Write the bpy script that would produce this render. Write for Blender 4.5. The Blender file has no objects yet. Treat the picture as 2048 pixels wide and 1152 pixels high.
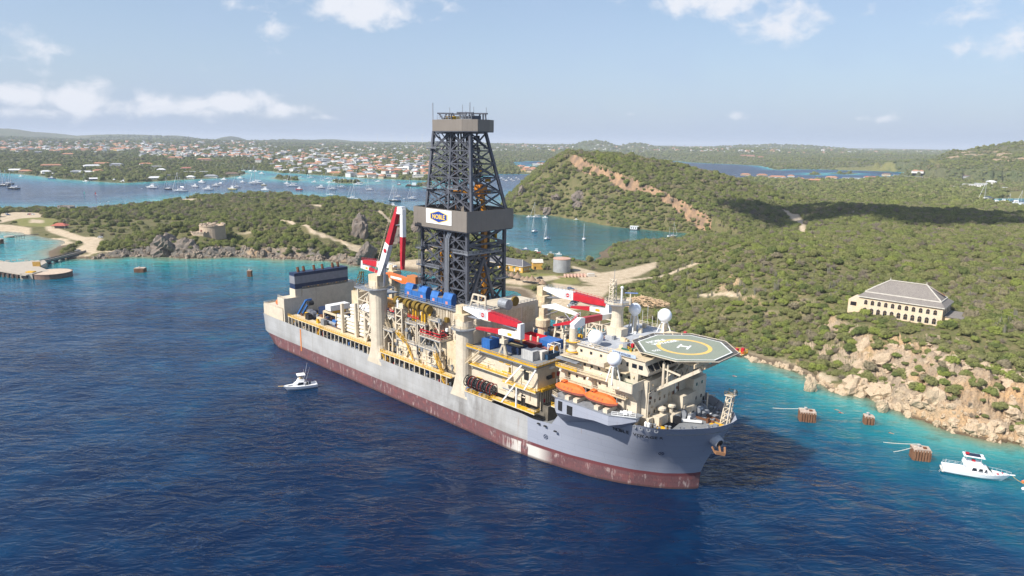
import bpy, math, random
import numpy as np
from mathutils import Matrix, Vector, Quaternion
R = math.radians
random.seed(7); RNG = np.random.default_rng(11)
scene = bpy.context.scene
COL = scene.collection

# ---------------------------------------------------------------- camera
CAM_H = 95.0; FPX = 1365.0; PITCH = math.atan(291 / 1365); ROLL = R(0.83)
_fw = np.array([0, math.cos(PITCH), -math.sin(PITCH)]); _up0 = np.array([0, math.sin(PITCH), math.cos(PITCH)]); _rt0 = np.array([1.0, 0, 0])
_rt = _rt0 * math.cos(ROLL) + _up0 * math.sin(ROLL); _up = -_rt0 * math.sin(ROLL) + _up0 * math.cos(ROLL)
cam_d = bpy.data.cameras.new('camera'); cam_d.sensor_width = 36; cam_d.lens = 36 * FPX / 2048
cam_d.clip_start = 1; cam_d.clip_end = 200000
cam = bpy.data.objects.new('camera', cam_d); COL.objects.link(cam)
cam.matrix_world = Matrix(((_rt[0], _up[0], -_fw[0], 0), (_rt[1], _up[1], -_fw[1], 0), (_rt[2], _up[2], -_fw[2], CAM_H), (0, 0, 0, 1)))
scene.camera = cam

# ---------------------------------------------------------------- light: sky, sun, exposure
SUN_EL = R(44.5); SUN_AZ = R(35)      # light travels towards azimuth 35 deg from +x
SKY_STR = 0.1; SUN_STR = 4.7; EXPOSURE = 0.58
world = bpy.data.worlds.new('World'); scene.world = world; world.use_nodes = True
wn = world.node_tree.nodes; wl = world.node_tree.links; wn.clear()
def N(tree, t, **kw):
    n = tree.nodes.new(t)
    for k, v in kw.items():
        if k == 'ins':
            for a, b in v.items(): n.inputs[a].default_value = b
        else: setattr(n, k, v)
    return n
wt = world.node_tree
sky = N(wt, 'ShaderNodeTexSky', sky_type='NISHITA', sun_disc=False, sun_elevation=SUN_EL, sun_rotation=math.atan2(-math.cos(SUN_AZ), -math.sin(SUN_AZ)), altitude=50, air_density=1.0, dust_density=1.2, ozone_density=1.2)
bg = N(wt, 'ShaderNodeBackground', ins={'Strength': SKY_STR}); wo = N(wt, 'ShaderNodeOutputWorld')
def math_n(t, op, a, b=None, clamp=False):
    n = t.nodes.new('ShaderNodeMath'); n.operation = op; n.use_clamp = clamp
    for i, v in enumerate((a, b)):
        if v is None: continue
        if hasattr(v, 'node'): t.links.new(v, n.inputs[i])
        else: n.inputs[i].default_value = v
    return n.outputs[0]
tc = N(wt, 'ShaderNodeTexCoord'); sep = N(wt, 'ShaderNodeSeparateXYZ'); wl.new(tc.outputs['Generated'], sep.inputs[0])
az = math_n(wt, 'ARCTAN2', sep.outputs[0], sep.outputs[1]); el = math_n(wt, 'ARCSINE', sep.outputs[2])
# cumulus: soft patches in the sky (azimuth, elevation, half sizes, weight; radians) broken up by noise
def dirpx(x, y):
    d = _fw + _rt * (x - 1024) / FPX + _up * (576 - y) / FPX; d /= np.linalg.norm(d)
    return math.atan2(d[0], d[1]), math.asin(d[2])
CL = [(720, 8, 120, 52, 1.15), (770, 45, 60, 22, .8), (560, 62, 55, 22, .6), (460, 8, 40, 20, .6), (900, 8, 45, 22, .55), (1430, -5, 150, 38, 1.15), (1560, 40, 95, 45, 1.0), (75, 95, 42, 32, .85), (85, 145, 40, 14, .5), (1960, 10, 85, 34, .75), (2050, 65, 55, 42, .8), (1950, 90, 60, 26, .45), (50, 190, 75, 30, 1.1), (165, 200, 55, 36, 1.2), (250, 215, 70, 20, 1.0), (360, 212, 120, 24, 1.1), (480, 205, 80, 26, 1.25), (560, 220, 70, 18, 1.0), (640, 235, 60, 8, .6), (30, 222, 150, 14, .8), (1465, 232, 30, 12, .7), (1410, 233, 28, 8, .5), (1250, 230, 40, 8, .4), (1750, 238, 60, 8, .4),
      (-300, 120, 160, 60, 1.0), (-700, 205, 260, 26, 1.1), (2500, 190, 200, 30, 1.0), (2400, 20, 180, 60, 1.0), (300, -330, 260, 70, 1.0), (1300, -400, 300, 90, 1.0)]
mp = N(wt, 'ShaderNodeCombineXYZ'); wl.new(az, mp.inputs[0]); wl.new(math_n(wt, 'MULTIPLY', el, 1.5), mp.inputs[1])
nz = N(wt, 'ShaderNodeTexNoise', ins={'Scale': 26, 'Detail': 7, 'Roughness': .58, 'Distortion': .25}); wl.new(mp.outputs[0], nz.inputs['Vector'])
nz2 = N(wt, 'ShaderNodeTexNoise', ins={'Scale': 5, 'Detail': 5, 'Roughness': .6}); wl.new(mp.outputs[0], nz2.inputs['Vector'])
tot = None
for (x, y, hx, hy, w) in CL:
    a, e = dirpx(x, y); sa = hx / FPX; se = hy / FPX
    q = math_n(wt, 'ADD', math_n(wt, 'POWER', math_n(wt, 'DIVIDE', math_n(wt, 'SUBTRACT', az, a), sa), 2), math_n(wt, 'POWER', math_n(wt, 'DIVIDE', math_n(wt, 'SUBTRACT', el, e), se), 2))
    g = math_n(wt, 'MULTIPLY', math_n(wt, 'EXPONENT', math_n(wt, 'MULTIPLY', q, -1.25)), w * .9)
    tot = g if tot is None else math_n(wt, 'MAXIMUM', tot, g)
# high thin cloud everywhere plus scattered cumulus over the rest of the dome
dens = math_n(wt, 'ADD', tot, math_n(wt, 'MULTIPLY', math_n(wt, 'SUBTRACT', nz.outputs[0], .5), 1.9))
rmp = N(wt, 'ShaderNodeMapRange', interpolation_type='SMOOTHSTEP', ins={'From Min': .26, 'From Max': 1.0, 'To Max': .92}); wl.new(dens, rmp.inputs['Value'])
veil = N(wt, 'ShaderNodeMapRange', ins={'From Min': .42, 'From Max': .75, 'To Min': .1, 'To Max': .4}); wl.new(nz2.outputs[0], veil.inputs['Value'])
ghost = N(wt, 'ShaderNodeMixRGB', ins={'Color2': (3.2, 4.1, 5.8, 1)}); wl.new(veil.outputs[0], ghost.inputs['Fac']); wl.new(sky.outputs[0], ghost.inputs['Color1'])
# haze low on the horizon
hz_f = math_n(wt, 'MULTIPLY', math_n(wt, 'EXPONENT', math_n(wt, 'MULTIPLY', math_n(wt, 'ABSOLUTE', el), -5.5)), .8)
hzm = N(wt, 'ShaderNodeMixRGB', ins={'Color2': (3.05, 3.85, 5.4, 1)}); wl.new(hz_f, hzm.inputs['Fac']); wl.new(ghost.outputs[0], hzm.inputs['Color1'])
cm = N(wt, 'ShaderNodeMixRGB', ins={'Color2': (5.9, 6.05, 6.5, 1)}); wl.new(rmp.outputs[0], cm.inputs['Fac']); wl.new(hzm.outputs[0], cm.inputs['Color1'])
wl.new(cm.outputs[0], bg.inputs['Color']); wl.new(bg.outputs[0], wo.inputs['Surface'])
sun_d = bpy.data.lights.new('sun', 'SUN'); sun_d.energy = SUN_STR; sun_d.angle = R(.53); sun_d.color = (1, .955, .885)
sun = bpy.data.objects.new('sun', sun_d); COL.objects.link(sun)
SUN_DIR = Vector((math.cos(SUN_AZ) * math.cos(SUN_EL), math.sin(SUN_AZ) * math.cos(SUN_EL), -math.sin(SUN_EL)))
sun.rotation_euler = SUN_DIR.to_track_quat('-Z', 'Y').to_euler()
scene.view_settings.view_transform = 'Standard'; scene.view_settings.look = 'None'
scene.view_settings.exposure = EXPOSURE; scene.view_settings.gamma = 1
scene.view_settings.use_curve_mapping = False
scene.cycles.use_denoising = True
scene.cycles.max_bounces = 6; scene.cycles.diffuse_bounces = 3; scene.cycles.glossy_bounces = 2; scene.cycles.transmission_bounces = 3; scene.cycles.transparent_max_bounces = 8; scene.cycles.volume_bounces = 0
scene.cycles.caustics_reflective = False; scene.cycles.caustics_refractive = False

# ---------------------------------------------------------------- survey helpers (a sight line to a point of the place)
def ray(x, y): return _fw + _rt * (x - 1024) / FPX + _up * (576 - y) / FPX
def gp(x, y, z=0.0):
    d = ray(x, y); t = (z - CAM_H) / d[2]; return np.array([0, 0, CAM_H]) + d * t
def project(P):
    v = np.atleast_2d(np.asarray(P, float)) - np.array([0, 0, CAM_H]); w = v @ _fw
    return 1024 + FPX * (v @ _rt) / w, 576 - FPX * (v @ _up) / w, w

# ---------------------------------------------------------------- materials
MATS = {}
def mat(name, rgb, rough=.6, metal=0.0, var=.12, scale=.6, rgb2=None, f2=.5, streak=0.0, streak_rgb=(.23, .10, .04), spec=.4, bump=0.0, zs=1.0, fine=0.0, lo=.35, hi=.75):
    """procedural paint / stone: base colour, blotchy variation, optional second colour patches and run-down streaks"""
    if name in MATS: return MATS[name]
    m = bpy.data.materials.new(name); m.use_nodes = True; t = m.node_tree; b = t.nodes['Principled BSDF']
    b.inputs['Roughness'].default_value = rough; b.inputs['Metallic'].default_value = metal; b.inputs['Specular IOR Level'].default_value = spec
    geo = N(t, 'ShaderNodeNewGeometry'); mapn = N(t, 'ShaderNodeMapping'); mapn.inputs['Scale'].default_value = (1, 1, zs); t.links.new(geo.outputs['Position'], mapn.inputs[0])
    nz = N(t, 'ShaderNodeTexNoise', ins={'Scale': scale, 'Detail': 6, 'Roughness': .65}); t.links.new(mapn.outputs[0], nz.inputs['Vector'])
    mr = N(t, 'ShaderNodeMapRange', ins={'From Min': lo, 'From Max': hi}); t.links.new(nz.outputs[0], mr.inputs['Value'])
    mx = N(t, 'ShaderNodeMixRGB', ins={'Color1': (*rgb, 1), 'Color2': (*(rgb2 if rgb2 else [c * (1 - 2.2 * var) for c in rgb]), 1)})
    t.links.new(math_n(t, 'MULTIPLY', mr.outputs[0], f2 if rgb2 else 1.0), mx.inputs['Fac']); out = mx.outputs[0]
    if streak:
        m2 = N(t, 'ShaderNodeMapping'); m2.inputs['Scale'].default_value = (1.3, 1.3, .1); t.links.new(geo.outputs['Position'], m2.inputs[0])
        n2 = N(t, 'ShaderNodeTexNoise', ins={'Scale': .9, 'Detail': 5, 'Roughness': .7}); t.links.new(m2.outputs[0], n2.inputs['Vector'])
        r2 = N(t, 'ShaderNodeMapRange', ins={'From Min': .56, 'From Max': .78, 'To Max': streak}); t.links.new(n2.outputs[0], r2.inputs['Value'])
        x2 = N(t, 'ShaderNodeMixRGB', ins={'Color2': (*streak_rgb, 1)}); t.links.new(r2.outputs[0], x2.inputs['Fac']); t.links.new(out, x2.inputs['Color1']); out = x2.outputs[0]
    if fine:
        n3 = N(t, 'ShaderNodeTexNoise', ins={'Scale': 2.6, 'Detail': 3, 'Roughness': .8}); t.links.new(geo.outputs['Position'], n3.inputs['Vector'])
        r3 = N(t, 'ShaderNodeMapRange', ins={'From Min': .3, 'From Max': .7, 'To Min': 1 - fine, 'To Max': 1 + fine}); t.links.new(n3.outputs[0], r3.inputs['Value'])
        x3 = N(t, 'ShaderNodeVectorMath', operation='SCALE'); t.links.new(out, x3.inputs[0]); t.links.new(r3.outputs[0], x3.inputs['Scale']); out = x3.outputs[0]
    t.links.new(out, b.inputs['Base Color'])
    if bump:
        bn = N(t, 'ShaderNodeBump', ins={'Strength': .7, 'Distance': bump}); nb = N(t, 'ShaderNodeTexNoise', ins={'Scale': scale * 3, 'Detail': 6, 'Roughness': .7}); t.links.new(geo.outputs['Position'], nb.inputs['Vector']); t.links.new(nb.outputs[0], bn.inputs['Height']); t.links.new(bn.outputs[0], b.inputs['Normal'])
    MATS[name] = m; return m
cream = mat('cream_paint', (.63, .55, .425), .5, var=.1, scale=.35, streak=.45, fine=.12)
cream2 = mat('cream_paint_worn', (.62, .52, .36), .6, rgb2=(.36, .25, .13), f2=.55, scale=.5, streak=.6, fine=.2)
white = mat('white_paint', (.78, .78, .76), .4, var=.05)
gel = mat('white_gelcoat', (.82, .82, .82), .25, var=.03, spec=.5)
red = mat('red_paint', (.50, .022, .035), .4, var=.12, scale=.5)
orange = mat('orange_paint', (.80, .17, .035), .45, var=.14, scale=.7)
yellow = mat('yellow_paint', (.74, .42, .02), .55, var=.2, scale=.8)
ochre = mat('ochre_paint', (.19, .12, .014), .85, var=.2)
blue = mat('blue_paint', (.035, .15, .44), .45, var=.16, scale=.5)
navy = mat('navy_paint', (.018, .035, .09), .5, var=.2)
dgrey = mat('derrick_steel', (.10, .106, .128), .5, metal=.1, var=.25, scale=.4)
lgrey = mat('galvanised_steel', (.34, .36, .39), .45, metal=.3, var=.2)
black = mat('black_gear', (.018, .018, .02), .6, var=.2)
deckgrey = mat('deck_grey', (.17, .18, .19), .7, rgb2=(.27, .27, .27), scale=.25, streak=0, fine=.15)
deckbrown = mat('timber_deck', (.13, .09, .065), .85, rgb2=(.22, .17, .13), scale=.3, fine=.25)
clad = mat('brown_cladding', (.20, .175, .15), .6, var=.06, scale=.2)
glass = mat('dark_glass', (.012, .016, .022), .08, spec=.8, var=.1)
rust = mat('rusty_steel', (.16, .065, .028), .85, rgb2=(.06, .03, .02), scale=.9, fine=.3)
steel = mat('bright_steel', (.55, .56, .58), .28, metal=.8, var=.08)
green = mat('green_paint', (.03, .14, .09), .6, var=.2)
concrete = mat('weathered_concrete', (.42, .37, .30), .9, rgb2=(.26, .22, .18), scale=.3, fine=.2, bump=.05)
tyre = mat('tyre_rubber', (.02, .02, .02), .8)

# ---------------------------------------------------------------- mesh builder
class MB:
    def __init__(s): s.v = []; s.f = []
    def add(s, vs, fs):
        o = len(s.v); s.v.extend([tuple(map(float, a)) for a in vs]); s.f.extend([tuple(i + o for i in f) for f in fs]); return s
    def box(s, x0, x1, y0, y1, z0, z1, top=None):
        """top: (dx0,dx1,dy0,dy1) insets of the upper face"""
        a, b, c, d = top or (0, 0, 0, 0)
        return s.add([(x0, y0, z0), (x1, y0, z0), (x1, y1, z0), (x0, y1, z0), (x0 + a, y0 + c, z1), (x1 - b, y0 + c, z1), (x1 - b, y1 - d, z1), (x0 + a, y1 - d, z1)],
                     [(3, 2, 1, 0), (4, 5, 6, 7), (0, 1, 5, 4), (1, 2, 6, 5), (2, 3, 7, 6), (3, 0, 4, 7)])
    def bar(s, p, q, w, h=None, w2=None):
        h = h or w; p = Vector(p); q = Vector(q); d = (q - p).normalized()
        up = Vector((0, 0, 1)) if abs(d.z) < .95 else Vector((1, 0, 0)); r = d.cross(up).normalized(); u = r.cross(d)
        k = (w2 or w) / w
        vs = [p - r * w / 2 - u * h / 2, p + r * w / 2 - u * h / 2, p + r * w / 2 + u * h / 2, p - r * w / 2 + u * h / 2]
        vs += [q + (v - p) * k for v in vs]
        return s.add(vs, [(0, 1, 2, 3)[::-1], (4, 5, 6, 7), (0, 1, 5, 4), (1, 2, 6, 5), (2, 3, 7, 6), (3, 0, 4, 7)])
    def cyl(s, p, q, r, n=8, r2=None, cap=True):
        p = Vector(p); q = Vector(q); r2 = r if r2 is None else r2; d = (q - p).normalized()
        up = Vector((0, 0, 1)) if abs(d.z) < .95 else Vector((1, 0, 0)); a = d.cross(up).normalized(); b = d.cross(a)
        vs = []
        for (c, rr) in ((p, r), (q, r2)):
            for i in range(n):
                t = 2 * math.pi * i / n; vs.append(c + a * math.cos(t) * rr + b * math.sin(t) * rr)
        fs = [(i, n + i, n + (i + 1) % n, (i + 1) % n) for i in range(n)]
        if cap: fs += [tuple(range(n)), tuple(range(2 * n - 1, n - 1, -1))]
        return s.add(vs, fs)
    def lathe(s, prof, n=16, c=(0, 0)):
        ringp = prof[0][0] == prof[-1][0] and len(prof) == 4 and prof[0][0] != prof[1][0]
        if ringp: prof = prof + [prof[0]]
        vs = []; m = len(prof)
        for i in range(n):
            t = 2 * math.pi * i / n
            vs += [(c[0] + r * math.cos(t), c[1] + r * math.sin(t), z) for r, z in prof]
        fs = [(i * m + k, ((i + 1) % n) * m + k, ((i + 1) % n) * m + k + 1, i * m + k + 1) for i in range(n) for k in range(m - 1)]
        s.add(vs, fs)
        if prof[-1][0] > 1e-6 and not ringp: s.f.append(tuple(len(s.v) - n * m + i * m + m - 1 for i in range(n)))
        return s
    def prism(s, poly, z0, z1):
        n = len(poly)
        return s.add([(x, y, z0) for x, y in poly] + [(x, y, z1) for x, y in poly], [tuple(range(n))[::-1], tuple(range(n, 2 * n))] + [(i, (i + 1) % n, n + (i + 1) % n, n + i) for i in range(n)])
    def loft(s, rings, cap=True, closed=True):
        n = len(rings[0]); o = len(s.v); s.v.extend([tuple(map(float, p)) for r in rings for p in r])
        for k in range(len(rings) - 1):
            for i in range(n if closed else n - 1):
                j = (i + 1) % n; s.f.append((o + k * n + i, o + k * n + j, o + (k + 1) * n + j, o + (k + 1) * n + i))
        if cap: s.f.append(tuple(o + i for i in range(n))[::-1]); s.f.append(tuple(o + (len(rings) - 1) * n + i for i in range(n)))
        return s
    def sphere(s, c, r, n=10, m=7, sc=(1, 1, 1)):
        rings = [[(c[0] + r * sc[0] * math.sin(math.pi * k / m) * math.cos(2 * math.pi * i / n), c[1] + r * sc[1] * math.sin(math.pi * k / m) * math.sin(2 * math.pi * i / n), c[2] - r * sc[2] * math.cos(math.pi * k / m)) for i in range(n)] for k in range(1, m)]
        o = len(s.v); s.loft(rings, cap=True); return s
    def mesh(s, name, m, smooth=False):
        me = bpy.data.meshes.new(name); me.from_pydata(s.v, [], s.f); me.materials.append(m)
        if smooth: me.polygons.foreach_set('use_smooth', [True] * len(me.polygons))
        me.update(); return me
    def build(s, name, m, parent=None, smooth=False, kind=None, loc=None, label=None):
        o = bpy.data.objects.new(name, s.mesh(name, m, smooth)); COL.objects.link(o); o.parent = parent
        if loc is not None: o.location = loc
        if kind: o['kind'] = kind
        if label: o['label'] = label
        return o
def tag(o, label=None, cat=None, group=None, kind=None):
    for k, v in (('label', label), ('category', cat), ('group', group), ('kind', kind)):
        if v: o[k] = v
    return o
def thing(name, label, cat, loc=(0, 0, 0), rz=0.0, group=None):
    o = bpy.data.objects.new(name, None); COL.objects.link(o); o.location = loc; o.rotation_euler = (0, 0, rz); o.empty_display_size = .5
    return tag(o, label, cat, group)
def copy_tree(o, parent=None):
    c = o.copy(); COL.objects.link(c); c.parent = parent
    for ch in list(o.children): copy_tree(ch, c)
    return c
_unit = {}
def beam(name, p, q, w, m, parent, h=None):
    """a straight member between two points: shares one unit mesh for each material"""
    key = m.name
    if key not in _unit: _unit[key] = MB().box(-.5, .5, -.5, .5, 0, 1).mesh('member', m)
    o = bpy.data.objects.new(name, _unit[key]); COL.objects.link(o); o.parent = parent
    p = Vector(p); q = Vector(q); d = q - p; L = d.length; d.normalize()
    up = Vector((0, 0, 1)) if abs(d.z) < .95 else Vector((1, 0, 0)); x = d.cross(up).normalized(); y = d.cross(x)
    h = h or w
    o.matrix_basis = Matrix(((x.x * w, y.x * h, d.x * L, p.x), (x.y * w, y.y * h, d.y * L, p.y), (x.z * w, y.z * h, d.z * L, p.z), (0, 0, 0, 1)))
    return o
def piece(name, x0, x1, y0, y1, z0, z1, m, parent):
    """an axis aligned block that shares one unit mesh for each material"""
    key = m.name + 'b'
    if key not in _unit: _unit[key] = MB().box(0, 1, 0, 1, 0, 1).mesh('block', m)
    o = bpy.data.objects.new(name, _unit[key]); COL.objects.link(o); o.parent = parent
    o.location = (x0, y0, z0); o.scale = (x1 - x0, y1 - y0, z1 - z0); return o
def text_mesh(name, body, size, m, parent, matrix, bold=.0, align='LEFT', spacing=1.0, sx=1.0):
    cu = bpy.data.curves.new(name, 'FONT'); cu.body = body; cu.size = size; cu.extrude = .012; cu.offset = bold; cu.align_x = align; cu.space_character = spacing
    tmp = bpy.data.objects.new(name, cu); COL.objects.link(tmp)
    me = bpy.data.meshes.new_from_object(tmp); bpy.data.objects.remove(tmp); me.materials.clear(); me.materials.append(m)
    if sx != 1.0:
        for v in me.vertices: v.co.x *= sx
    o = bpy.data.objects.new(name, me); COL.objects.link(o); o.parent = parent; o.matrix_basis = matrix; return o
def frame_m(origin, x, y):
    x = Vector(x).normalized(); y = Vector(y); y = (y - x * x.dot(y)).normalized(); z = x.cross(y); o = origin
    return Matrix(((x.x, y.x, z.x, o[0]), (x.y, y.y, z.y, o[1]), (x.z, y.z, z.z, o[2]), (0, 0, 0, 1)))
# ---------------------------------------------------------------- terrain: coast lines, height of the land
_perm = np.random.default_rng(3).random((256, 256))
def vnoise(x, y):
    xi = np.floor(x).astype(int); yi = np.floor(y).astype(int); fx = x - xi; fy = y - yi
    fx = fx * fx * (3 - 2 * fx); fy = fy * fy * (3 - 2 * fy); a = _perm
    g = lambda i, j: a[(xi + i) & 255, (yi + j) & 255]
    return (g(0, 0) * (1 - fx) + g(1, 0) * fx) * (1 - fy) + (g(0, 1) * (1 - fx) + g(1, 1) * fx) * fy - .5
def fbm(x, y, sc, o=5, gain=.5):
    s = 0; a = 1.0
    for i in range(o): s = s + a * vnoise(x / sc + 17.3 * i, y / sc - 9.1 * i); sc /= 2.03; a *= gain
    return s
def sstep(a, b, x): t = np.clip((x - a) / (b - a), 0, 1); return t * t * (3 - 2 * t)
def P0(pts, z=0): return np.array([gp(x, y, z)[:2] for x, y in pts])
def densify(poly, amp, seg=None):
    """a surveyed coast with the small irregularities between its points"""
    out = []
    n = len(poly)
    for i in range(n):
        a = poly[i]; b = poly[(i + 1) % n]; L = np.hypot(*(b - a)); dist = max(60, np.hypot(*a)); st = max(3.0, dist * .014) if seg is None else seg
        k = max(1, min(40, int(L / st))); nrm = np.array([-(b - a)[1], (b - a)[0]]) / max(L, 1e-6)
        for j in range(k):
            t = j / k; p = a + (b - a) * t; w = fbm(np.array([p[0]]), np.array([p[1]]), max(14, dist * .03), 4)[0]
            out.append(p + nrm * w * amp * min(L * .35, dist * .02) * (0 if j == 0 else 1))
    return np.array(out)
FRONT = [(3200, 1000), (2500, 985), (2300, 950), (2150, 918), (2048, 890), (1990, 884), (1940, 873), (1900, 862), (1850, 842), (1800, 822), (1765, 812), (1735, 795), (1690, 788), (1645, 768), (1600, 745), (1560, 735), (1520, 725), (1485, 713), (1440, 700), (1380, 688), (1320, 679), (1260, 671), (1190, 657), (1120, 645), (1070, 636), (1052, 625), (1060, 606), (1042, 592), (1012, 581), (975, 572), (930, 562), (880, 553), (830, 545), (800, 541), (770, 536), (740, 531), (715, 532), (695, 526), (660, 521), (600, 519), (560, 518), (500, 515), (450, 514), (400, 516), (340, 514), (310, 512), (260, 513), (200, 518), (165, 516), (130, 519), (98, 515), (96, 505), (112, 495), (129, 486), (125, 481), (98, 476), (59, 470), (20, 464), (-40, 462), (-200, 460), (-700, 455)]
BACK = [(-700, 424), (0, 419), (100, 420), (165, 421), (215, 416), (265, 413), (300, 408), (325, 404), (370, 398), (430, 392), (500, 389), (560, 389), (595, 395), (620, 402), (660, 406), (720, 414), (780, 424), (830, 434), (880, 445), (930, 460), (970, 478), (1010, 494), (1040, 500), (1080, 507), (1130, 516), (1170, 521), (1192, 521), (1197, 508), (1215, 495), (1240, 488), (1290, 481), (1340, 477), (1368, 472), (1372, 466), (1345, 465), (1300, 461), (1260, 456), (1220, 452), (1190, 446), (1160, 440), (1120, 433), (1080, 430), (1040, 429), (1010, 427), (1000, 418), (1005, 408), (1040, 385), (1090, 371), (1160, 366), (1250, 362), (1330, 359), (1440, 358), (1500, 357), (1560, 359), (1620, 361), (1700, 361), (1780, 356), (1830, 349), (1900, 341), (3200, 338)]
FARS = [(-900, 345), (-100, 344), (0, 344), (60, 350), (125, 358), (200, 363), (250, 366), (280, 364), (340, 361), (400, 358), (440, 356), (475, 352), (490, 347), (470, 342), (500, 340), (540, 342), (560, 346), (620, 349), (680, 353), (740, 357), (800, 359), (850, 361), (880, 362), (930, 358), (985, 348), (1030, 348), (1070, 349), (1100, 348), (1113, 346), (1105, 340), (1060, 336), (1033, 335), (1031, 324), (1080, 322), (1135, 322), (1200, 322), (1340, 322), (1380, 325), (1450, 328), (1520, 332), (1560, 338), (1640, 339), (1720, 341), (1800, 344), (1835, 348), (1900, 343), (3200, 342)]
ISLETS = [[(545, 356), (560, 353), (575, 355), (590, 358), (600, 361), (575, 361), (552, 358)], [(660, 364), (680, 362), (710, 364), (730, 366), (700, 367), (672, 366)], [(828, 369), (850, 368), (870, 371), (850, 373), (835, 372)], [(1062, 331), (1085, 328.5), (1112, 329), (1110, 331.5), (1080, 332)], [(1538, 336), (1570, 334), (1582, 338), (1560, 340)], [(1610, 349), (1632, 346.5), (1645, 348), (1630, 350)], [(1655, 347), (1690, 345.5), (1720, 347), (1690, 349)]]
MARINA = [(1958, 402), (2000, 409), (2060, 415), (2300, 420), (2300, 400), (2060, 397), (1975, 397)]
POLY_A = densify(P0(FRONT + BACK), 1.1)
POLY_F = np.vstack([densify(P0(FARS), .8)[:-20], np.array([[16000, 2500], [16000, 15000], [-16000, 15000], [-16000, 1800]])])
POLY_I = [densify(P0(i), .5) for i in ISLETS]
POLY_M = P0(MARINA)
def inside(poly, x, y):
    c = np.zeros(x.shape, bool); n = len(poly); x0, y0 = poly[-1]
    for i in range(n):
        x1, y1 = poly[i]
        if y0 != y1:
            m = ((y1 > y) != (y0 > y)) & (x < (x0 - x1) * (y - y1) / (y0 - y1) + x1); c ^= m
        x0, y0 = x1, y1
    return c
def segdist(poly, x, y, closed=True):
    d = np.full(x.shape, 1e12); n = len(poly)
    for i in range(n if closed else n - 1):
        ax, ay = poly[i]; bx, by = poly[(i + 1) % n]; dx = bx - ax; dy = by - ay; L = dx * dx + dy * dy + 1e-9
        t = np.clip(((x - ax) * dx + (y - ay) * dy) / L, 0, 1); q = (x - ax - t * dx) ** 2 + (y - ay - t * dy) ** 2
        np.minimum(d, q, out=d)
    return np.sqrt(d)
def sdist(poly, x, y): return np.where(inside(poly, x, y), 1, -1) * segdist(poly, x, y)
RIM = [(1110, 332, 1010), (1146, 300, 1000), (1168, 315, 965), (1204, 326, 925), (1240, 341, 890), (1266, 356, 865), (1318, 365, 832), (1355, 386, 803), (1384, 408, 778), (1420, 430, 745)]
RIM3 = []
for (px_, py_, D) in RIM:
    d = ray(px_, py_); s = D / d[1]; RIM3.append((d[0] * s, d[1] * s, CAM_H + d[2] * s))
RIM3 = np.array(RIM3)
def rimz(x, y):
    d = np.full(x.shape, 1e12); z = np.zeros(x.shape); side = np.zeros(x.shape)
    for i in range(len(RIM3) - 1):
        ax, ay, az_ = RIM3[i]; bx, by, bz = RIM3[i + 1]; dx = bx - ax; dy = by - ay; L = dx * dx + dy * dy
        t = np.clip(((x - ax) * dx + (y - ay) * dy) / L, 0, 1); q = (x - ax - t * dx) ** 2 + (y - ay - t * dy) ** 2
        m = q < d; d = np.where(m, q, d); z = np.where(m, az_ + (bz - az_) * t, z); side = np.where(m, dx * (y - ay) - dy * (x - ax), side)
    return np.sqrt(d), z, side
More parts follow.
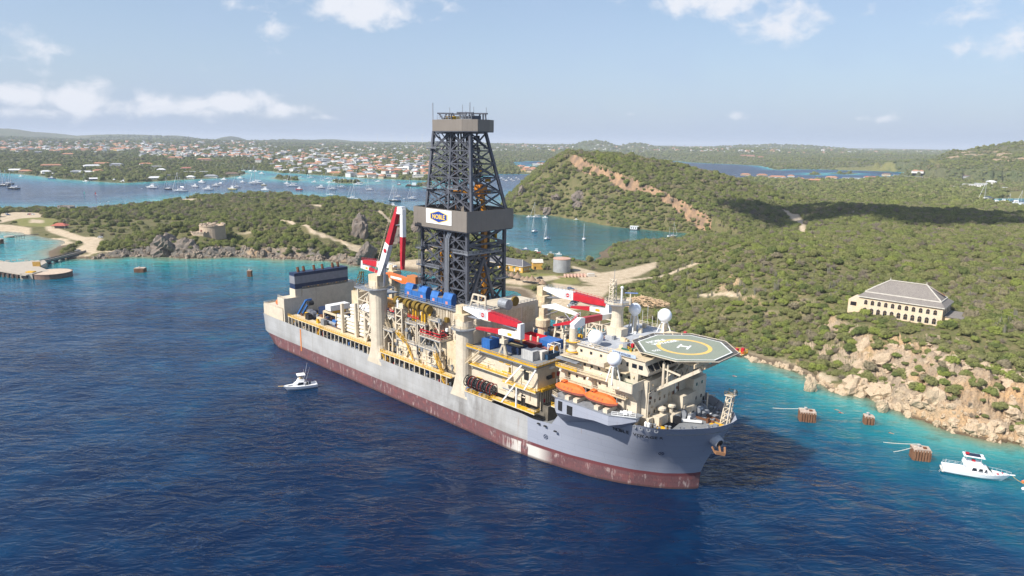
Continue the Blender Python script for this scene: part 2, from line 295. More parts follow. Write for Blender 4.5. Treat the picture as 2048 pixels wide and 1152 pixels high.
def land(x, y):
    """returns height, signed distance to the coast (+ inland), rock weight"""
    x = np.asarray(x, float); y = np.asarray(y, float)
    sA = sdist(POLY_A, x, y); sF = sdist(POLY_F, x, y); sd = np.maximum(sA, sF)
    for p in POLY_I: sd = np.maximum(sd, sdist(p, x, y))
    sM = sdist(POLY_M, x, y); sd = np.minimum(sd, -sM)
    r = np.hypot(x, y); rock = np.zeros(x.shape)
    n1 = fbm(x, y, 60, 5); n2 = fbm(x + 300, y - 80, 18, 4); n3 = fbm(x - 70, y + 40, 5.5, 4, .6)
    inl = np.maximum(sd, 0)
    # beach and low flats
    h = np.minimum(inl * .10, 2.6) + .25 * n2 * np.minimum(inl / 10, 1)
    # right hand limestone coast and the upland behind it
    wr = sstep(95, 165, x + (n1 * 30)) * sstep(1.0, .6, np.maximum(y - 250, 0) / 1400) * (sA > 0)
    wr = np.where(y > 560, wr * sstep(200, 330, x - (y - 560) * .25), wr)
    e = inl + n2 * 9
    cl = 7.5 * sstep(-1, 3.5, e) + 7.5 * sstep(9, 22, e + n1 * 10) + 8 * sstep(28, 60, e + n1 * 16) + 5 * sstep(60, 200, inl) + n1 * 5 + n2 * 1.6
    cl = cl * (1 - .55 * sstep(850, 1250, r)) - 7 * sstep(500, 900, y) * sstep(250, 500, x)
    cl = np.maximum(cl, 1.0)
    rk = wr * np.clip(1.2 - e / 30 + n1 * .5, 0, 1); n4 = np.abs(fbm(x + 31, y + 77, 2.6, 3, .55))
    cl = cl + rk * (n3 * 5.0 + np.abs(n2) * 3.5 - n4 * 4.0) * np.minimum(inl / 2.5, 1); cl = cl + rk * 1.1 * np.sin(cl * 1.7 + n1 * 9) * np.minimum(inl / 2.5, 1)
    h = h * (1 - wr) + cl * wr; rock = np.maximum(rock, rk * (inl > 0))
    # left peninsula: cliff along its south side, hummocky scrub above
    cx, cy = gp(450, 505)[:2]; ax, ay = gp(690, 515)[:2]; lx, ly = gp(300, 500)[:2]
    wp = sstep(lx - 55, lx + 20, x) * sstep(-95, -150, x) * (y < 1400) * (y > 420)
    wq = sstep(-95, -60, x) * sstep(75, -10, x) * (y > 560) * (y < 1000)
    ph = 7.5 * sstep(-1, 6, inl + n2 * 7) + 7 * sstep(14, 90, inl + n1 * 50) + n1 * 9 * sstep(10, 60, inl) + n2 * 2.4 * sstep(5, 30, inl)
    ph = np.maximum(ph, .6); prk = np.clip(1.15 - (inl + n2 * 6) / 13, 0, 1) * (y < 700)
    ph = ph + prk * (n3 * 5.5 - n4 * 3.5) * np.minimum(inl / 2, 1)
    h = h * (1 - wp) + ph * wp; rock = np.maximum(rock, wp * prk * (inl > 0))
    qh = np.maximum(.5, 9 * sstep(8, 60, inl) + n1 * 9 * sstep(5, 50, inl) + n2 * 2)
    h = h * (1 - wq) + np.maximum(h, qh) * wq
    # the tilted mesa above the inner bay
    rd, rz, side = rimz(x, y)
    zp = 87 - .217 * (x - 90) + .152 * (y - 1000) - .42 * np.maximum(y - 1080, 0) + n1 * 5; zp = np.where(zp > 76, 76 + (zp - 76) * .25, zp)
    zf = np.where(side > 0, 1e3, rz - 3 - 10.0 * sstep(0, 5, rd) - .56 * rd + n1 * 9 * np.minimum(rd / 40, 1) + n2 * 2.5)
    zl = 88 - .80 * np.maximum(92 - x, 0) + n1 * 8
    mesa = np.minimum(np.minimum(zp, zf), zl); mesa = np.where((y > 600) & (x < 900), mesa, -50)
    mesa = np.where(sA > 0, np.minimum(mesa, 1.2 + inl * 1.1), -50)
    mw = mesa > h
    rr = mw * np.where((side <= 0) & (rd < 7.5 + n2 * 6), 1.0, 0) * sstep(.0, .2, n1 + .36) * (x > 80)
    rock = np.where(mw, np.maximum(rock * 0, rr), rock)
    h = np.maximum(h, mesa)
    # far country: low hills, the town slopes and the skyline
    fw = sstep(0, 60, sF) * (r > 1150)
    fh = 3 + 16 * sstep(20, 600, sF + n1 * 200) + fbm(x, y, 900, 5) * 34 * sstep(150, 900, sF) + 42 * sstep(2600, 7500, r) + fbm(x + 900, y, 260, 3) * 12 * sstep(50, 300, sF)
    for (bx, by, bz, D, wx) in ((0, 257, 0, 8200, 700), (60, 264, 0, 8600, 900), (260, 269, 0, 8300, 1300), (345, 271, 0, 9000, 420), (462, 272.5, 0, 9000, 110), (660, 278.5, 0, 9200, 600), (1190, 282, 0, 6800, 300), (1275, 287.5, 0, 7000, 260), (1560, 290, 0, 8000, 1200), (960, 287, 0, 8200, 900)):
        d = ray(bx, by); s = D / d[1]; X = d[0] * s; Y = D; Z = CAM_H + d[2] * s
        fh = np.maximum(fh, (Z + n1 * 3) * np.exp(-((x - X) / wx) ** 2 - ((y - Y) / 700) ** 2))
    fh = np.maximum(fh, .8); fh = np.minimum(fh, np.maximum(95 + (r - 9500) * .004, 0) + 75)
    h = np.where(sF > 0, np.maximum(h * (1 - fw), fh * fw + np.minimum(inl * .1, 1.0)), h)
    # hill on the right
    hx, hy = 1940., 2350.
    hh = 124 * np.exp(-(np.maximum(0, np.hypot((x - hx) / 1.0, (y - hy) / 1.15) - 60) / 640) ** 2 * 1.6) + n1 * 10
    hh = np.where(hh > 34, hh, hh * .0)
    h = np.where(sd > 0, np.maximum(h, hh * sstep(0, 80, sd)), h)
    rock = np.maximum(rock, .55 * (hh > 60) * (hh < 95) * sstep(.06, .22, n1) * (x < hx - 300))
    # flat ground round the yellow house, the tank and the car park
    h = np.where(sd > 0, h, np.maximum(sd * .14, -7) - .35)
    return h, sd, rock
FLAT = P0([(1000, 578), (1000, 515), (1100, 512), (1190, 525), (1320, 512), (1345, 530), (1240, 575), (1215, 600), (1215, 640), (1100, 640), (1062, 622), (1066, 600)], 3)
def ground(x, y):
    x = np.atleast_1d(np.asarray(x, float)); y = np.atleast_1d(np.asarray(y, float))
    h, sd, rock = land(x, y)
    f = sstep(-18, 6, sdist(FLAT, x, y)) * (sd > 0)
    h = h * (1 - f) + np.minimum(3.0, .12 * np.maximum(sd, 0)) * f
    b = sstep(26, 16, np.hypot((x - BLD[0]), (y - BLD[1]))) if BLD is not None else 0
    h = h * (1 - b) + BLD[2] * b if BLD is not None else h
    return h, sd, rock * (1 - f)
BLD = None
_b = gp(1795, 652, 20); BLD = (_b[0] + 3, _b[1] + 9, 20.0)
def polar(az0, az1, na, r0, r1, nr):
    A = np.linspace(R(az0), R(az1), na); Rr = np.geomspace(r0, r1, nr); a, r = np.meshgrid(A, Rr); return (r * np.sin(a)).ravel(), (r * np.cos(a)).ravel()
NA, NR = 860, 720; GA, GR0, GR1 = 54., 150., 15000.
gx, gy = polar(-GA, GA, NA, GR0, GR1, NR)
gh, gsd, grk = ground(gx, gy); gr = np.hypot(gx, gy)
def lookup(F, x, y):
    """a field of the ground grid at any place, interpolated"""
    x = np.atleast_1d(np.asarray(x, float)); y = np.atleast_1d(np.asarray(y, float)); F = F.reshape(NR, NA)
    i = np.clip((np.arctan2(x, y) + R(GA)) / (2 * R(GA)) * (NA - 1), 0, NA - 1.001); j = np.clip(np.log(np.hypot(x, y) / GR0) / math.log(GR1 / GR0) * (NR - 1), 0, NR - 1.001)
    a = i.astype(int); b = j.astype(int); u = i - a; v = j - b
    return (F[b, a] * (1 - u) + F[b, a + 1] * u) * (1 - v) + (F[b + 1, a] * (1 - u) + F[b + 1, a + 1] * u) * v
def hz(x, y): return float(np.maximum(lookup(gh, x, y), 0)[0])
def gt(px_, py_):
    """where the sight line to a surveyed spot meets the ground"""
    d = ray(px_, py_); o = np.array([0, 0, CAM_H]); ts = np.geomspace(150, 14000, 3000) / d[1]
    P = o[None] + d[None] * ts[:, None]; h = np.maximum(lookup(gh, P[:, 0], P[:, 1]), 0); m = np.nonzero(P[:, 2] < h)[0]
    if len(m) == 0: return gp(px_, py_, 0)
    i = m[0]; a = P[max(i - 1, 0)]; b = P[i]; ha = a[2] - h[max(i - 1, 0)]; hb = h[i] - b[2]; t = ha / max(ha + hb, 1e-6)
    return a + (b - a) * t
# ---------------------------------------------------------------- ground sheet
CLEAR = {  # bare ground: paths, sand, dirt (surveyed outlines), value = kind
 'sand': [[(92, 453), (100, 452), (140, 465), (160, 472), (202, 480), (192, 503), (160, 506), (150, 500), (170, 488), (160, 482), (130, 474), (105, 466), (94, 460)],
          [(0, 428), (30, 424), (82, 426), (86, 434), (40, 437), (0, 446)], [(62, 438.5), (86, 440), (86, 446), (60, 446)], [(-60, 446), (20, 450), (60, 456), (60, 470), (20, 463), (-60, 461)],
          [(1145, 532), (1180, 541), (1200, 546), (1240, 541), (1290, 529), (1312, 524), (1310, 535), (1275, 552), (1235, 561), (1190, 567), (1165, 562), (1150, 545)],
          [(1105, 566), (1160, 573), (1215, 571), (1218, 580), (1205, 592), (1195, 615), (1130, 622), (1085, 618), (1075, 600), (1120, 588)],
          [(1058, 556), (1110, 551), (1118, 557), (1075, 566), (1040, 570), (1010, 566), (1010, 560)], [(1165, 568), (1240, 560), (1262, 558), (1262, 564), (1215, 572)],
          [(1010, 572), (1040, 574), (1062, 582), (1078, 596), (1070, 606), (1058, 604), (1040, 590), (1008, 580)],
          [(690, 520), (740, 524), (790, 524), (860, 517), (860, 524), (830, 543), (790, 538), (745, 530)],
          [(682, 482), (702, 490), (730, 495), (728, 500), (712, 505), (705, 497), (684, 487)], [(362, 398), (405, 398.5), (404, 401), (362, 400.5)], [(485, 394.5), (509, 395), (508, 397.5), (484, 397)], [(593, 409), (645, 411), (644, 413.5), (593, 411.5)],
          [(1565, 417), (1574, 421), (1584, 428), (1596, 428), (1606, 444), (1634, 474), (1624, 474), (1598, 447), (1580, 435), (1568, 424)],
          [(160, 474), (186, 474), (205, 478), (200, 482), (170, 480)], [(180, 504), (235, 502), (235, 506), (180, 508)]],
 'lawn': [[(18, 433), (60, 434), (110, 438), (118, 447), (100, 454), (40, 452)], [(1040, 545), (1105, 548), (1150, 556), (1160, 566), (1110, 572), (1110, 552), (1050, 556)], [(1660, 336), (1760, 330), (1880, 327), (1880, 332), (1780, 338), (1690, 341)], [(2010, 385), (2048, 381), (2100, 384), (2048, 396), (2015, 396)]]}
PATHS = [([(562, 441), (592, 453), (626, 464), (645, 469)], 2.2), ([(757, 421), (768, 430), (782, 445)], 2.4), ([(700, 497), (716, 503), (746, 515)], 2.5), ([(1258, 560), (1291, 557), (1316, 554), (1361, 538), (1393, 526)], 2.0), ([(1699, 425), (1720, 420), (1744, 411)], 1.6), ([(640, 470), (680, 482)], 2.0), ([(440, 466), (500, 464)], 1.5), ([(1400, 590), (1440, 588), (1478, 590)], 1.4), ([(1200, 571), (1262, 559)], 3)]
def clearing(x, y, kinds):
    w = np.zeros(x.shape)
    for k in kinds:
        for pl in _CLW[k]:
            lo = pl.min(0) - 8; hi = pl.max(0) + 8; m = (x > lo[0]) & (x < hi[0]) & (y > lo[1]) & (y < hi[1])
            if m.any(): w[m] = np.maximum(w[m], sstep(-2.0, 1.0, sdist(pl, x[m], y[m])))
    if 'sand' in kinds:
        for pl, hw in _PTW:
            lo = pl.min(0) - 8; hi = pl.max(0) + 8; m = (x > lo[0]) & (x < hi[0]) & (y > lo[1]) & (y < hi[1])
            if m.any(): w[m] = np.maximum(w[m], sstep(hw + .8, hw - .6, segdist(pl, x[m], y[m], False)))
    return w
_CLW = {k: [np.array([gt(*q)[:2] for q in pl]) for pl in v] for k, v in CLEAR.items()}
_PTW = [(np.array([gt(*q)[:2] for q in pl]), hw) for pl, hw in PATHS]

def grid_mesh(name, x, y, z, na, nr, keep, attrs, m, smooth=True):
    idx = np.arange(na * nr).reshape(nr, na); q = np.stack([idx[:-1, :-1], idx[:-1, 1:], idx[1:, 1:], idx[1:, :-1]], -1).reshape(-1, 4)[:, ::-1]
    if keep is not None: q = q[keep[q].any(1)]
    used = np.unique(q); mp_ = np.full(na * nr, -1); mp_[used] = np.arange(len(used)); q = mp_[q]
    me = bpy.data.meshes.new(name); me.vertices.add(len(used)); me.vertices.foreach_set('co', np.stack([x, y, z], -1)[used].astype(np.float32).ravel())
    me.loops.add(q.size); me.loops.foreach_set('vertex_index', q.astype(np.int32).ravel()); me.polygons.add(len(q)); me.polygons.foreach_set('loop_start', np.arange(0, q.size, 4, dtype=np.int32))
    try: me.polygons.foreach_set('loop_total', np.full(len(q), 4, np.int32))
    except Exception: pass
    me.update(calc_edges=True)
    if smooth: me.polygons.foreach_set('use_smooth', np.ones(len(q), bool))
    for k, v in attrs.items():
        at = me.attributes.new(k, 'FLOAT', 'POINT'); at.data.foreach_set('value', v[used].astype(np.float32))
    me.materials.append(m); o = bpy.data.objects.new(name, me); COL.objects.link(o); return o

def ground_material():
    m = bpy.data.materials.new('ground'); m.use_nodes = True; t = m.node_tree; b = t.nodes['Principled BSDF']; b.inputs['Roughness'].default_value = .95; b.inputs['Specular IOR Level'].default_value = .1
    geo = N(t, 'ShaderNodeNewGeometry'); L = t.links.new
    def noise(sc, det=5, ro=.6):
        n = N(t, 'ShaderNodeTexNoise', ins={'Scale': sc, 'Detail': det, 'Roughness': ro}); L(geo.outputs['Position'], n.inputs['Vector']); return n.outputs[0]
    def mixc(f, a, c):
        n = N(t, 'ShaderNodeMixRGB')
        for k, v in (('Fac', f), ('Color1', a), ('Color2', c)):
            if hasattr(v, 'node'): L(v, n.inputs[k])
            else: n.inputs[k].default_value = v if isinstance(v, float) else (*v, 1)
        return n.outputs[0]
    def rng(v, a, c, lo=0., hi=1.):
        n = N(t, 'ShaderNodeMapRange', ins={'From Min': a, 'From Max': c, 'To Min': lo, 'To Max': hi}); L(v, n.inputs['Value']); return n.outputs[0]
    soil = mixc(rng(noise(.12), .35, .7), (.115, .108, .048), (.22, .17, .095)); soil = mixc(rng(noise(.9), .4, .62), soil, (.085, .095, .036))
    wood = mixc(rng(noise(.02), .35, .65), (.10, .12, .05), (.165, .165, .08)); wood = mixc(rng(noise(.11, 4, .75), .42, .62), wood, (.07, .088, .038)); wood = mixc(rng(noise(.004), .45, .7), wood, (.15, .14, .075))
    def att(n): a = N(t, 'ShaderNodeAttribute', attribute_name=n); return a.outputs['Fac']
    c = mixc(att('far'), soil, wood)
    lawn = mixc(rng(noise(.2), .35, .7), (.16, .17, .05), (.24, .21, .09)); c = mixc(att('lawn'), c, lawn)
    sand = mixc(rng(noise(.25), .35, .7), (.56, .46, .33), (.40, .31, .21)); sand = mixc(rng(noise(1.6), .45, .75), sand, (.30, .24, .16)); c = mixc(att('sand'), c, sand)
    rk = mixc(rng(noise(.22, 7, .7), .38, .66), (.49, .385, .27), (.29, .225, .165)); rk = mixc(rng(noise(.06, 4), .45, .68), rk, (.56, .36, .19)); rk = mixc(rng(noise(1.3, 5, .7), .5, .72), rk, (.16, .13, .105))
    grey = mixc(rng(noise(.5, 6, .7), .4, .65), (.20, .18, .155), (.09, .08, .07)); rk2 = mixc(rng(noise(.05, 4), .34, .5), rk, grey); rk = mixc(att('grey'), rk, rk2); rk = mixc(att('mesa'), rk, mixc(rng(noise(.08, 5, .7), .38, .62), (.40, .255, .15), (.20, .14, .10)))
    slope = N(t, 'ShaderNodeSeparateXYZ'); L(geo.outputs['True Normal'], slope.inputs[0])
    steep = rng(slope.outputs[2], .80, .60); rf = math_n(t, 'MAXIMUM', math_n(t, 'MULTIPLY', steep, att('near')), rng(math_n(t, 'ADD', att('rock'), math_n(t, 'MULTIPLY', math_n(t, 'SUBTRACT', noise(.16, 4), .5), .9)), .38, .55), True)
    c = mixc(rf, c, rk)
    z = N(t, 'ShaderNodeSeparateXYZ'); L(geo.outputs['Position'], z.inputs[0]); wet = rng(math_n(t, 'ADD', z.outputs[2], math_n(t, 'MULTIPLY', noise(.8), .9)), 1.9, 1.0, 0., .85); c = mixc(math_n(t, 'MULTIPLY', wet, att('near')), c, (.085, .062, .04))
    L(c, b.inputs['Base Color'])
    bp = N(t, 'ShaderNodeBump', ins={'Strength': .8, 'Distance': 1.0}); L(math_n(t, 'ADD', math_n(t, 'MULTIPLY', noise(.5, 6, .7), math_n(t, 'ADD', math_n(t, 'MULTIPLY', rf, 2.2), .15)), math_n(t, 'MULTIPLY', math_n(t, 'MULTIPLY', noise(.11, 4, .75), att('far')), 9.)), bp.inputs['Height']); L(bp.outputs[0], b.inputs['Normal'])
    return m
beach = sstep(9, 3, gsd + 5 * fbm(gx, gy, 20, 3)) * (gsd > -3) * (gr < 800) * (gy < 640) * (grk < .3) * (gh < 3.2)
sandw = np.maximum(beach * (gx < 170), clearing(gx, gy, ['sand'])); lawnw = clearing(gx, gy, ['lawn'])
farw = sstep(900, 1700, gr)
ground_o = grid_mesh('terrain', gx, gy, gh, NA, NR, gsd > -14 - gr * .012, {'sand': sandw, 'lawn': lawnw, 'far': farw * (1 - sandw), 'rock': grk, 'near': (gr < 720) * 1.0, 'grey': sstep(-60, -100, gx), 'mesa': ((gr > 650) & (gr < 1500)) * 1.0}, ground_material())
tag(ground_o, 'dry scrubland, rocky coast and low hills of the island', None, kind='structure')

# ---------------------------------------------------------------- sea
def sea_material():
    m = bpy.data.materials.new('sea_water'); m.use_nodes = True; t = m.node_tree; b = t.nodes['Principled BSDF']; L = t.links.new
    b.inputs['IOR'].default_value = 1.33; b.inputs['Subsurface Weight'].default_value = 1.0; b.inputs['Subsurface Radius'].default_value = (.8, 1, 1); b.inputs['Subsurface Scale'].default_value = 9.0; b.subsurface_method = 'BURLEY'; b.inputs['Specular IOR Level'].default_value = .5
    geo = N(t, 'ShaderNodeNewGeometry')
    def noise(sc, det=5, ro=.6, vec=None, dist=0.):
        n = N(t, 'ShaderNodeTexNoise', ins={'Scale': sc, 'Detail': det, 'Roughness': ro, 'Distortion': dist}); L(vec or geo.outputs['Position'], n.inputs['Vector']); return n.outputs[0]
    def att(n): a = N(t, 'ShaderNodeAttribute', attribute_name=n); return a.outputs['Fac']
    sh = math_n(t, 'ADD', att('shallow'), math_n(t, 'MULTIPLY', math_n(t, 'MULTIPLY', math_n(t, 'SUBTRACT', noise(.045, 6, .65), .5), .55), att('patchy')))
    cr = N(t, 'ShaderNodeValToRGB'); e = cr.color_ramp.elements; e[0].position = 0; e[0].color = (.0005, .0112, .042, 1); e[1].position = 1; e[1].color = (.30, .27, .16, 1)
    for p_, c_ in ((.16, (.0007, .028, .08)), (.36, (.001, .088, .145)), (.58, (.006, .17, .20)), (.80, (.045, .27, .26)), (.92, (.14, .23, .165))):
        k = e.new(p_); k.color = (*c_, 1)
    L(sh, cr.inputs[0])
    reef = N(t, 'ShaderNodeMapRange', ins={'From Min': .52, 'From Max': .68, 'To Max': .6}); L(noise(.09, 5, .65), reef.inputs['Value'])
    mx = N(t, 'ShaderNodeMixRGB', ins={'Color2': (.012, .075, .075, 1)}); L(math_n(t, 'MULTIPLY', math_n(t, 'MULTIPLY', reef.outputs[0], att('patchy')), math_n(t, 'MULTIPLY', att('shallow'), 1.3, True)), mx.inputs['Fac']); L(cr.outputs[0], mx.inputs['Color1'])
    lg = N(t, 'ShaderNodeMixRGB'); L(att('lagoon'), lg.inputs['Fac']); L(mx.outputs[0], lg.inputs['Color1'])
    lc = N(t, 'ShaderNodeMixRGB', ins={'Color1': (.004, .075, .125, 1), 'Color2': (.006, .115, .15, 1)}); lr = N(t, 'ShaderNodeMapRange', ins={'From Min': .35, 'From Max': .65}); L(noise(.006, 3), lr.inputs['Value']); L(lr.outputs[0], lc.inputs['Fac'])
    lc2 = N(t, 'ShaderNodeMixRGB', ins={'Color2': (.05, .16, .12, 1)}); L(math_n(t, 'MULTIPLY', att('shallow'), .9, True), lc2.inputs['Fac']); L(lc.outputs[0], lc2.inputs['Color1'])
    lb = N(t, 'ShaderNodeMixRGB', ins={'Color2': (.005, .036, .10, 1)}); L(att('west'), lb.inputs['Fac']); L(lc2.outputs[0], lb.inputs['Color1']); L(lb.outputs[0], lg.inputs['Color2'])
    L(lg.outputs[0], b.inputs['Base Color'])
    # wind waves
    mpn = N(t, 'ShaderNodeMapping'); mpn.inputs['Rotation'].default_value = (0, 0, R(24)); mpn.inputs['Scale'].default_value = (.42, 1, 1); L(geo.outputs['Position'], mpn.inputs[0])
    w1 = noise(.27, 3, .6, mpn.outputs[0], .6); w3 = noise(.75, 2, .6, mpn.outputs[0], .3); w2 = noise(.05, 3, .5, mpn.outputs[0]); gust = N(t, 'ShaderNodeMapRange', ins={'From Min': .35, 'From Max': .65, 'To Min': .35, 'To Max': 1.45}); L(noise(.018, 4, .6), gust.inputs['Value'])
    hsum = math_n(t, 'ADD', math_n(t, 'MULTIPLY', math_n(t, 'ADD', math_n(t, 'MULTIPLY', w1, 1.05), math_n(t, 'MULTIPLY', w3, .2)), gust.outputs[0]), math_n(t, 'MULTIPLY', w2, 1.6))
    bp = N(t, 'ShaderNodeBump', ins={'Strength': 1.0, 'Distance': 1.0}); L(math_n(t, 'MULTIPLY', hsum, att('calm')), bp.inputs['Height']); L(bp.outputs[0], b.inputs['Normal'])
    rr = N(t, 'ShaderNodeMapRange', ins={'From Min': 0, 'From Max': 1, 'To Min': .06, 'To Max': .3}); L(att('farw'), rr.inputs['Value']); L(rr.outputs[0], b.inputs['Roughness']); sl = N(t, 'ShaderNodeMapRange', ins={'To Min': .33, 'To Max': .12}); L(att('farw'), sl.inputs['Value']); L(sl.outputs[0], b.inputs['Specular IOR Level'])
    return m
SA, SR = 470, 470
sx, sy = polar(-64, 64, SA, 25, 90000, SR)
sr = np.hypot(sx, sy); sh_, ssd, _ = land(sx, sy); off = np.maximum(-ssd, 0)
lag = sstep(0, 1, (sdist(P0([(-900, 440), (0, 418), (560, 400), (780, 430), (930, 470), (1010, 505), (1190, 540), (1400, 480), (1600, 380), (3000, 360), (6000, 300.1), (-3000, 300.1)]), sx, sy) > 0) * 1.0)
leftbay = sstep(-60, -130, sx)
scl = 34 + 40 * leftbay
shal = .98 * np.exp(-off / scl * .85) * (1 - .35 * sstep(100, 40, sx) * (1 - leftbay))
shal = np.where(lag > .5, np.exp(-off / 14), shal)
sea_o = grid_mesh('sea', sx, sy, np.zeros_like(sx), SA, SR, (ssd < 25 + sr * .03), {'shallow': shal, 'lagoon': lag, 'patchy': (1 - lag) * sstep(2, 20, off + 6), 'west': lag * sstep(-250, -650, sx), 'calm': 1 - .55 * lag, 'farw': sstep(400, 3000, sr)}, sea_material())
tag(sea_o, 'deep blue sea shading to turquoise over the shallows', None, kind='structure')
# ================================================================ the drill ship (x = metres from the stern, y = metres from the starboard side, z up)
SHIP_O = Vector((-118.51, 314.90, 0)); SHIP_RZ = R(-44)
ship = thing('drill_ship', 'huge grey and cream drill ship with a tall steel derrick amidships', 'drill ship', SHIP_O, SHIP_RZ)
def ship_pt(s, t, z): return SHIP_O + Matrix.Rotation(SHIP_RZ, 3, 'Z') @ Vector((s, t, z))
def on_ship(name, label, cat, s, t, z, rz=0.0, group=None): return thing(name, label, cat, ship_pt(s, t, z), SHIP_RZ + rz, group)
def sub(name, parent=None):
    o = bpy.data.objects.new(name, None); COL.objects.link(o); o.parent = parent or ship; o.empty_display_size = .5; return o
# ---- hull materials
def hull_material(below):
    m = bpy.data.materials.new('antifouling_red' if below else 'hull_grey'); m.use_nodes = True; t = m.node_tree; b = t.nodes['Principled BSDF']; L = t.links.new; b.inputs['Roughness'].default_value = .5 if not below else .75
    tc_ = N(t, 'ShaderNodeTexCoord'); sp = N(t, 'ShaderNodeSeparateXYZ'); L(tc_.outputs['Object'], sp.inputs[0])
    def noise(sc, scale=(1, 1, 1), det=6, ro=.65):
        mp_ = N(t, 'ShaderNodeMapping'); mp_.inputs['Scale'].default_value = scale; L(tc_.outputs['Object'], mp_.inputs[0]); n = N(t, 'ShaderNodeTexNoise', ins={'Scale': sc, 'Detail': det, 'Roughness': ro}); L(mp_.outputs[0], n.inputs['Vector']); return n.outputs[0]
    def rng(v, a, c, lo=0., hi=1.):
        n = N(t, 'ShaderNodeMapRange', ins={'From Min': a, 'From Max': c, 'To Min': lo, 'To Max': hi}); L(v, n.inputs['Value']); return n.outputs[0]
    def mixc(f, a, c):
        n = N(t, 'ShaderNodeMixRGB')
        for k, v in (('Fac', f), ('Color1', a), ('Color2', c)):
            if hasattr(v, 'node'): L(v, n.inputs[k])
            else: n.inputs[k].default_value = v if isinstance(v, float) else (*v, 1)
        return n.outputs[0]
    x, z = sp.outputs[0], sp.outputs[2]
    if not below:
        old = mixc(rng(noise(.12, (1, 1, .6)), .35, .68), (.44, .44, .435), (.34, .335, .325)); old = mixc(rng(noise(.5, (1, 1, .07)), .5, .75, 0., .6), old, (.30, .285, .255))
        soot = math_n(t, 'MULTIPLY', math_n(t, 'MULTIPLY', rng(x, 118., 138.), rng(x, 168., 150.)), rng(noise(.16, (1, 1, .5)), .42, .62, 0., .62)); old = mixc(soot, old, (.135, .12, .105))
        grime = math_n(t, 'MULTIPLY', rng(z, 8.2, 5.2), rng(noise(.3, (.4, .4, 1)), .35, .6, 0., .55)); old = mixc(grime, old, (.20, .185, .17))
        new = mixc(rng(noise(.1, (.5, .5, 2.)), .35, .7), (.325, .345, .405), (.30, .32, .38)); new = mixc(rng(noise(.7, (.25, .25, 3)), .55, .75, 0., .35), new, (.38, .39, .43))
        c = mixc(rng(x, 171.6, 172.0), old, new)
        c = mixc(rng(noise(1.1, (1, 1, .05)), .64, .76, 0., .6), c, (.26, .15, .08)); pl = N(t, 'ShaderNodeTexBrick', ins={'Scale': 1.0, 'Mortar Size': .035, 'Brick Width': 9., 'Row Height': 2.3, 'Color1': (1, 1, 1, 1), 'Color2': (.93, .93, .93, 1), 'Mortar': (.72, .72, .72, 1)}); pc_ = N(t, 'ShaderNodeCombineXYZ'); L(x, pc_.inputs[0]); L(z, pc_.inputs[1]); L(pc_.outputs[0], pl.inputs['Vector']); pm_ = N(t, 'ShaderNodeMixRGB', blend_type='MULTIPLY', ins={'Fac': .8}); L(c, pm_.inputs['Color1']); L(pl.outputs[0], pm_.inputs['Color2']); c = pm_.outputs[0]
    else:
        br = N(t, 'ShaderNodeTexBrick', ins={'Scale': 1.0, 'Mortar Size': .05, 'Brick Width': 2.2, 'Row Height': 1.05, 'Color1': (.215, .075, .072, 1), 'Color2': (.125, .06, .064, 1), 'Mortar': (.12, .045, .05, 1)})
        cb = N(t, 'ShaderNodeCombineXYZ'); L(x, cb.inputs[0]); L(z, cb.inputs[1]); L(cb.outputs[0], br.inputs['Vector'])
        base = mixc(rng(noise(.25), .35, .65), (.165, .066, .068), (.10, .052, .058)); c = mixc(rng(noise(.11, (1, 1, .5)), .4, .6, 0., .8), base, br.outputs[0])
        c = mixc(rng(noise(.55, (1, 1, .35)), .55, .68, 0., .75), c, (.21, .065, .062))
        c = mixc(rng(noise(.8, (1, 1, .25), 7, .7), .56, .66, 0., .8), c, (.46, .37, .34)); c = mixc(rng(noise(2.2, (1, 1, .5), 5, .7), .52, .62, 0., .6), c, (.085, .035, .04))
        pale = math_n(t, 'MULTIPLY', math_n(t, 'MULTIPLY', rng(x, 160., 168.), rng(x, 181., 176.)), rng(noise(.32, (1, 1, .12)), .45, .49)); c = mixc(math_n(t, 'MULTIPLY', pale, rng(z, 4.3, 4.0)), c, (.58, .55, .50))
        c = mixc(math_n(t, 'MULTIPLY', rng(x, 172., 174.), rng(z, 4.1, 4.3)), c, (.13, .03, .035))
        c = mixc(rng(z, .9, .3, 0., .8), c, (.05, .025, .022))
        c = mixc(rng(noise(1.3, (1, 1, .05)), .66, .78, 0., .7), c, (.30, .16, .08))
    L(c, b.inputs['Base Color']); return m
def resample(pts, n):
    p = np.array(pts, float); d = np.r_[0, np.cumsum(np.hypot(*np.diff(p, axis=0).T))]; q = np.linspace(0, d[-1], n); return np.stack([np.interp(q, d, p[:, 0]), np.interp(q, d, p[:, 1])], -1)
mid = np.array([[s, 0.] for s in np.arange(19, 165, 5.)])
def outline(stern, bow, flip=False):
    m_ = mid.copy()
    if flip: m_[:, 1] = 42
    return np.vstack([resample(stern, 8), m_, resample(bow, 30)])
L0 = outline([(4, 21), (3, 6), (5.6, 2), (14, 0)], [(165, 0), (176.6, 1.1), (183.8, 2.3), (194, 4.2), (202.7, 7.4), (210, 11.7), (214.6, 15.1), (218, 18.6), (219.3, 20.6)])
L5 = outline([(-1, 21), (-2, 3), (0, .5), (14, 0)], [(165, 0), (176.5, 1.0), (187, 2.4), (196.8, 5), (205.4, 8), (212.8, 12.3), (216.8, 16.2), (218.9, 19), (219.6, 20.6)])
L23 = outline([(-3, 21), (-3, 2), (-2, .4), (14, 0)], [(165, 0), (178, 0), (190, -.1), (205, -.3), (213.6, -.4), (218, 1.7), (221.9, 5.3), (225.4, 9.4), (227.7, 13.5), (228.6, 17.5), (228.5, 20.6)])
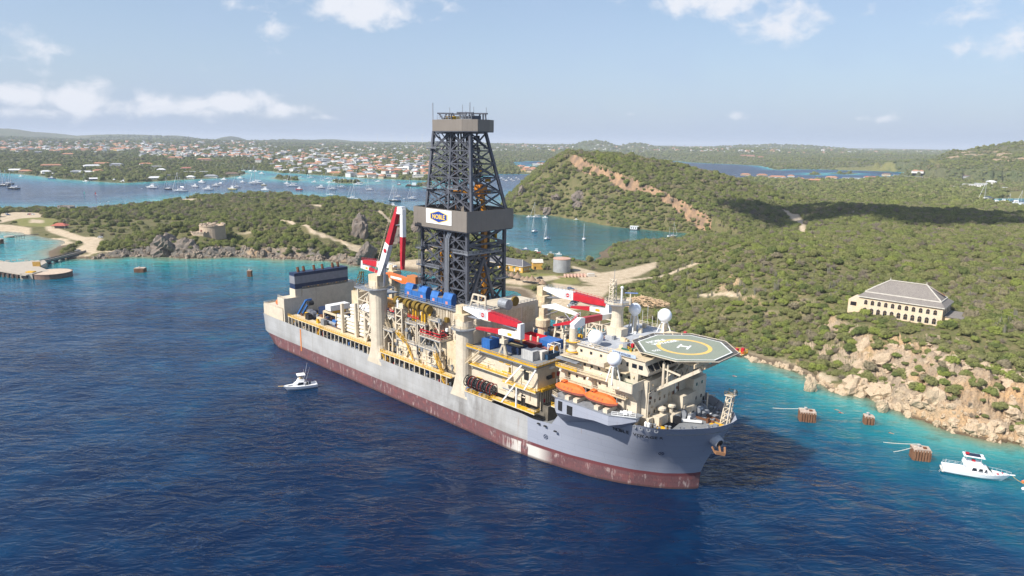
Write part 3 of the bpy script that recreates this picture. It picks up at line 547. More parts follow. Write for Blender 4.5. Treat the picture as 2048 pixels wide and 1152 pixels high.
M0 = outline([(4, 21), (3, 36), (5.6, 40), (14, 42)], [(165, 42), (176.6, 40.9), (183.8, 39.7), (194, 37.8), (202.7, 34), (210, 29.7), (214.6, 26.2), (218, 22.9), (219.3, 20.6)], True)
M5 = outline([(-1, 21), (-2, 39), (0, 41.5), (14, 42)], [(165, 42), (176.5, 41), (187, 39.4), (196.8, 36.6), (205.4, 33.2), (212.8, 29), (216.8, 25), (218.9, 22.3), (219.6, 20.6)], True)
M23 = outline([(-3, 21), (-3, 40), (-2, 41.6), (14, 42)], [(165, 42), (180, 41.8), (195, 40.3), (205, 37.5), (212, 34.4), (217.4, 31.5), (222.8, 27.5), (226, 24.5), (228.5, 20.6)], True)
def hull_at(i, z, port):
    a, b, c = (M0, M5, M23) if port else (L0, L5, L23)
    if z <= 0: return a[i]
    if z <= 5: return a[i] + (b[i] - a[i]) * (z / 5)
    return b[i] + (c[i] - b[i]) * min(1.08, ((z - 5) / 18) ** 1.2)
def ztop(s): return float(np.interp(s, [-4, 171, 175, 178.5, 184.5, 186.8, 209.4, 209.8, 212, 228], [13.8, 13.5, 13.0, 13.2, 13.6, 21.4, 21.4, 22.9, 23.2, 23.6]))
hull_g = hull_material(False); hull_r = hull_material(True)
NP = len(L0)
for nm, zs, mm in (('hull_side', None, hull_g), ('hull_bottom', [-4, 0, 1.2, 2.6, 4, 5.2], hull_r)):
    mb = MB()
    for port in (0, 1):
        rows = []
        for k in range(9 if zs is None else len(zs)):
            row = []
            for i in range(NP):
                s0 = (M23 if port else L23)[i][0]; z = zs[k] if zs else 5.2 + (ztop(s0) - 5.2) * k / 8
                p = hull_at(i, z, port); row.append((p[0], p[1], z))
            rows.append(row)
        if port: rows = rows[::-1]
        mb.loft(rows, cap=False, closed=False)
    mb.build(nm, mm, ship, smooth=True)
# inner face of the bow bulwark and the fore deck
def outline_z(z, i0, port): return [hull_at(i, z, port) for i in range(i0, NP)]
ibow = 8 + len(mid) + 21
fo = [tuple(p) for p in outline_z(21.2, ibow, 0)]; fp = [tuple(p) for p in outline_z(21.2, ibow, 1)]
MB().prism(fo + fp[::-1], 20.9, 21.2).build('fore_deck', deckgrey, ship)
mb = MB()
cx0 = (214, 19.5)
for port in (0, 1):
    lo = []; hi = []
    for i in range(ibow, NP):
        p = hull_at(i, 21.2, port); q = hull_at(i, ztop(L23[i][0]), port); k = .985
        lo.append((cx0[0] + (p[0] - cx0[0]) * k, cx0[1] + (p[1] - cx0[1]) * k, 21.2)); hi.append((cx0[0] + (q[0] - cx0[0]) * k, cx0[1] + (q[1] - cx0[1]) * k, ztop(L23[i][0])))
    top = [(hull_at(i, ztop(L23[i][0]), port)[0], hull_at(i, ztop(L23[i][0]), port)[1], ztop(L23[i][0]) + .03) for i in range(ibow, NP)]
    mb.loft([lo, hi, top] if port else [top, hi, lo], cap=False, closed=False)
mb.build('bulwark', hull_g, ship)
for k in range(13):   # bulwark stays on the port side
    i = ibow + 2 + k * 2 // 3; p = hull_at(min(i, NP - 2), 21.2, 1); q = hull_at(min(i, NP - 2), 23.2, 1); d = Vector((cx0[0] - p[0], cx0[1] - p[1], 0)).normalized()
    MB().bar((p[0] + d.x * 1.0, p[1] + d.y * 1.0, 21.2), (q[0] + d.x * .35, q[1] + d.y * .35, 23.1), .14, .3).build('bulwark_stay', hull_g, ship)
MB().prism([(1, 2), (14, .6), (165, .6), (184, 2.5), (184, 39.5), (165, 41.4), (14, 41.4), (1, 40)], 11.2, 11.5).build('main_deck', deckgrey, ship)
# ---- small helpers
def blk(name, s0, s1, t0, t1, z0, z1, m=cream, parent=None): return MB().box(s0, s1, t0, t1, z0, z1).build(name, m, parent or ship)
def rail(pts, m=yellow, h=1.1, step=1.6, toe=.3, parent=None, name='railing', w=.09):
    mb = MB()
    for a, b in zip(pts[:-1], pts[1:]):
        a = Vector(a); b = Vector(b); L_ = (b - a).length; n = max(1, round(L_ / step)); u = Vector((0, 0, 1))
        for k in range(n + 1):
            p = a + (b - a) * (k / n); mb.bar(p, p + u * h, w)
        for q in (h, h * .55): mb.bar(a + u * q, b + u * q, w * 1.1)
        if toe: mb.bar(a + u * toe / 2, b + u * toe / 2, w * .6, toe)
    return mb.build(name, m, parent or ship)
def stair(p, q, w=1.0, m=yellow, parent=None):
    p = Vector(p); q = Vector(q); d = (q - p); side = d.cross(Vector((0, 0, 1))).normalized() * w / 2; st = MB()
    for sgn in (-1, 1):
        st.bar(p + side * sgn, q + side * sgn, .12, .3); st.bar(p + side * sgn + Vector((0, 0, 1)), q + side * sgn + Vector((0, 0, 1)), .09)
        for k in range(4): a = p + d * (k / 3) + side * sgn; st.bar(a, a + Vector((0, 0, 1)), .08)
    n = max(3, int(abs(d.z) / .35))
    for k in range(1, n): c = p + d * (k / n); st.bar(c - side, c + side, .3, .06)
    return st.build('stairway', m, parent or ship)
def window(face, a, z, w, h, pos, parent, m=glass, fr=None, name='window'):
    """a framed pane on a wall: face 's' looks to starboard (y = pos), 'f' looks forward (x = pos)"""
    if face == 's':
        o = piece(name, a - w / 2, a + w / 2, pos - .05, pos + .05, z - h / 2, z + h / 2, m, parent)
        if fr: piece('window_frame', a - w / 2 - .1, a + w / 2 + .1, pos - .025, pos + .04, z - h / 2 - .1, z + h / 2 + .1, fr, parent)
    else:
        o = piece(name, pos - .05, pos + .05, a - w / 2, a + w / 2, z - h / 2, z + h / 2, m, parent)
        if fr: piece('window_frame', pos - .04, pos + .025, a - w / 2 - .1, a + w / 2 + .1, z - h / 2 - .1, z + h / 2 + .1, fr, parent)
    return o
def girder(mb, pts, w):
    """box girder along points (x, y, z, height)"""
    P = [Vector(p[:3]) for p in pts]; rings = []
    d = (P[-1] - P[0]); d.z = 0; d.normalize(); side = Vector((-d.y, d.x, 0)) * w / 2
    for i, p in enumerate(P):
        a = P[max(i - 1, 0)]; b = P[min(i + 1, len(P) - 1)]; t_ = (b - a).normalized(); n = side.normalized().cross(t_)
        if n.z < 0: n = -n
        h = pts[i][3] / 2; rings.append([p - side - n * h, p + side - n * h, p + side + n * h, p - side + n * h])
    return mb.loft(rings)
# ---- stern: raised house, transverse funnel casing, funnel
blk('stern_house', -1, 17.6, 1.2, 40.8, 11.5, 18.2); rail([(17.5, 1.3, 18.2), (-.8, 1.3, 18.2), (-.8, 40, 18.2)], cream, toe=.5)
casing = sub('funnel_casing')
MB().box(12.5, 18.6, 1.6, 11, 11.5, 23.6).build('casing_wall', cream, casing); MB().box(11, 18.63, 11.01, 40, 11.5, 26.9).build('casing_wall', cream, casing)
MB().box(13, 18.2, 7.6, 10.9, 23.6, 27.2).build('casing_wall', cream, casing)
for (z0, z1, m_) in ((27.2, 29.6, navy), (29.6, 33.2, mat('funnel_grey', (.24, .245, .27), .5)), (33.2, 34.6, navy)):
    MB().box(13.2, 18.0 + (.02 if m_ is navy else 0), 7.7, 36, z0, z1).build('funnel_band', m_, casing)
for tt in (11, 13.9, 19.3, 23.7, 29.2, 32.2):
    MB().cyl((15.6, tt, 33), (15.6, tt, 35.4), .62, 10).cyl((15.6, tt, 35.4), (15.1, tt, 36.9), .62, 10).build('exhaust_pipe', rust, casing)
rail([(18.5, 11.2, 26.9), (18.5, 39.8, 26.9)], cream2, toe=0, parent=casing); rail([(18.5, 1.8, 23.6), (12.6, 1.8, 23.6)], cream2, toe=0, parent=casing)
for k in range(5): MB().box(18.4, 18.8, 14 + k * 5, 14.5 + k * 5, 27.6, 28).build('flood_light', mat('lamp_housing', (.7, .35, .1), .4), casing)
# ---- gallery along the starboard side: posts, walkways, dark machinery behind
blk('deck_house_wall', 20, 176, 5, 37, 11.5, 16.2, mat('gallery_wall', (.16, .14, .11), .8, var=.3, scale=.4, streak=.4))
for (a, b, zz) in ((24, 52, 17.0), (51, 89, 16.9)):
    MB().box(a, b, .3, 5.2, zz - .35, zz).build('walkway', cream2, ship); rail([(a, .4, zz), (b, .4, zz)])
MB().box(92, 136, .3, 3.2, 16.05, 16.4).build('walkway', cream2, ship); rail([(95, .4, 16.4), (136.5, .4, 16.4)])
for k in range(40):
    s_ = 24.5 + k * 2.95
    if 87 < s_ < 95 or 134 < s_ < 146: continue
    piece('gallery_post', s_, s_ + .38, .25, .75, 13.4, 16.2 if s_ > 51 else 16.7, cream, ship)
gear = [mat('gear_grey', (.22, .24, .27), .5, var=.2), mat('gear_red', (.30, .03, .03), .5), blue, black, cream2, lgrey, navy]
rg = random.Random(5)
for k in range(75):
    s_ = 24 + rg.random() * 112
    if 87 < s_ < 96: continue
    w = .5 + rg.random() * 1.1; h = .8 + rg.random() * 1.9; t_ = 1.2 + rg.random() * 2.4; m_ = gear[rg.randrange(len(gear))]
    if rg.random() < .5: MB().cyl((s_, t_, 11.5), (s_, t_, 11.5 + h), w * .45, 9).cyl((s_, t_, 11.5 + h), (s_, t_, 11.5 + h + .3), w * .3, 9, r2=w * .1).build('valve_tank', m_, ship)
    else: MB().box(s_, s_ + w, t_, t_ + .9, 11.5, 11.5 + h).box(s_ + .1, s_ + w - .1, t_ + .1, t_ + .8, 11.5 + h, 11.8 + h).build('pump_unit', m_, ship)
MB().cyl((63, .9, 13.2), (84, .9, 13.2), .5, 10).build('gangway_tube', lgrey, ship)
for k in range(16): MB().cyl((63.6 + k * 1.3, .9, 13.2), (63.9 + k * 1.3, .9, 13.2), .62, 10).build('tube_rib', steel, ship)
stair((24.5, 2, 11.7), (27.5, 2, 17), 1.1); stair((49, .8, 13), (51.8, .8, 16.9), 1.0)
# ---- aft deck: riser rack posts, sloping blue davit, stowage
blk('riser_deck', 38, 91, 5, 37, 16.2, 17.0, deckbrown)
for (s_, t_, z1) in ((63.6, 3.0, 29.3), (73, 3.4, 31), (80.2, 3.0, 28.6), (86, 3.2, 27), (66, 14, 32), (76, 14, 32), (86, 14, 31)):
    MB().box(s_, s_ + 1.5, t_, t_ + 1.1, 16, z1, top=(0.2, .2, 0, 0)).build('rack_post', cream, ship)
for (p, q) in (((81.6, 3.3, 17), (86.2, 3.3, 26.8)), ((81.6, 3.3, 27), (86.2, 3.3, 25)), ((81.6, 3.3, 21), (86.2, 3.3, 19.5))): beam('rack_brace', p, q, .7, cream, ship)
dv = sub('blue_davit')
for t_ in (7, 9.4): beam('davit_arm', (21, t_, 16), (29, t_, 24.2), .9, blue, dv, h=.7)
beam('davit_cross_bar', (29, 7, 24.1), (29, 9.4, 24.1), .7, blue, dv); MB().cyl((30.5, 7, 22.8), (30.5, 9.4, 22.8), 1.1, 12).build('davit_sheave', black, dv)
for (s_, t_, r_) in ((33, 6.5, 2.1), (35.5, 6.6, 1.7)):
    MB().cyl((s_, t_ - .9, 18.6), (s_, t_ + .9, 18.6), r_, 14).build('hose_coil', mat('coil_grey', (.17, .18, .21), .6, var=.25), ship)
for (a, b, c, d, z0, z1, m_) in ((36, 42, 9, 13, 19, 22, navy), (43, 50, 14, 16, 18, 20.6, blue), (40, 44, 5.5, 8, 17, 18.6, cream2), (52, 55, 6, 8.5, 17, 19.6, blue), (45, 48, 6, 9, 17, 18.9, rust)):
    blk('deck_locker', a, b, c, d, z0, z1, m_)
fr = sub('stowage_frame')
for t_ in (7, 17): 
    for s_ in (44, 54): beam('frame_post', (s_, t_, 17), (s_, t_, 22), .7, cream2, fr)
for p, q in (((44, 7, 21.7), (44, 17, 21.7)), ((54, 7, 21.7), (54, 17, 21.7)), ((44, 7, 21.7), (54, 7, 21.7)), ((44, 17, 21.7), (54, 17, 21.7)), ((54, 7, 18), (54, 12, 21.5))): beam('frame_beam', p, q, .7, cream2, fr)
MB().cyl((47, 6.2, 18), (55, 6.2, 18), .75, 10).build('spool_tube', lgrey, ship)
# lattice access platform beside the aft crane
pf = sub('crane_platform'); MB().box(70, 90, 6, 13, 36.6, 37).build('platform_floor', lgrey, pf); rail([(70, 13, 37), (70, 6, 37), (88.5, 6, 37)], lgrey, h=1.5, toe=.3, parent=pf); rail([(70, 13, 37), (88, 13, 37)], lgrey, h=1.5, toe=0, parent=pf)
for s_ in (72, 80):
    for t_ in (6.5, 12.5): beam('platform_leg', (s_, t_, 17), (s_, t_, 36.6), .5, cream, pf)
    beam('platform_brace', (s_, 6.5, 27), (s_, 12.5, 36), .35, cream, pf)
for z_ in (27, 32): 
    for t_ in (6.5, 12.5): beam('platform_brace', (72, t_, z_), (80, t_, z_ + 4.5), .35, cream, pf); beam('platform_brace', (72, t_, z_), (80, t_, z_), .35, cream, pf)
# yellow lattice hose tower and orange gantry on the port side
tw = sub('hose_tower')
for k in range(5):
    z0 = 33 + k * 1.7; a = 2.4 - k * .33; b = 2.4 - (k + 1) * .33; cs, ct = 62 + k * .5, 13.5
    for (dx, dy) in ((-1, -1), (1, -1), (1, 1), (-1, 1)): beam('tower_leg', (cs + dx * a / 1.5, ct + dy * a / 1.5, z0), (cs + dx * b / 1.5, ct + dy * b / 1.5, z0 + 1.7), .22, ochre, tw)
    beam('tower_brace', (cs - a / 1.5, ct - a / 1.5, z0), (cs + b / 1.5, ct - b / 1.5, z0 + 1.7), .16, ochre, tw); beam('tower_brace', (cs + a / 1.5, ct - a / 1.5, z0), (cs + b / 1.5, ct + b / 1.5, z0 + 1.7), .16, ochre, tw)
MB().box(60, 65, 11, 16, 17, 33).build('tower_base', cream2, tw)
ga = sub('riser_gantry'); girder(MB(), [(54, 34, 36.4, 1.6), (66, 34, 35.2, 2.6), (73, 34, 36, 2.6)], 2.6).build('gantry_girder', orange, ga)
MB().box(70, 76, 32.5, 36, 35, 38.2).build('gantry_trolley', mat('worn_orange', (.48, .17, .05), .7, rgb2=(.2, .1, .05), scale=.8), ga); piece('name_plate', 58, 66, 32.62, 32.66, 35.3, 36.3, white, ga)
for s_ in (57, 72): beam('gantry_leg', (s_, 34, 17), (s_, 34, 35), 1.4, cream2, ga)
# ---- cranes
def pedestal(cr, s_, t_, z0, z1, r_, flare):
    prof = [(r_ * 1.75 if flare else r_, z0), (r_ * 1.32 if flare else r_, z0 + 3.2), (r_, z0 + 7.5), (r_, z1 - 3.4), (r_ * 1.22, z1 - 3.1), (r_ * 1.22, z1 - 2.7), (r_, z1 - 2.6), (r_ * 1.03, z1)]
    mb = MB().lathe(prof, 20, (s_, t_))
    if flare: mb.v = [(x, max(y, -.1), z) for x, y, z in mb.v]
    mb.build('pedestal', cream2 if not flare else cream, cr, smooth=False)
    rail([(s_ + r_ * 1.5 * math.cos(a), t_ + r_ * 1.5 * math.sin(a), z1 - 2.6) for a in np.linspace(0, 2 * math.pi, 13)], cream2, toe=0, parent=cr, step=2); MB().lathe([(r_, z1 - 2.9), (r_ * 1.55, z1 - 2.9), (r_ * 1.55, z1 - 2.6), (r_, z1 - 2.6)], 16, (s_, t_)).build('pedestal_platform', lgrey, cr)
def logo(cr, s_, y, z, d, ring):
    """round red emblem on a white panel"""
    piece('emblem_panel', s_ - 1.7, s_ + 1.7, y - .03, y, z - 1.0, z + 1.0, mat('pale_grey_panel', (.55, .56, .58), .5), cr)
    MB().cyl((s_, y - .05, z), (s_, y - .03, z), .72, 14).build('emblem_disc', ring, cr); piece('emblem_bar', s_ - .45, s_ + .45, y - .09, y - .055, z - .1, z + .1, white, cr)
def flat_crane(name, s0, t0, zt, r_, zp, L1, wf, drop, jl, flare=False, z0=11.5, sgn=1, w=1.9):
    cr = sub(name); pedestal(cr, s0, t0, z0, zp, r_, flare); X = lambda d: s0 + sgn * d
    MB().box(s0 - r_ * .8, s0 + r_ * .8, t0 - r_ * .8, t0 + r_ * .8, zp, zp + 2.2).box(s0 - r_ * .9, s0 + .3, t0 - r_ * .5, t0 + r_ * .5, zp + 2.2, zt + .5).build('slew_house', cream2, cr)
    MB().box(s0 - r_ * .5, s0 + r_ * .6, t0 + r_ * .5, t0 + r_ * 1.15, zp + .3, zp + 2.5, top=(.2, .5, 0, .2)).build('cab', glass, cr)
    y0 = t0
    girder(MB(), [(X(-1.2), y0, zt, .7), (X(4), y0, zt - .35, 1.9), (X(8), y0, zt - .75, 2.9), (X(L1 * wf), y0, zt - .7, 2.8)], w).build('boom', white, cr)
    girder(MB(), [(X(L1 * wf), y0, zt - .7, 2.7), (X(L1 * .8), y0, zt - .9, 2.3), (X(L1), y0, zt - 1.0, 1.5)], w * .96).build('boom', red, cr, label='red outer half of the boom')
    MB().box(min(X(L1 - .6), X(L1 + 1.2)), max(X(L1 - .6), X(L1 + 1.2)), y0 - w * .5, y0 + w * .5, zt - drop - .8, zt - .6, top=(.6, .1, 0, 0)).build('knuckle', white, cr)
    girder(MB(), [(X(L1 + .6), y0, zt - drop, 1.9), (X(L1 - jl * .45), y0, zt - drop - .3, 1.6)], w * .8).build('jib', white, cr)
    girder(MB(), [(X(L1 - jl * .45), y0, zt - drop - .3, 1.5), (X(L1 - jl), y0, zt - drop - 1.2, .7)], w * .76).build('jib', red, cr, label='red tip half of the jib')
    MB().cyl((X(1.5), y0 - w * .3, zp + 1.5), (X(8), y0 - w * .3, zt - 2.4), .32, 8).cyl((X(1.5), y0 + w * .3, zp + 1.5), (X(8), y0 + w * .3, zt - 2.4), .32, 8).build('luffing_cylinder', steel, cr)
    MB().cyl((X(L1 * .62), y0, zt - 2.3), (X(L1), y0, zt - 2.7), .3, 8).build('knuckle_cylinder', steel, cr)
    rail([(X(1), y0 - w * .5, zt + .2), (X(L1 * wf), y0 - w * .5, zt + .75)], lgrey, toe=0, parent=cr, w=.07, name='catwalk_rail'); rail([(X(L1 * wf), y0 - w * .5, zt + .65), (X(L1), y0 - w * .5, zt - .2)], red, toe=0, parent=cr, w=.08, name='catwalk_rail'); rail([(X(1), y0 + w * .5, zt + .2), (X(L1 * wf), y0 + w * .5, zt + .75)], lgrey, toe=0, parent=cr, w=.07, name='catwalk_rail')
    logo(cr, X(L1 * wf - 2.4), y0 - w * .5 - .02, zt - .7, .8, red); piece('warning_plate', X(L1 - 3.6) - .9, X(L1 - 3.6) + .9, y0 - w * .4 - .05, y0 - w * .4 - .01, zt - drop - .6, zt - drop + .3, yellow, cr)
    return cr
flat_crane('deck_crane', 140.6, 2.6, 41.6, 3.0, 37.4, 25.2, .48, 4.6, 19, flare=True, z0=11)
flat_crane('deck_crane', 143.4, 39, 43.4, 2.6, 38.5, 28.6, .5, 3.6, 15.5)
flat_crane('deck_crane', 52.5, 38.6, 39.2, 2.6, 35, 24.5, .5, 3.6, 12, sgn=-1)
cr = sub('deck_crane'); pedestal(cr, 91.6, 2.7, 11, 43.2, 3.3, True)     # aft starboard crane, boom topped up
MB().box(88.9, 94.6, .2, 5.2, 41, 45.6).build('slew_house', cream2, cr); MB().box(89.6, 92.4, 5.2, 7, 42, 44.6).build('cab', glass, cr)
bx = lambda k: (92.8 + 12.6 * k, 2.7, 44.6 + 27.2 * k)
girder(MB(), [(*bx(0), 1.1), (*bx(.12), 2.2), (*bx(.3), 2.8), (*bx(.5), 2.5)], 1.9).build('boom', white, cr)
girder(MB(), [(*bx(.5), 2.45), (*bx(.75), 2.1), (*bx(1), 1.3)], 1.8).build('boom', red, cr, label='red upper half of the raised boom')
mb = MB()
for k in range(17):
    a = Vector(bx(.04 + k * .056)) + Vector((-1.9, -1.1, .8)); mb.bar(a, a + Vector((-.5, 0, .25)), .09)
mb.bar(Vector(bx(.03)) + Vector((-2.2, -1.1, 1)), Vector(bx(.97)) + Vector((-1.6, -1.1, .8)), .1); mb.build('catwalk_rail', cream2, cr)
MB().box(105.0, 108.6, 1.8, 3.6, 69.6, 72.2, top=(.8, .3, 0, 0)).build('knuckle', white, cr)
girder(MB(), [(108, 2.7, 71.4, 1.6), (107.6, 2.75, 61.5, 1.9)], 1.5).build('jib', white, cr); girder(MB(), [(107.6, 2.7, 61.5, 1.8), (107, 2.75, 51, 1.0)], 1.4).build('jib', red, cr, label='red lower half of the hanging jib')
MB().cyl((95.2, 2.7, 41.5), bx(.33), .42, 10).build('luffing_cylinder', steel, cr); MB().cyl(bx(.75), (107.8, 2.7, 66), .3, 8).build('knuckle_cylinder', steel, cr)
q = Vector(bx(.4)); MB().cyl((q.x + .2, 1.56, q.z), (q.x + .2, 1.5, q.z), .8, 14).build('emblem_disc', red, cr)
MB().box(106.4, 107.6, 2.2, 3.3, 49.6, 51).build('hook_block', red, cr)
cr = sub('service_crane')                                             # small knuckle crane on the cargo deck
MB().lathe([(1.9, 29), (1.7, 33), (2.5, 33.2), (2.5, 35.6), (1.9, 36)], 16, (153.2, 27.5)).build('pedestal', cream2, cr); MB().box(152.2, 154.4, 26.5, 28.5, 36, 39.5).build('slew_house', cream2, cr)
girder(MB(), [(153, 27.5, 40.1, .7), (158.5, 27.5, 41, 1.9), (168.2, 27.5, 40, .8)], 1.0).build('boom', white, cr); girder(MB(), [(168.4, 27.5, 40.2, .9), (167, 27.5, 37.2, 1.4), (158.3, 27.5, 34.4, .7)], .9).build('jib', red, cr); MB().cyl((154, 27.5, 37), (159.5, 27.5, 39.4), .22, 8).build('luffing_cylinder', steel, cr); MB().cyl((163, 27.5, 39.4), (167, 27.5, 36.6), .2, 8).build('knuckle_cylinder', steel, cr)
cr = sub('service_crane')                                             # provision crane beside the accommodation
MB().lathe([(1.25, 30), (1.25, 36), (1.55, 36.2), (1.55, 36.6), (1.2, 36.8), (1.15, 43)], 16, (184.8, 5)).build('pedestal', cream, cr)
girder(MB(), [(185, 4.2, 43.5, 1.6), (185, 7.4, 44.4, 2.6), (185, 9, 44.4, 2.0)], 1.6).build('slew_house', white, cr); girder(MB(), [(185, 9, 44.5, 1.9), (185, 17.6, 44, 1.7)], 1.3).build('boom', red, cr); girder(MB(), [(185, 17.6, 44, 1.6), (185, 25, 43.4, 1.3)], 1.2).build('jib', white, cr); rail([(184.2, 4.4, 45), (184.2, 8.8, 45.8)], white, toe=0, parent=cr); MB().cyl((185, 5.2, 40.5), (185, 10.5, 43.4), .2, 8).build('luffing_cylinder', steel, cr)
for z_ in (33, 36, 39): MB().lathe([(1.3, z_), (2.1, z_), (2.1, z_ + .12), (1.3, z_ + .12)], 12, (184.8, 5)).build('pedestal_platform', yellow, cr)
# ---- drilling substructure amidships
ss = sub('substructure')
def sb(name, *a, m=cream, **k): return blk(name, *a, m, ss)
sb('module_wall', 102, 125, 3, 12, 16.2, 22.3); sb('module_wall', 95, 102, 6, 14, 16.2, 30, m=cream2); sb('module_wall', 125, 136, 6, 14, 16.2, 26, m=cream2)
sb('module_wall', 101, 126, 8, 12, 22.3, 25.6, m=cream2); sb('substructure_wall', 97, 134, 9.2, 33, 25.6, 37); sb('substructure_wall', 134.02, 146, 9.4, 33, 22, 40.2, m=cream); sb('drill_floor', 95, 134, 8.2, 34, 37.02, 37.4, m=deckgrey)
sb('module_roof', 102, 126, 2.7, 8, 22.32, 22.6, m=lgrey)
for k in range(17): piece('wall_rib', 112.8 + k * .86, 113.0 + k * .86, 8.85, 9.2, 32.5, 36.6, cream, ss)
for k in range(8): piece('wall_rib', 103 + k * 2.8, 103.25 + k * 2.8, 2.8, 3.0, 16.6, 22, cream2, ss)
rail([(97, 8.3, 37.4), (134, 8.3, 37.4)], lgrey, h=1.4, toe=.2, parent=ss); rail([(102, 2.9, 22.6), (125, 2.9, 22.6)], cream, toe=.3, parent=ss)
for (a, b, c, d, z_, m_) in ((92.5, 101, 4, 9, 30, lgrey), (106.5, 113, 3.8, 9, 29.6, lgrey), (113, 118, 4, 9, 30.4, lgrey), (115, 127, 3.4, 8.5, 26.4, lgrey), (118, 124, 5.5, 9, 32.6, lgrey), (95, 101, 2, 6, 25, lgrey)):
    MB().box(a, b, c, d, z_ - .35, z_).build('platform_floor', m_, ss); rail([(a, d, z_), (a, c, z_), (b, c, z_), (b, d, z_)], cream, h=1.2, toe=.3, parent=ss)
    for (x_, y_) in ((a + .3, c + .3), (b - .3, c + .3)): beam('platform_leg', (x_, y_, max(16.4, z_ - 7)), (x_, y_, z_ - .3), .45, cream, ss)
    beam('platform_brace', (a + .3, c + .3, z_ - 4), (a + 3.6, c + .3, z_ - .4), .3, cream, ss); beam('platform_brace', (b - .3, c + .3, z_ - 4), (b - 3.4, c + .3, z_ - .4), .3, cream, ss)
lf = sub('lift_tower')
for (x_, y_) in ((101.3, 3.6), (105, 3.6), (105, 6.6), (101.3, 6.6)): beam('tower_leg', (x_, y_, 23), (x_, y_, 34.4), .55, cream, lf)
for z_ in (25, 28.3, 31.3, 34.2):
    for p, q in (((101.3, 3.6), (105, 3.6)), ((105, 3.6), (105, 6.6)), ((101.3, 6.6), (105, 6.6)), ((101.3, 3.6), (101.3, 6.6))): beam('tower_girt', (*p, z_), (*q, z_), .4, cream, lf)
for z_ in (25, 28.3, 31.3): beam('tower_brace', (101.3, 3.6, z_), (105, 3.6, z_ + 3), .32, cream, lf); beam('tower_brace', (105, 3.6, z_), (105, 6.6, z_ + 3), .32, cream, lf)
MB().box(102.4, 105, 4, 6.4, 34.4, 36).build('lift_motor', cream, lf); MB().cyl((102, 4, 34.4), (102, 4, 37), .45, 10).build('vent_pipe', white, lf)
for (s_) in (99, 104.9, 110.2, 115.4):        # tensioner sheaves and cylinders
    MB().cyl((s_ - .9, 6.2, 36.2), (s_ + .9, 6.2, 36.2), 1.65, 18).build('tensioner_sheave', ochre, ss); MB().cyl((s_ + 1.1, 6.4, 35.8), (s_ + 2.3, 6.4, 35.8), 1.55, 18).build('tensioner_sheave', mat('ochre_dark', (.22, .14, .02), .6), ss)
for k, s_ in enumerate((105.9, 108.3, 110, 111.6, 113.6, 115.2, 117.2, 118)):
    MB().cyl((s_, 6.2, 28.5 if k > 4 else 30.2), (s_, 6.2, 34.4), .42, 10).build('tensioner_cylinder', yellow if k % 3 else ochre, ss)
rail([(106.5, 5, 31.6), (113, 5, 31.6)], red, h=1.0, toe=.3, parent=ss); rail([(93.5, 5, 31.6), (98, 5, 31.6)], red, h=1.2, toe=.4, parent=ss)
for (p, q) in (((103.5, 2.2, 25.4), (108.5, 2.2, 22.6)), ((109, 2.6, 22.6), (113, 2.6, 16.6)), ((126, 1.6, 22.4), (130.4, 1.6, 16.4)), ((119, 5, 32.6), (123.5, 5, 26.6)), ((95, 1.2, 16.4), (99, 1.2, 12)), ((93, 3.6, 30), (97, 3.6, 25)), ((130, 1, 16.4), (133.5, 1, 12))): stair(p, q, 1.1, yellow if p[2] < 26 else cream2, ss)
cage = sub('red_basket')                        # open red lifting frame
for (x_, y_) in ((115.6, 3.8), (121, 3.8), (126, 4.4), (126, 7.4), (121, 8), (116.5, 8)): beam('basket_post', (x_, y_, 26.4), (x_, y_, 28.8), .3, red, cage)
pts = [(115.6, 3.8), (126, 4.0), (126, 8), (115.6, 8), (115.6, 3.8)]
for z_ in (26.8, 27.8, 28.8):
    for a, b in zip(pts[:-1], pts[1:]): beam('basket_bar', (*a, z_), (*b, z_), .26, red, cage)
MB().box(116.5, 125, 4.6, 7.4, 26.45, 28).build('basket_load', black, cage)
bh = []                                          # blue drilling houses with sloped tops
for (a, b, z1, low) in ((96.6, 101, 42.0, 0), (101.2, 104.6, 40.1, 1), (104.7, 109.2, 42.2, 0), (111.8, 115.7, 41.4, 0), (115.9, 118.6, 39.9, 1), (118.7, 123.4, 41.9, 0)):
    hs = sub('blue_cabin'); d = 2.5; a += 3.0; b += 3.0; z1 += .5
    if low: MB().box(a, b, 9, 9 + d, 37.4, z1).build('cabin_wall', blue, hs); MB().box(a, b, 8.95, 9 + d, z1, z1 + .15).build('cabin_roof', mat('grey_brown_roof', (.22, .17, .14), .8), hs)
    else:
        prof = [(9, 37.4), (9, z1 - 1.9), (9.9, z1), (9 + d - .4, z1), (9 + d, z1 - .6), (9 + d, 37.4)]
        MB().loft([[(a, y, z) for y, z in prof], [(b, y, z) for y, z in prof]]).build('cabin_wall', blue, hs)
        piece('notice', (a + b) / 2 - .7, (a + b) / 2 + .5, 8.96, 8.99, 38.6, 39.6, mat('pink_sign', (.6, .25, .22), .6), hs)
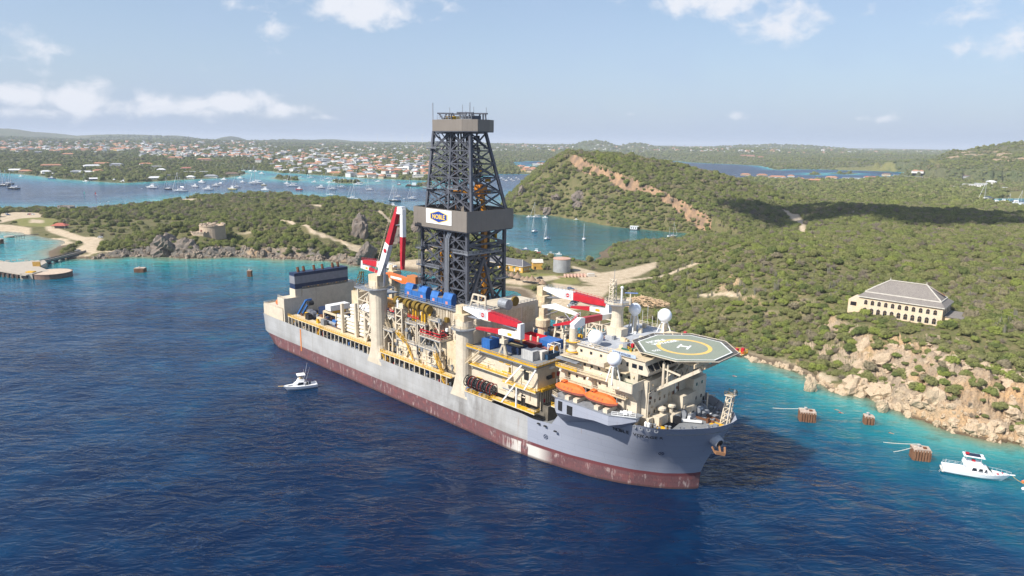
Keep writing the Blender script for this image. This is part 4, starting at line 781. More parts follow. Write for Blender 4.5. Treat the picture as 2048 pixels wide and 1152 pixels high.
# heat exchangers, ducts and pipes on the module walls
for k in range(26):
    s_ = 96 + rg.random() * 40; t_ = 3.3 + rg.random() * 5; z0 = 22.6 if 102 < s_ < 125 else 16.4; h = .8 + rg.random() * 3
    MB().cyl((s_, t_, z0), (s_, t_, z0 + h), .2 + rg.random() * .35, 8).build('vent_pipe', [cream, cream2, white, lgrey][rg.randrange(4)], ss)
for k in range(16):
    s_ = 103 + rg.random() * 18; z_ = 17 + rg.random() * 4.6; L_ = 2 + rg.random() * 6
    MB().cyl((s_, 2.75, z_), (min(s_ + L_, 125), 2.75, z_), .09 + rg.random() * .1, 7).build('wall_pipe', [cream, cream2, lgrey][rg.randrange(3)], ss)
for k in range(22):
    s_ = 97 + rg.random() * 36; z_ = 26 + rg.random() * 8; MB().cyl((s_, 8.9, z_), (s_, 8.9, z_ + 1 + rg.random() * 4), .14 + rg.random() * .18, 7).build('wall_pipe', [cream, cream2, yellow, lgrey][rg.randrange(4)], ss)
for k in range(18):
    s_ = 95 + rg.random() * 42; t_ = 4.2 + rg.random() * 4; w = .8 + rg.random() * 1.8; z0 = 22.6 if 102 < s_ < 124 else 16.4
    MB().box(s_, s_ + w, t_, t_ + 1.2, z0, z0 + .9 + rg.random() * 2).box(s_ + .2, s_ + w - .2, t_ + .2, t_ + 1, z0 + .9, z0 + 3.2).build('machinery_cabinet', [cream, cream2, lgrey, deckgrey][rg.randrange(4)], ss)
for k in range(150):   # the dense small fittings of the drilling package
    s_ = 95 + rg.random() * 43; t_ = 3.6 + rg.random() * 5.2; z_ = 16.6 + rg.random() ** 1.3 * 19; w = .25 + rg.random() * .9; m_ = [black, black, cream, cream2, cream2, lgrey, ochre, rust, white, gear[0]][rg.randrange(10)]
    if 102 < s_ < 125 and z_ < 22.6: t_ = 2.4 + rg.random() * .5
    if rg.random() < .6: d = Vector([(1, 0, 0), (0, 0, 1), (0, 0, 1), (.6, 0, .8)][rg.randrange(4)]) * (.8 + rg.random() * 3); MB().cyl((s_, t_, z_), Vector((s_, t_, z_)) + d, .08 + rg.random() * .16, 6).build('process_pipe', m_, ss)
    else: MB().box(s_, s_ + w * 1.4, t_, t_ + w, z_, z_ + w * (.6 + rg.random())).build('junction_unit', m_, ss)
for k in range(60):
    s_ = 26 + rg.random() * 34; t_ = 3 + rg.random() * 16; w = .4 + rg.random() * 1.5; MB().box(s_, s_ + w * 1.5, t_, t_ + w, 17, 17 + w * (.5 + rg.random())).box(s_ + .1, s_ + w, t_ + .1, t_ + w * .8, 17 + w * .5, 17.3 + w * 1.3).build('stowed_gear', [black, navy, cream2, rust, lgrey, yellow, blue, deckgrey][rg.randrange(8)], ship)
MB().cyl((146.2, 14, 42.2), (150, 14, 42.2), 1.8, 16).build('mud_tank', lgrey, ss); MB().cyl((146.5, 20, 42), (147.3, 20, 42), 1.7, 16).build('hose_reel', ochre, ss); rail([(146, 9.6, 40.2), (146, 32, 40.2)], lgrey, toe=.2, parent=ss); rail([(134, 9.5, 40.2), (146, 9.5, 40.2)], lgrey, toe=.2, parent=ss)
for p, q in (((136, 9.5, 40.2), (137.5, 9.5, 44.6)), ((140, 9.5, 40.2), (140, 9.5, 44.6)), ((143.4, 9.5, 40.2), (143.4, 9.5, 44.6)), ((137.5, 9.5, 44.5), (143.4, 9.5, 44.5)), ((136.6, 9.5, 42.2), (143.4, 9.5, 42.2))): beam('portal_member', p, q, .5, cream, ss)
for k in range(3): MB().box(146.02, 146.1, 10 + k * 7.4, 16.6 + k * 7.4, 33 + (k % 2) * .4, 39).build('wall_panel', cream2, ss)
# ---- the derrick
dk = sub('derrick')
def face_brace(c, z, w, panels=(0, 1), m=dgrey, kind='X', h=None):
    """c: function(u, z) -> point on the face; girts and cross bracing between the levels z"""
    for a, b in zip(z[:-1], z[1:]):
        for u0, u1 in zip(panels[:-1], panels[1:]):
            um = (u0 + u1) / 2
            if kind == 'X': prs = (((u0, a), (u1, b)), ((u1, a), (u0, b)))
            else: prs = (((u0, a), (um, b)), ((u1, a), (um, b)))
            for p, q in prs: beam('brace', c(*p), c(*q), w, m, dk)
        beam('girt', c(panels[0], b), c(panels[-1], b), w * .95, m, dk)
lo_s, hi_s, lo_t, hi_t = 107., 131.5, 12., 30.
for s_ in (lo_s, (lo_s + hi_s) / 2 + .6, hi_s):
    for t_ in (lo_t, hi_t): beam('leg', (s_, t_, 37.4), (s_, t_, 65), 1.05 if s_ != 119.85 else .8, dgrey, dk)
zl_ = (37.4, 44, 51, 58, 65)
for t_ in (lo_t, hi_t): face_brace(lambda u, z, t_=t_: (lo_s + (hi_s - lo_s) * u, t_, z), zl_, .48, (0, .525, 1))
face_brace(lambda u, z: (lo_s, lo_t + (hi_t - lo_t) * u, z), zl_, .5); face_brace(lambda u, z: (lo_s + (hi_s - lo_s) * u, 20.5, z), zl_, .3, (0, .3, .6, 1), m=black); face_brace(lambda u, z: (lo_s + (hi_s - lo_s) * u, lo_t, z), (37.4, 40.7, 44, 47.5, 51, 54.5, 58, 61.5, 65), .24, (0, .26, .525, .76, 1), kind='K'); face_brace(lambda u, z: (hi_s, lo_t + (hi_t - lo_t) * u, z), (55.5, 60, 65), .7, kind='X'); face_brace(lambda u, z: (hi_s, lo_t + (hi_t - lo_t) * u, z), (37.4, 44, 50, 55.5), .55, (0, .25, .62, 1))
beam('raker', (hi_s + .3, 19.4, 55), (hi_s + .5, 12.8, 40), 1.0, dgrey, dk); beam('raker', (hi_s + .3, 19.4, 55), (hi_s + .5, 24.2, 40), 1.0, dgrey, dk)
def up_pt(i, j, z):
    k = (z - 72) / 26; s0 = 108.8 - 1.2 * k; s1 = 132.8 - 5.6 * k; t0 = 12.8 + 4.5 * k; t1 = 29.2 - 4.6 * k
    return (s0 + (s1 - s0) * i, t0 + (t1 - t0) * j, z)
zu_ = (72, 77.6, 82.7, 87.5, 92, 98)
for i in (0, .5, 1):
    for j in (0, 1): beam('leg', up_pt(i, j, 71), up_pt(i, j, 98.6), .92 if i != .5 else .6, dgrey, dk)
for j in (0, 1): face_brace(lambda u, z, j=j: up_pt(u, j, z), zu_, .4, (0, .5, 1))
face_brace(lambda u, z: up_pt(u, .5, z), zu_, .26, (0, .33, .66, 1), m=black); face_brace(lambda u, z: up_pt(u, 0, z), (72, 74.8, 77.6, 80.1, 82.7, 85.1, 87.5, 89.8, 92, 95, 98), .2, (0, .25, .5, .75, 1), kind='K');
for i in (0, 1): face_brace(lambda u, z, i=i: up_pt(i, u, z), zu_, .44)
cols = [(113, 15, dgrey), (116.5, 17, black), (118, 24, black), (122.5, 19, dgrey), (126, 16, black), (128.5, 25, dgrey), (110.5, 26, black), (124, 27, black), (115, 21, rust), (121, 15, dgrey)]
for (s_, t_, m_) in cols:
    beam('guide_column', (s_, t_, 37.4), (s_, t_, 65), .7, m_, dk)
    k_ = .72; beam('guide_column', (120 + (s_ - 120) * .85, 21 + (t_ - 21) * .7, 65), (118.5 + (s_ - 120) * .75, 21 + (t_ - 21) * .35, 98), .45, m_, dk)
for k in range(30):   # racked pipe stands
    s_ = 109.5 + (k % 15) * .62; t_ = 17.5 + (k // 15) * 6.5; beam('drill_pipe', (s_, t_, 37.5), (s_, t_, 63.5), .3, [black, rust, dgrey][k % 3], dk)
for z_, inset in ((44.2, .5), (51, .8), (58, .5)):   # internal working platforms
    MB().box(lo_s + inset, lo_s + 9, lo_t + inset, hi_t - inset, z_, z_ + .35).build('working_platform', black, dk); MB().box(hi_s - 7, hi_s - inset, lo_t + 6, hi_t - inset, z_, z_ + .35).build('working_platform', black, dk)
for z_ in (77.8, 83, 88.6, 93.2):
    p0 = up_pt(.05, .1, z_); p1 = up_pt(.34, .9, z_); MB().box(p0[0], p1[0], p0[1], p1[1], z_, z_ + .3).build('working_platform', black, dk)
    p0 = up_pt(.68, .45, z_); p1 = up_pt(.97, .9, z_); MB().box(p0[0], p1[0], p0[1], p1[1], z_ + .5, z_ + .8).build('working_platform', dgrey, dk)
for k in range(46):  # racking gear, junction boxes, winches hung in the tower
    z_ = 38 + rg.random() * 58; i = rg.random(); j = rg.random() ** .6
    p = up_pt(i, j * .8 + .1, z_) if z_ > 72 else (lo_s + 1.5 + i * 21.5, lo_t + 1.5 + j * 14, z_)
    w = .5 + rg.random() * 1.4; MB().box(p[0], p[0] + w, p[1], p[1] + w, p[2], p[2] + .5 + rg.random() * 1.8).build('tower_fitting', [dgrey, black, black, lgrey, rust, yellow][rg.randrange(6)], dk)
beam('orange_guide', (130.6, 20.9, 37.4), (130.6, 20.9, 65), 1.5, mat('orange_column', (.55, .22, .012), .5, var=.2), dk); beam('orange_guide', (130.9, 20.9, 65), (129.6, 20.6, 79), 1.2, MATS['orange_column'], dk)
beam('top_drive_beam', up_pt(.42, .15, 78.4), up_pt(.97, .2, 77.6), 1.3, MATS['orange_column'], dk, h=.8); MB().box(127.5, 130.4, 19, 22.4, 76.6, 80.4).build('top_drive', mat('orange_drive', (.62, .22, .02), .5, var=.2), dk); beam('orange_guide', (115.5, 14, 40), (115.5, 14, 60), .8, MATS['orange_column'], dk)
for k, s_ in enumerate((120.6, 121.3, 122.1)):
    MB().cyl((s_, 11.2, 38), (s_ + .6, 11.2, 61.5), .26, 8).cyl((s_ + .6, 11.2, 61.5), (s_ + 1.6, 11.6, 63.8), .26, 8).build('standpipe', steel, dk)
for (a, b, c, d, z_) in ((104.6, 109, 10.4, 12.8, 56.6), (125.5, 133.2, 10.6, 12.8, 57.2), (131.7, 133.3, 10.6, 27, 57.0), (105, 118, 10.6, 12.4, 50.4), (106, 109, 10.2, 12.4, 46), (131.7, 133.4, 24, 31, 47)):
    MB().box(a, b, c, d, z_ - .3, z_).build('balcony', dgrey, dk); rail([(a, d, z_), (a, c, z_), (b, c, z_), (b, d, z_)], lgrey, toe=.25, parent=dk, w=.08)
for (i_, z_) in ((.02, 92.4), (.02, 78.2), (.62, 78.6)):
    p = up_pt(i_, 0, z_); MB().box(p[0] - 2, p[0] + 3.4, p[1] - 1.4, p[1] + .8, z_, z_ + .25).build('balcony', dgrey, dk); rail([(p[0] - 2, p[1] - 1.4, z_ + .25), (p[0] + 3.4, p[1] - 1.4, z_ + .25)], lgrey, toe=.2, parent=dk, w=.08)
for k in range(3): MB().bar((105.6 + k * .5, 11.2 + k * .2, 37.6), (105.6 + k * .5, 11.2 + k * .2, 65), .12).build('ladder_rail', lgrey, dk)
# wind walls: separate cladding panels round the mid level and the crown
def wall_panels(p, q, z0, z1, w=2.35, parent=None):
    p = Vector(p); q = Vector(q); L_ = (q - p).length; n = max(1, round(L_ / w)); d = (q - p) / n
    for k in range(n):
        a = p + d * k + d * .006; b = p + d * (k + .994); MB().bar((a.x, a.y, (z0 + z1) / 2), (b.x, b.y, (z0 + z1) / 2), .16, z1 - z0).build('cladding_panel', clad, parent)
ww = sub('wind_wall'); c4 = [(105, 9.7), (133.8, 9.7), (133.8, 32.2), (105, 32.2), (105, 9.7)]
for a, b in zip(c4[:-1], c4[1:]): wall_panels((*a, 0), (*b, 0), 65, 72, parent=ww)
MB().prism([(105.2, 9.9), (133.6, 9.9), (133.6, 32), (105.2, 32)], 64.6, 64.9).build('wall_floor', dgrey, ww)
oc = [(107.8, 17), (110.3, 14.6), (126, 14.6), (130.6, 17.6), (130.6, 23), (128.6, 27), (111, 27.4), (107.8, 24)]
cw = sub('crown_wall')
for a, b in zip(oc, oc[1:] + oc[:1]): wall_panels((*a, 0), (*b, 0), 98.6, 102.5, 1.6, cw)
MB().prism(oc, 98.3, 98.6).build('wall_floor', dgrey, cw); MB().prism(oc, 102.2, 102.25).build('crown_deck', dgrey, cw)
for (a, b) in ((110.5, 118), (121, 128.5)):
    for t_ in (17.5, 24):
        beam('crown_chord', (a - .8, t_, 104.8), (b, t_, 104.6), .5, dgrey, dk)
        for p, q in (((a, t_, 104.7), (a + 2.4, t_, 102.4)), ((a + 2.4, t_, 102.4), (a + 4, t_, 104.6)), ((b - 1, t_, 104.6), (b - .6, t_, 102.4)), ((a + 5.4, t_, 104.6), (a + 5.4, t_, 102.4))): beam('crown_strut', p, q, .4, dgrey, dk)
    rail([(a, 16.6, 102.4), (b, 16.6, 102.4)], lgrey, h=1.6, toe=.3, parent=dk); MB().box(a + 1, b - 1, 19, 22, 102.4, 103.8).build('crown_block', yellow if a < 115 else dgrey, dk)
for (s_, t_, h) in ((109.8, 15.2, 6), (114.5, 19, 4.5), (117.5, 24, 3.4), (122.4, 18, 5.2), (124, 20, 6), (128, 24, 4.4), (121.6, 24, 4.8)):
    MB().cyl((s_, t_, 102.3), (s_, t_, 102.3 + h), .16 if h > 5.5 else .1, 6).build('antenna', lgrey, dk)
# company sign on the wind wall
sg = sub('company_sign'); piece('sign_board', 112.4, 126.2, 9.5, 9.6, 66.6, 71.7, white, sg)
def lozenge(k, y, m, nm):
    pts_ = [(114.6, 69.25 + 1.0 * k), (119.4, 69.25 + 2.15), (124.2, 69.25 + 1.0 * k), (124.2, 69.25 - 1.0 * k), (119.4, 69.25 - 2.15), (114.6, 69.25 - 1.0 * k)]
    pts_ = [(119.4 + (x - 119.4) * k, 69.2 + (z - 69.25) * k) for x, z in pts_]
    MB().add([(x, y, z) for x, z in pts_] + [(x, y + .04, z) for x, z in pts_], [tuple(range(6)), tuple(range(11, 5, -1))] + [(i, i + 6, (i + 1) % 6 + 6, (i + 1) % 6) for i in range(6)]).build(nm, m, sg)
signyel = mat('sign_yellow', (.85, .55, .05), .5, var=.02); signblue = mat('sign_blue', (.012, .05, .30), .5, var=.05)
lozenge(1.0, 9.44, signyel, 'lozenge_border'); lozenge(.9, 9.39, signblue, 'lozenge')
text_mesh('sign_lettering', 'NOBLE', 2.15, signyel, sg, frame_m((119.4, 9.36, 68.45), (1, 0, 0), (0, 0, 1)), bold=.05, align='CENTER')
# ---- forward module: cargo deck, reels, walkways
fm = sub('cargo_module')
MB().box(143, 173.2, 3, 40, 16, 28.6).build('module_wall', cream, fm); MB().box(142.6, 174.4, 1.0, 41, 28.62, 29.0).build('cargo_deck', deckgrey, fm); MB().box(142.6, 160, 24, 41, 29.0, 29.06).build('timber_deck', deckbrown, fm)
rail([(143, 1.1, 29), (174.3, 1.1, 29), (174.3, 14, 29)], yellow, toe=.45, parent=fm)
MB().box(144, 163, 1.2, 3, 22.9, 23.2).build('walkway', cream2, fm); rail([(144, 1.3, 23.2), (162, 1.3, 23.2)], yellow, toe=.4, parent=fm)
MB().box(160.5, 174.6, .6, 3.02, 21.0, 21.35).build('walkway', cream2, fm); MB().box(173.22, 175.2, 3.05, 14, 21.2, 21.5).build('walkway', yellow, fm); rail([(160.6, .7, 21.35), (174.5, .7, 21.35), (174.7, 3, 21.4)], yellow, toe=.4, parent=fm); rail([(175.1, 3, 21.5), (175.1, 14, 21.5)], yellow, toe=.4, parent=fm)
MB().box(155, 174.4, .5, 3.02, 14.3, 14.6).build('walkway', cream2, fm); MB().box(163, 170, .8, 2.9, 14.6, 14.63).build('yellow_floor_patch', yellow, fm); rail([(155.4, .6, 14.6), (174.3, .6, 14.6), (174.3, 3, 14.6)], yellow, toe=.45, parent=fm)
for (p, q) in (((160.5, .6, 14.7), (166, .9, 22)), ((161.8, .8, 21.4), (168.2, 1.4, 28.6)), ((170, .7, 21.4), (174, 1.2, 28.4)), ((166.6, .7, 14.6), (166.6, .8, 21))): beam('support_strut', p, q, .45, white, fm)
for (s_, z0, z1, w, m_) in ((168.6, 23.4, 26.6, 2.0, black), (167.4, 14.7, 18.2, 1.8, black), (161.5, 23.4, 25.8, 1.0, ochre), (148, 16.6, 18.8, 1.1, cream2), (152, 23.4, 25.6, 1.1, cream2)):
    piece('doorway', s_ - w / 2, s_ + w / 2, 2.93, 3.0, z0, z1, m_, fm)
for k in range(9): piece('ribbed_panel', 173.22, 173.6, 4.2 + k * 1.05, 4.5 + k * 1.05, 14.6, 21.2, cream, fm)
piece('ribbed_panel', 173.25, 173.35, 3.9, 14, 14.5, 21.2, mat('rib_shade', (.34, .27, .17), .8), fm)
for (t_, z_, m_, w, h) in ((7, 24.4, black, 2.0, 1.0), (9.4, 24.6, mat('door_orange', (.5, .16, .05), .6), .9, 1.8), (12, 24.5, red, .7, 1.3), (5.5, 17.4, red, .5, 1), (8.2, 27.4, white, 1.9, .8)): piece('wall_box', 173.25, 173.9, t_, t_ + w, z_ - h / 2, z_ + h / 2, m_, fm)
for k in range(24):
    s_ = 144 + rg.random() * 27; z_ = 16.8 + rg.random() * 10.6; L_ = 1 + rg.random() * 5
    if rg.random() < .55: MB().cyl((s_, 2.85, z_), (min(s_ + L_, 172.5), 2.85, z_), .08 + rg.random() * .12, 7).build('wall_pipe', [cream, cream2, lgrey, yellow][rg.randrange(4)], fm)
    else: MB().cyl((s_, 2.85, z_), (s_, 2.85, min(z_ + L_ * .7, 28.4)), .08 + rg.random() * .12, 7).build('wall_pipe', [cream, cream2, lgrey][rg.randrange(3)], fm)
reel_red = mat('reel_red', (.33, .035, .03), .6)
for k in range(6):
    s_ = 144.2 + k * 2.15; rl = sub('hose_reel', fm)
    for d in (-.75, .75):
        MB().lathe([(1.75, -.06), (2.05, -.06), (2.05, .06), (1.75, .06)], 22).build('reel_rim', reel_red if k % 2 else black, rl).matrix_basis = Matrix.Translation((s_ + d, 1.6, 17.1)) @ Matrix.Rotation(R(90), 4, 'Y')
        for q in range(4):
            a = q * math.pi / 4; beam('reel_spoke', (s_ + d, 1.6 - 1.8 * math.cos(a), 17.1 - 1.8 * math.sin(a)), (s_ + d, 1.6 + 1.8 * math.cos(a), 17.1 + 1.8 * math.sin(a)), .12, lgrey, rl)
    MB().cyl((s_ - .7, 1.6, 17.1), (s_ + .7, 1.6, 17.1), 1.3, 16).build('reel_drum', black, rl)
    blk('reel_motor', s_ - .5, s_ + .4, .2, 1.1, 13.8, 15, [blue, lgrey, black][k % 3], fm)
MB().box(142.6, 156.4, .1, 3, 13.6, 13.9).build('reel_platform', cream2, fm); rail([(143, .15, 13.9), (156, .15, 13.9)], yellow, toe=.2, parent=fm)
stair((150, 1, 29), (143.4, 1, 23.4), 1.2, cream2, fm)
gp_ = sub('boom_rest')                         # trestle that carries the folded crane boom
for (x_, y_) in ((157.4, 1.6), (160.6, 1.6), (159, 4.2)): beam('rest_leg', (x_, y_, 29), (159, 2.6, 33.6), .55, cream, gp_)
MB().box(158, 160, 1.7, 3.5, 33.2, 34.6).build('rest_saddle', cream, gp_); beam('rest_post', (159, 2.6, 34.5), (158.6, 2.6, 36.2), .8, cream, gp_)
for (s_, t_) in ((143.6, 9), (149.8, 5.9), (147.3, 11.3), (149.2, 15.5), (154.2, 16.5), (157.9, 16.4), (160.4, 17.2), (150.6, 17), (148.4, 28.5), (151.3, 30.4), (160.9, 29.6), (163.4, 26.4), (158, 34.6), (161.6, 28.2), (165.4, 25), (168, 22), (170, 19.5), (172, 17), (154, 9.5), (158, 11.6)):
    MB().lathe([(.42, 29), (.42, 32.6), (.2, 32.9)], 9, (s_, t_)).build('deck_bollard_post', cream, fm)
tr = sub('trestle')                            # cream lattice trestle near the port side
for (dx, dy) in ((-1, -1), (1, -1), (1, 1), (-1, 1)): beam('trestle_leg', (160 + dx * 2, 30 + dy * 2, 29), (160 + dx * 1.2, 30 + dy * 1.2, 37), .6, cream, tr)
for z_ in (32, 36.6):
    for p, q in (((-1, -1), (1, -1)), ((1, -1), (1, 1)), ((1, 1), (-1, 1)), ((-1, 1), (-1, -1))): beam('trestle_girt', (160 + p[0] * 1.5, 30 + p[1] * 1.5, z_), (160 + q[0] * 1.5, 30 + q[1] * 1.5, z_), .5, cream, tr)
for k in range(9):
    t_ = 36 + (k % 3) * 1.6; s_ = 162 + k * 1.7; beam('frame_post', (s_, 38 - (k % 2) * 5, 29), (s_, 38 - (k % 2) * 5, 34.6), .5, cream, fm)
for k in range(12):
    s_ = 147 + rg.random() * 24; t_ = 30 + rg.random() * 8; MB().box(s_, s_ + 1 + rg.random() * 2, t_, t_ + 1.2, 29.06, 30 + rg.random() * 1.8).build('deck_locker', [rust, cream2, yellow, navy, lgrey][rg.randrange(5)], fm)
# ---- lifeboat sponson
sp_ = sub('lifeboat_sponson')
prof = lambda s_, k, zb=19.6: [(s_, .6, zb), (s_, -1.6 * k - .1, zb + 1.5 * k + .1), (s_, -4.0 * k, 21.8 + (zb - 19.6) * .5), (s_, -4.0 * k, 24.6), (s_, 2.2, 24.6)]
MB().loft([prof(184.6, .55, 17), prof(186.6, .95, 16), prof(192, 1, 17.6), prof(200, 1), prof(204.8, 1)], cap=True).build('sponson_side', hull_g, sp_); MB().loft([prof(204.81, 1), prof(208, .55, 21.2), prof(211, .05, 23.4)], cap=True).build('sponson_side', hull_g, sp_)
MB().prism([(184.4, -3.4), (186, -4.1), (204.9, -4.1), (211.4, -.4), (211.4, 2.6), (184.4, 2.6)], 24.6, 24.85).build('boat_deck', lgrey, sp_)
piece('side_opening', 187.4, 188.8, -4.06, -3.9, 21.2, 23.9, black, sp_); piece('side_opening', 190.6, 192.6, -4.06, -3.9, 20.9, 23.5, black, sp_)
rail([(184.6, 2, 24.85), (184.6, -3.2, 24.85), (187, -4, 24.85)], cream2, toe=.2, parent=sp_); rail([(205.5, -3.6, 24.85), (211, -.6, 24.85)], white, toe=.2, parent=sp_); blk('side_balcony', 182.6, 185, -1.4, 2, 20, 20.3, cream, sp_); rail([(182.6, -1.3, 20.3), (185, -1.3, 20.3)], yellow, parent=sp_)
for s_ in (189.4, 192.4, 199.6, 202.6): MB().box(s_, s_ + 1.4, -3.6, .8, 24.85, 25.9).build('boat_chock', cream, sp_)
for s_ in (185.6, 195.4, 205.6): girder(MB(), [(s_, 1.8, 25, 1.2), (s_, 1.4, 30.6, 1.0), (s_, -1.4, 32, .7)], .7).build('davit', cream, sp_)
for (s_, t_) in ((207, -1.9), (208, -1.7), (207.4, -1), (208.6, -.6)): MB().cyl((s_, t_, 25.6), (s_ + .9, t_ + .4, 25.6), .5, 10).build('raft_canister', white, sp_)
# ---- accommodation block and bridge
ac = sub('accommodation_block')
def ab(name, *a, m=cream): return blk(name, *a, m, ac)
ab('house_wall', 182.6, 209.4, 2.2, 37, 21, 31.9); ab('house_wall', 184.6, 208.6, 3.2, 36, 31.95, 35.3); ab('house_wall', 185, 199.0, 5, 36.4, 35.35, 38.6)
ab('deck_slab', 182.4, 209.2, .6, 37.2, 31.7, 31.93, m=cream2); ab('deck_slab', 183, 206, 1.4, 37, 35.1, 35.33, m=cream2); ab('deck_slab', 182.2, 190, .4, 5, 34.3, 34.6, m=lgrey); ab('deck_slab', 184, 207, .2, 2.3, 28.4, 28.6, m=cream2)
ab('roof_deck', 184.6, 199.3, 4.4, 37, 38.6, 38.8, m=mat('roof_grey', (.42, .44, .47), .7, var=.15)); ab('house_wall', 209.42, 211.2, 4, 33, 21, 33.6); ab('house_wall', 211.22, 214.6, 17, 24, 21, 27); ab('house_wall', 209.5, 213.6, 24.2, 31.4, 21, 30); ab('vent_house', 214.62, 217, 17.5, 20.5, 21, 24.4)
rail([(183, .8, 31.95), (206, .8, 31.95)], cream, toe=0, parent=ac); rail([(184, .4, 28.6), (207, .4, 28.6)], cream, toe=0, parent=ac); rail([(184.4, 1.6, 35.35), (196, 1.6, 35.35)], cream, toe=0, parent=ac); rail([(182.3, .5, 31.95), (190, .5, 31.95)], yellow, toe=.4, parent=ac); rail([(184.6, 4.5, 38.8), (199, 4.5, 38.8)], cream, toe=.2, parent=ac); rail([(199, 36.8, 38.8), (184.8, 36.8, 38.8)], cream, toe=.2, parent=ac)
br_ = sub('bridge')
prof_b = [(199.0, 35.35), (211.4, 35.35), (211.7, 36.3), (210.6, 38.0), (210.4, 39.2), (199.0, 39.2)]
MB().loft([[(x, 3.4, z) for x, z in prof_b], [(x, 34, z) for x, z in prof_b]]).build('bridge_wall', cream, br_); ab('bridge_roof', 198.6, 210.9, 3, 34.4, 39.22, 39.4, m=cream2)
for k in range(11):
    t_ = 4.1 + k * 2.7; n = Vector((1.7, 0, 1.1)).normalized()
    MB().add([(211.68, t_, 36.36), (211.68, t_ + 2.3, 36.36), (210.68, t_ + 2.3, 37.92), (210.68, t_, 37.92)], [(0, 1, 2, 3)]).add([(211.6, t_, 36.34), (211.6, t_ + 2.3, 36.34), (210.6, t_ + 2.3, 37.9), (210.6, t_, 37.9)], [(3, 2, 1, 0)]).build('window', glass, br_)
for s_, w in ((200.4, .9), (202.4, 1.5), (205, .7), (207.2, 1.5), (209.2, 1.3)): window('s', s_, 37.3, w, 1.15, 3.38, br_)
for s_ in (188, 191.5, 195): window('s', s_, 36.9, .8, .8, 4.98, ac)
for k in range(9): window('s', 185.8 + k * 2.5, 33.8, .75, .75, 3.18, ac, fr=cream2)
for k in range(8): window('s', 186.2 + k * 2.7, 30.1, .75, .75, 2.18, ac, fr=cream2)
for k in range(6): window('s', 190 + k * 3.1, 26.9, .75, .75, 2.18, ac, fr=cream2)
for zz in (24.4, 27.4, 30.4):
    for k in range(7): window('f', 5.6 + k * 2.4, zz, .7, .9, 211.22, ac, fr=cream2)
for k in range(5): window('f', 5 + k * 2.4, 34.5, .8, .9, 208.62, ac, fr=cream2)
for zz in (28.2, 24): window('f', 26, zz, .7, .9, 213.62, ac); window('f', 29, zz, .7, .9, 213.62, ac)
piece('doorway', 213.58, 213.66, 30, 31.1, 21.2, 23.4, black, ac); piece('doorway', 217.0, 217.06, 18.2, 19.2, 21.2, 23.2, black, ac)
# bridge wing with green top
wg = sub('bridge_wing', ac)
MB().prism([(201.4, 2.2), (202.4, -1.2), (209.8, -1.2), (209.8, 8), (201.4, 8)], 31.96, 32.3).build('wing_floor', mat('green_deck', (.02, .10, .055), .7), wg)
for p, q in (((202.3, -1.2), (209.8, -1.2)), ((209.8, -1.2), (209.8, 8)), ((201.4, 2.2), (202.3, -1.2))): MB().bar((*p, 32.6), (*q, 32.6), .25, 2.6).build('wing_bulwark', cream, wg)
MB().add([(205.6, -1.2, 31.3), (209.7, -1.2, 31.3), (209.7, 2.2, 31.3), (205.6, 2.2, 31.3), (209.4, 2.2, 28), (207.5, 2.2, 28)], [(0, 1, 2, 3), (0, 5, 4, 1), (1, 4, 2), (0, 3, 5), (3, 2, 4, 5)]).build('wing_bracket', cream, wg)
MB().add([(196.6, 1.2, 35.3), (199, 1.2, 35.3), (199, 5, 35.3), (196.6, 5, 35.3), (198.8, 5, 32), (197.6, 5, 32)], [(0, 1, 2, 3), (0, 5, 4, 1), (1, 4, 2), (0, 3, 5)]).build('wing_bracket', cream, wg); MB().box(193.6, 199, 1.0, 5.1, 35.35, 36.6).build('wing_bulwark', cream, wg)
# name boards
nm_board = sub('name_board', ac); piece('board', 200.2, 207.8, 2.86, 2.96, 39.45, 40.35, mat('pale_blue_board', (.42, .5, .62), .5), nm_board); text_mesh('board_lettering', 'NOBLE VOYAGER', .78, navy, nm_board, frame_m((200.5, 2.83, 39.63), (1, 0, 0), (0, 0, 1)), bold=.02, sx=.92)
i1 = 0
def hull_pt(s_, z):   # starboard shell point at a station
    ps = np.array([hull_at(i, z, 0) for i in range(NP)]); return float(np.interp(s_, ps[8:, 0], ps[8:, 1]))
for k, ch in enumerate('NOBLE VOYAGER'):
    if ch == ' ': continue
    s_ = 203.0 + k * 1.06; zn = 18.7 + k * .05; y0 = hull_pt(s_, zn); y1 = hull_pt(s_ + .8, zn); y2 = hull_pt(s_, zn + .9)
    ax_ = Vector((.8, y1 - y0, 0)); ay_ = Vector((0, y2 - y0, .9)); nrm = ax_.cross(ay_).normalized()
    text_mesh('name_letter', ch, 1.6, black, ship, frame_m(Vector((s_, y0, zn)) + nrm * .3, ax_, ay_), bold=.03)
for (s_, z_) in ((178.8, 8.6), (214, 12.9)):   # thruster marks
    y0 = hull_pt(s_, z_); y1 = hull_pt(s_ + 1, z_); y2 = hull_pt(s_, z_ + 1); ax_ = Vector((1, y1 - y0, 0)); ay_ = Vector((0, y2 - y0, 1)); nrm = ax_.cross(ay_).normalized(); F = frame_m(Vector((s_, y0, z_)) + nrm * .06, ax_, ay_)
    mk = MB().lathe([(.62, 0), (.8, 0), (.8, .03), (.62, .03)], 18).bar((-.45, -.45, .02), (.45, .45, .02), .16, .03).bar((-.45, .45, .02), (.45, -.45, .02), .16, .03).build('thruster_mark', navy, ship); mk.matrix_basis = F
for (s_, z_) in ((176, 12.2), (178.6, 12.2), (182.6, 11.8)): piece('side_scuttle', s_, s_ + .9, -.06, .5, z_, z_ + .3, black, ship)
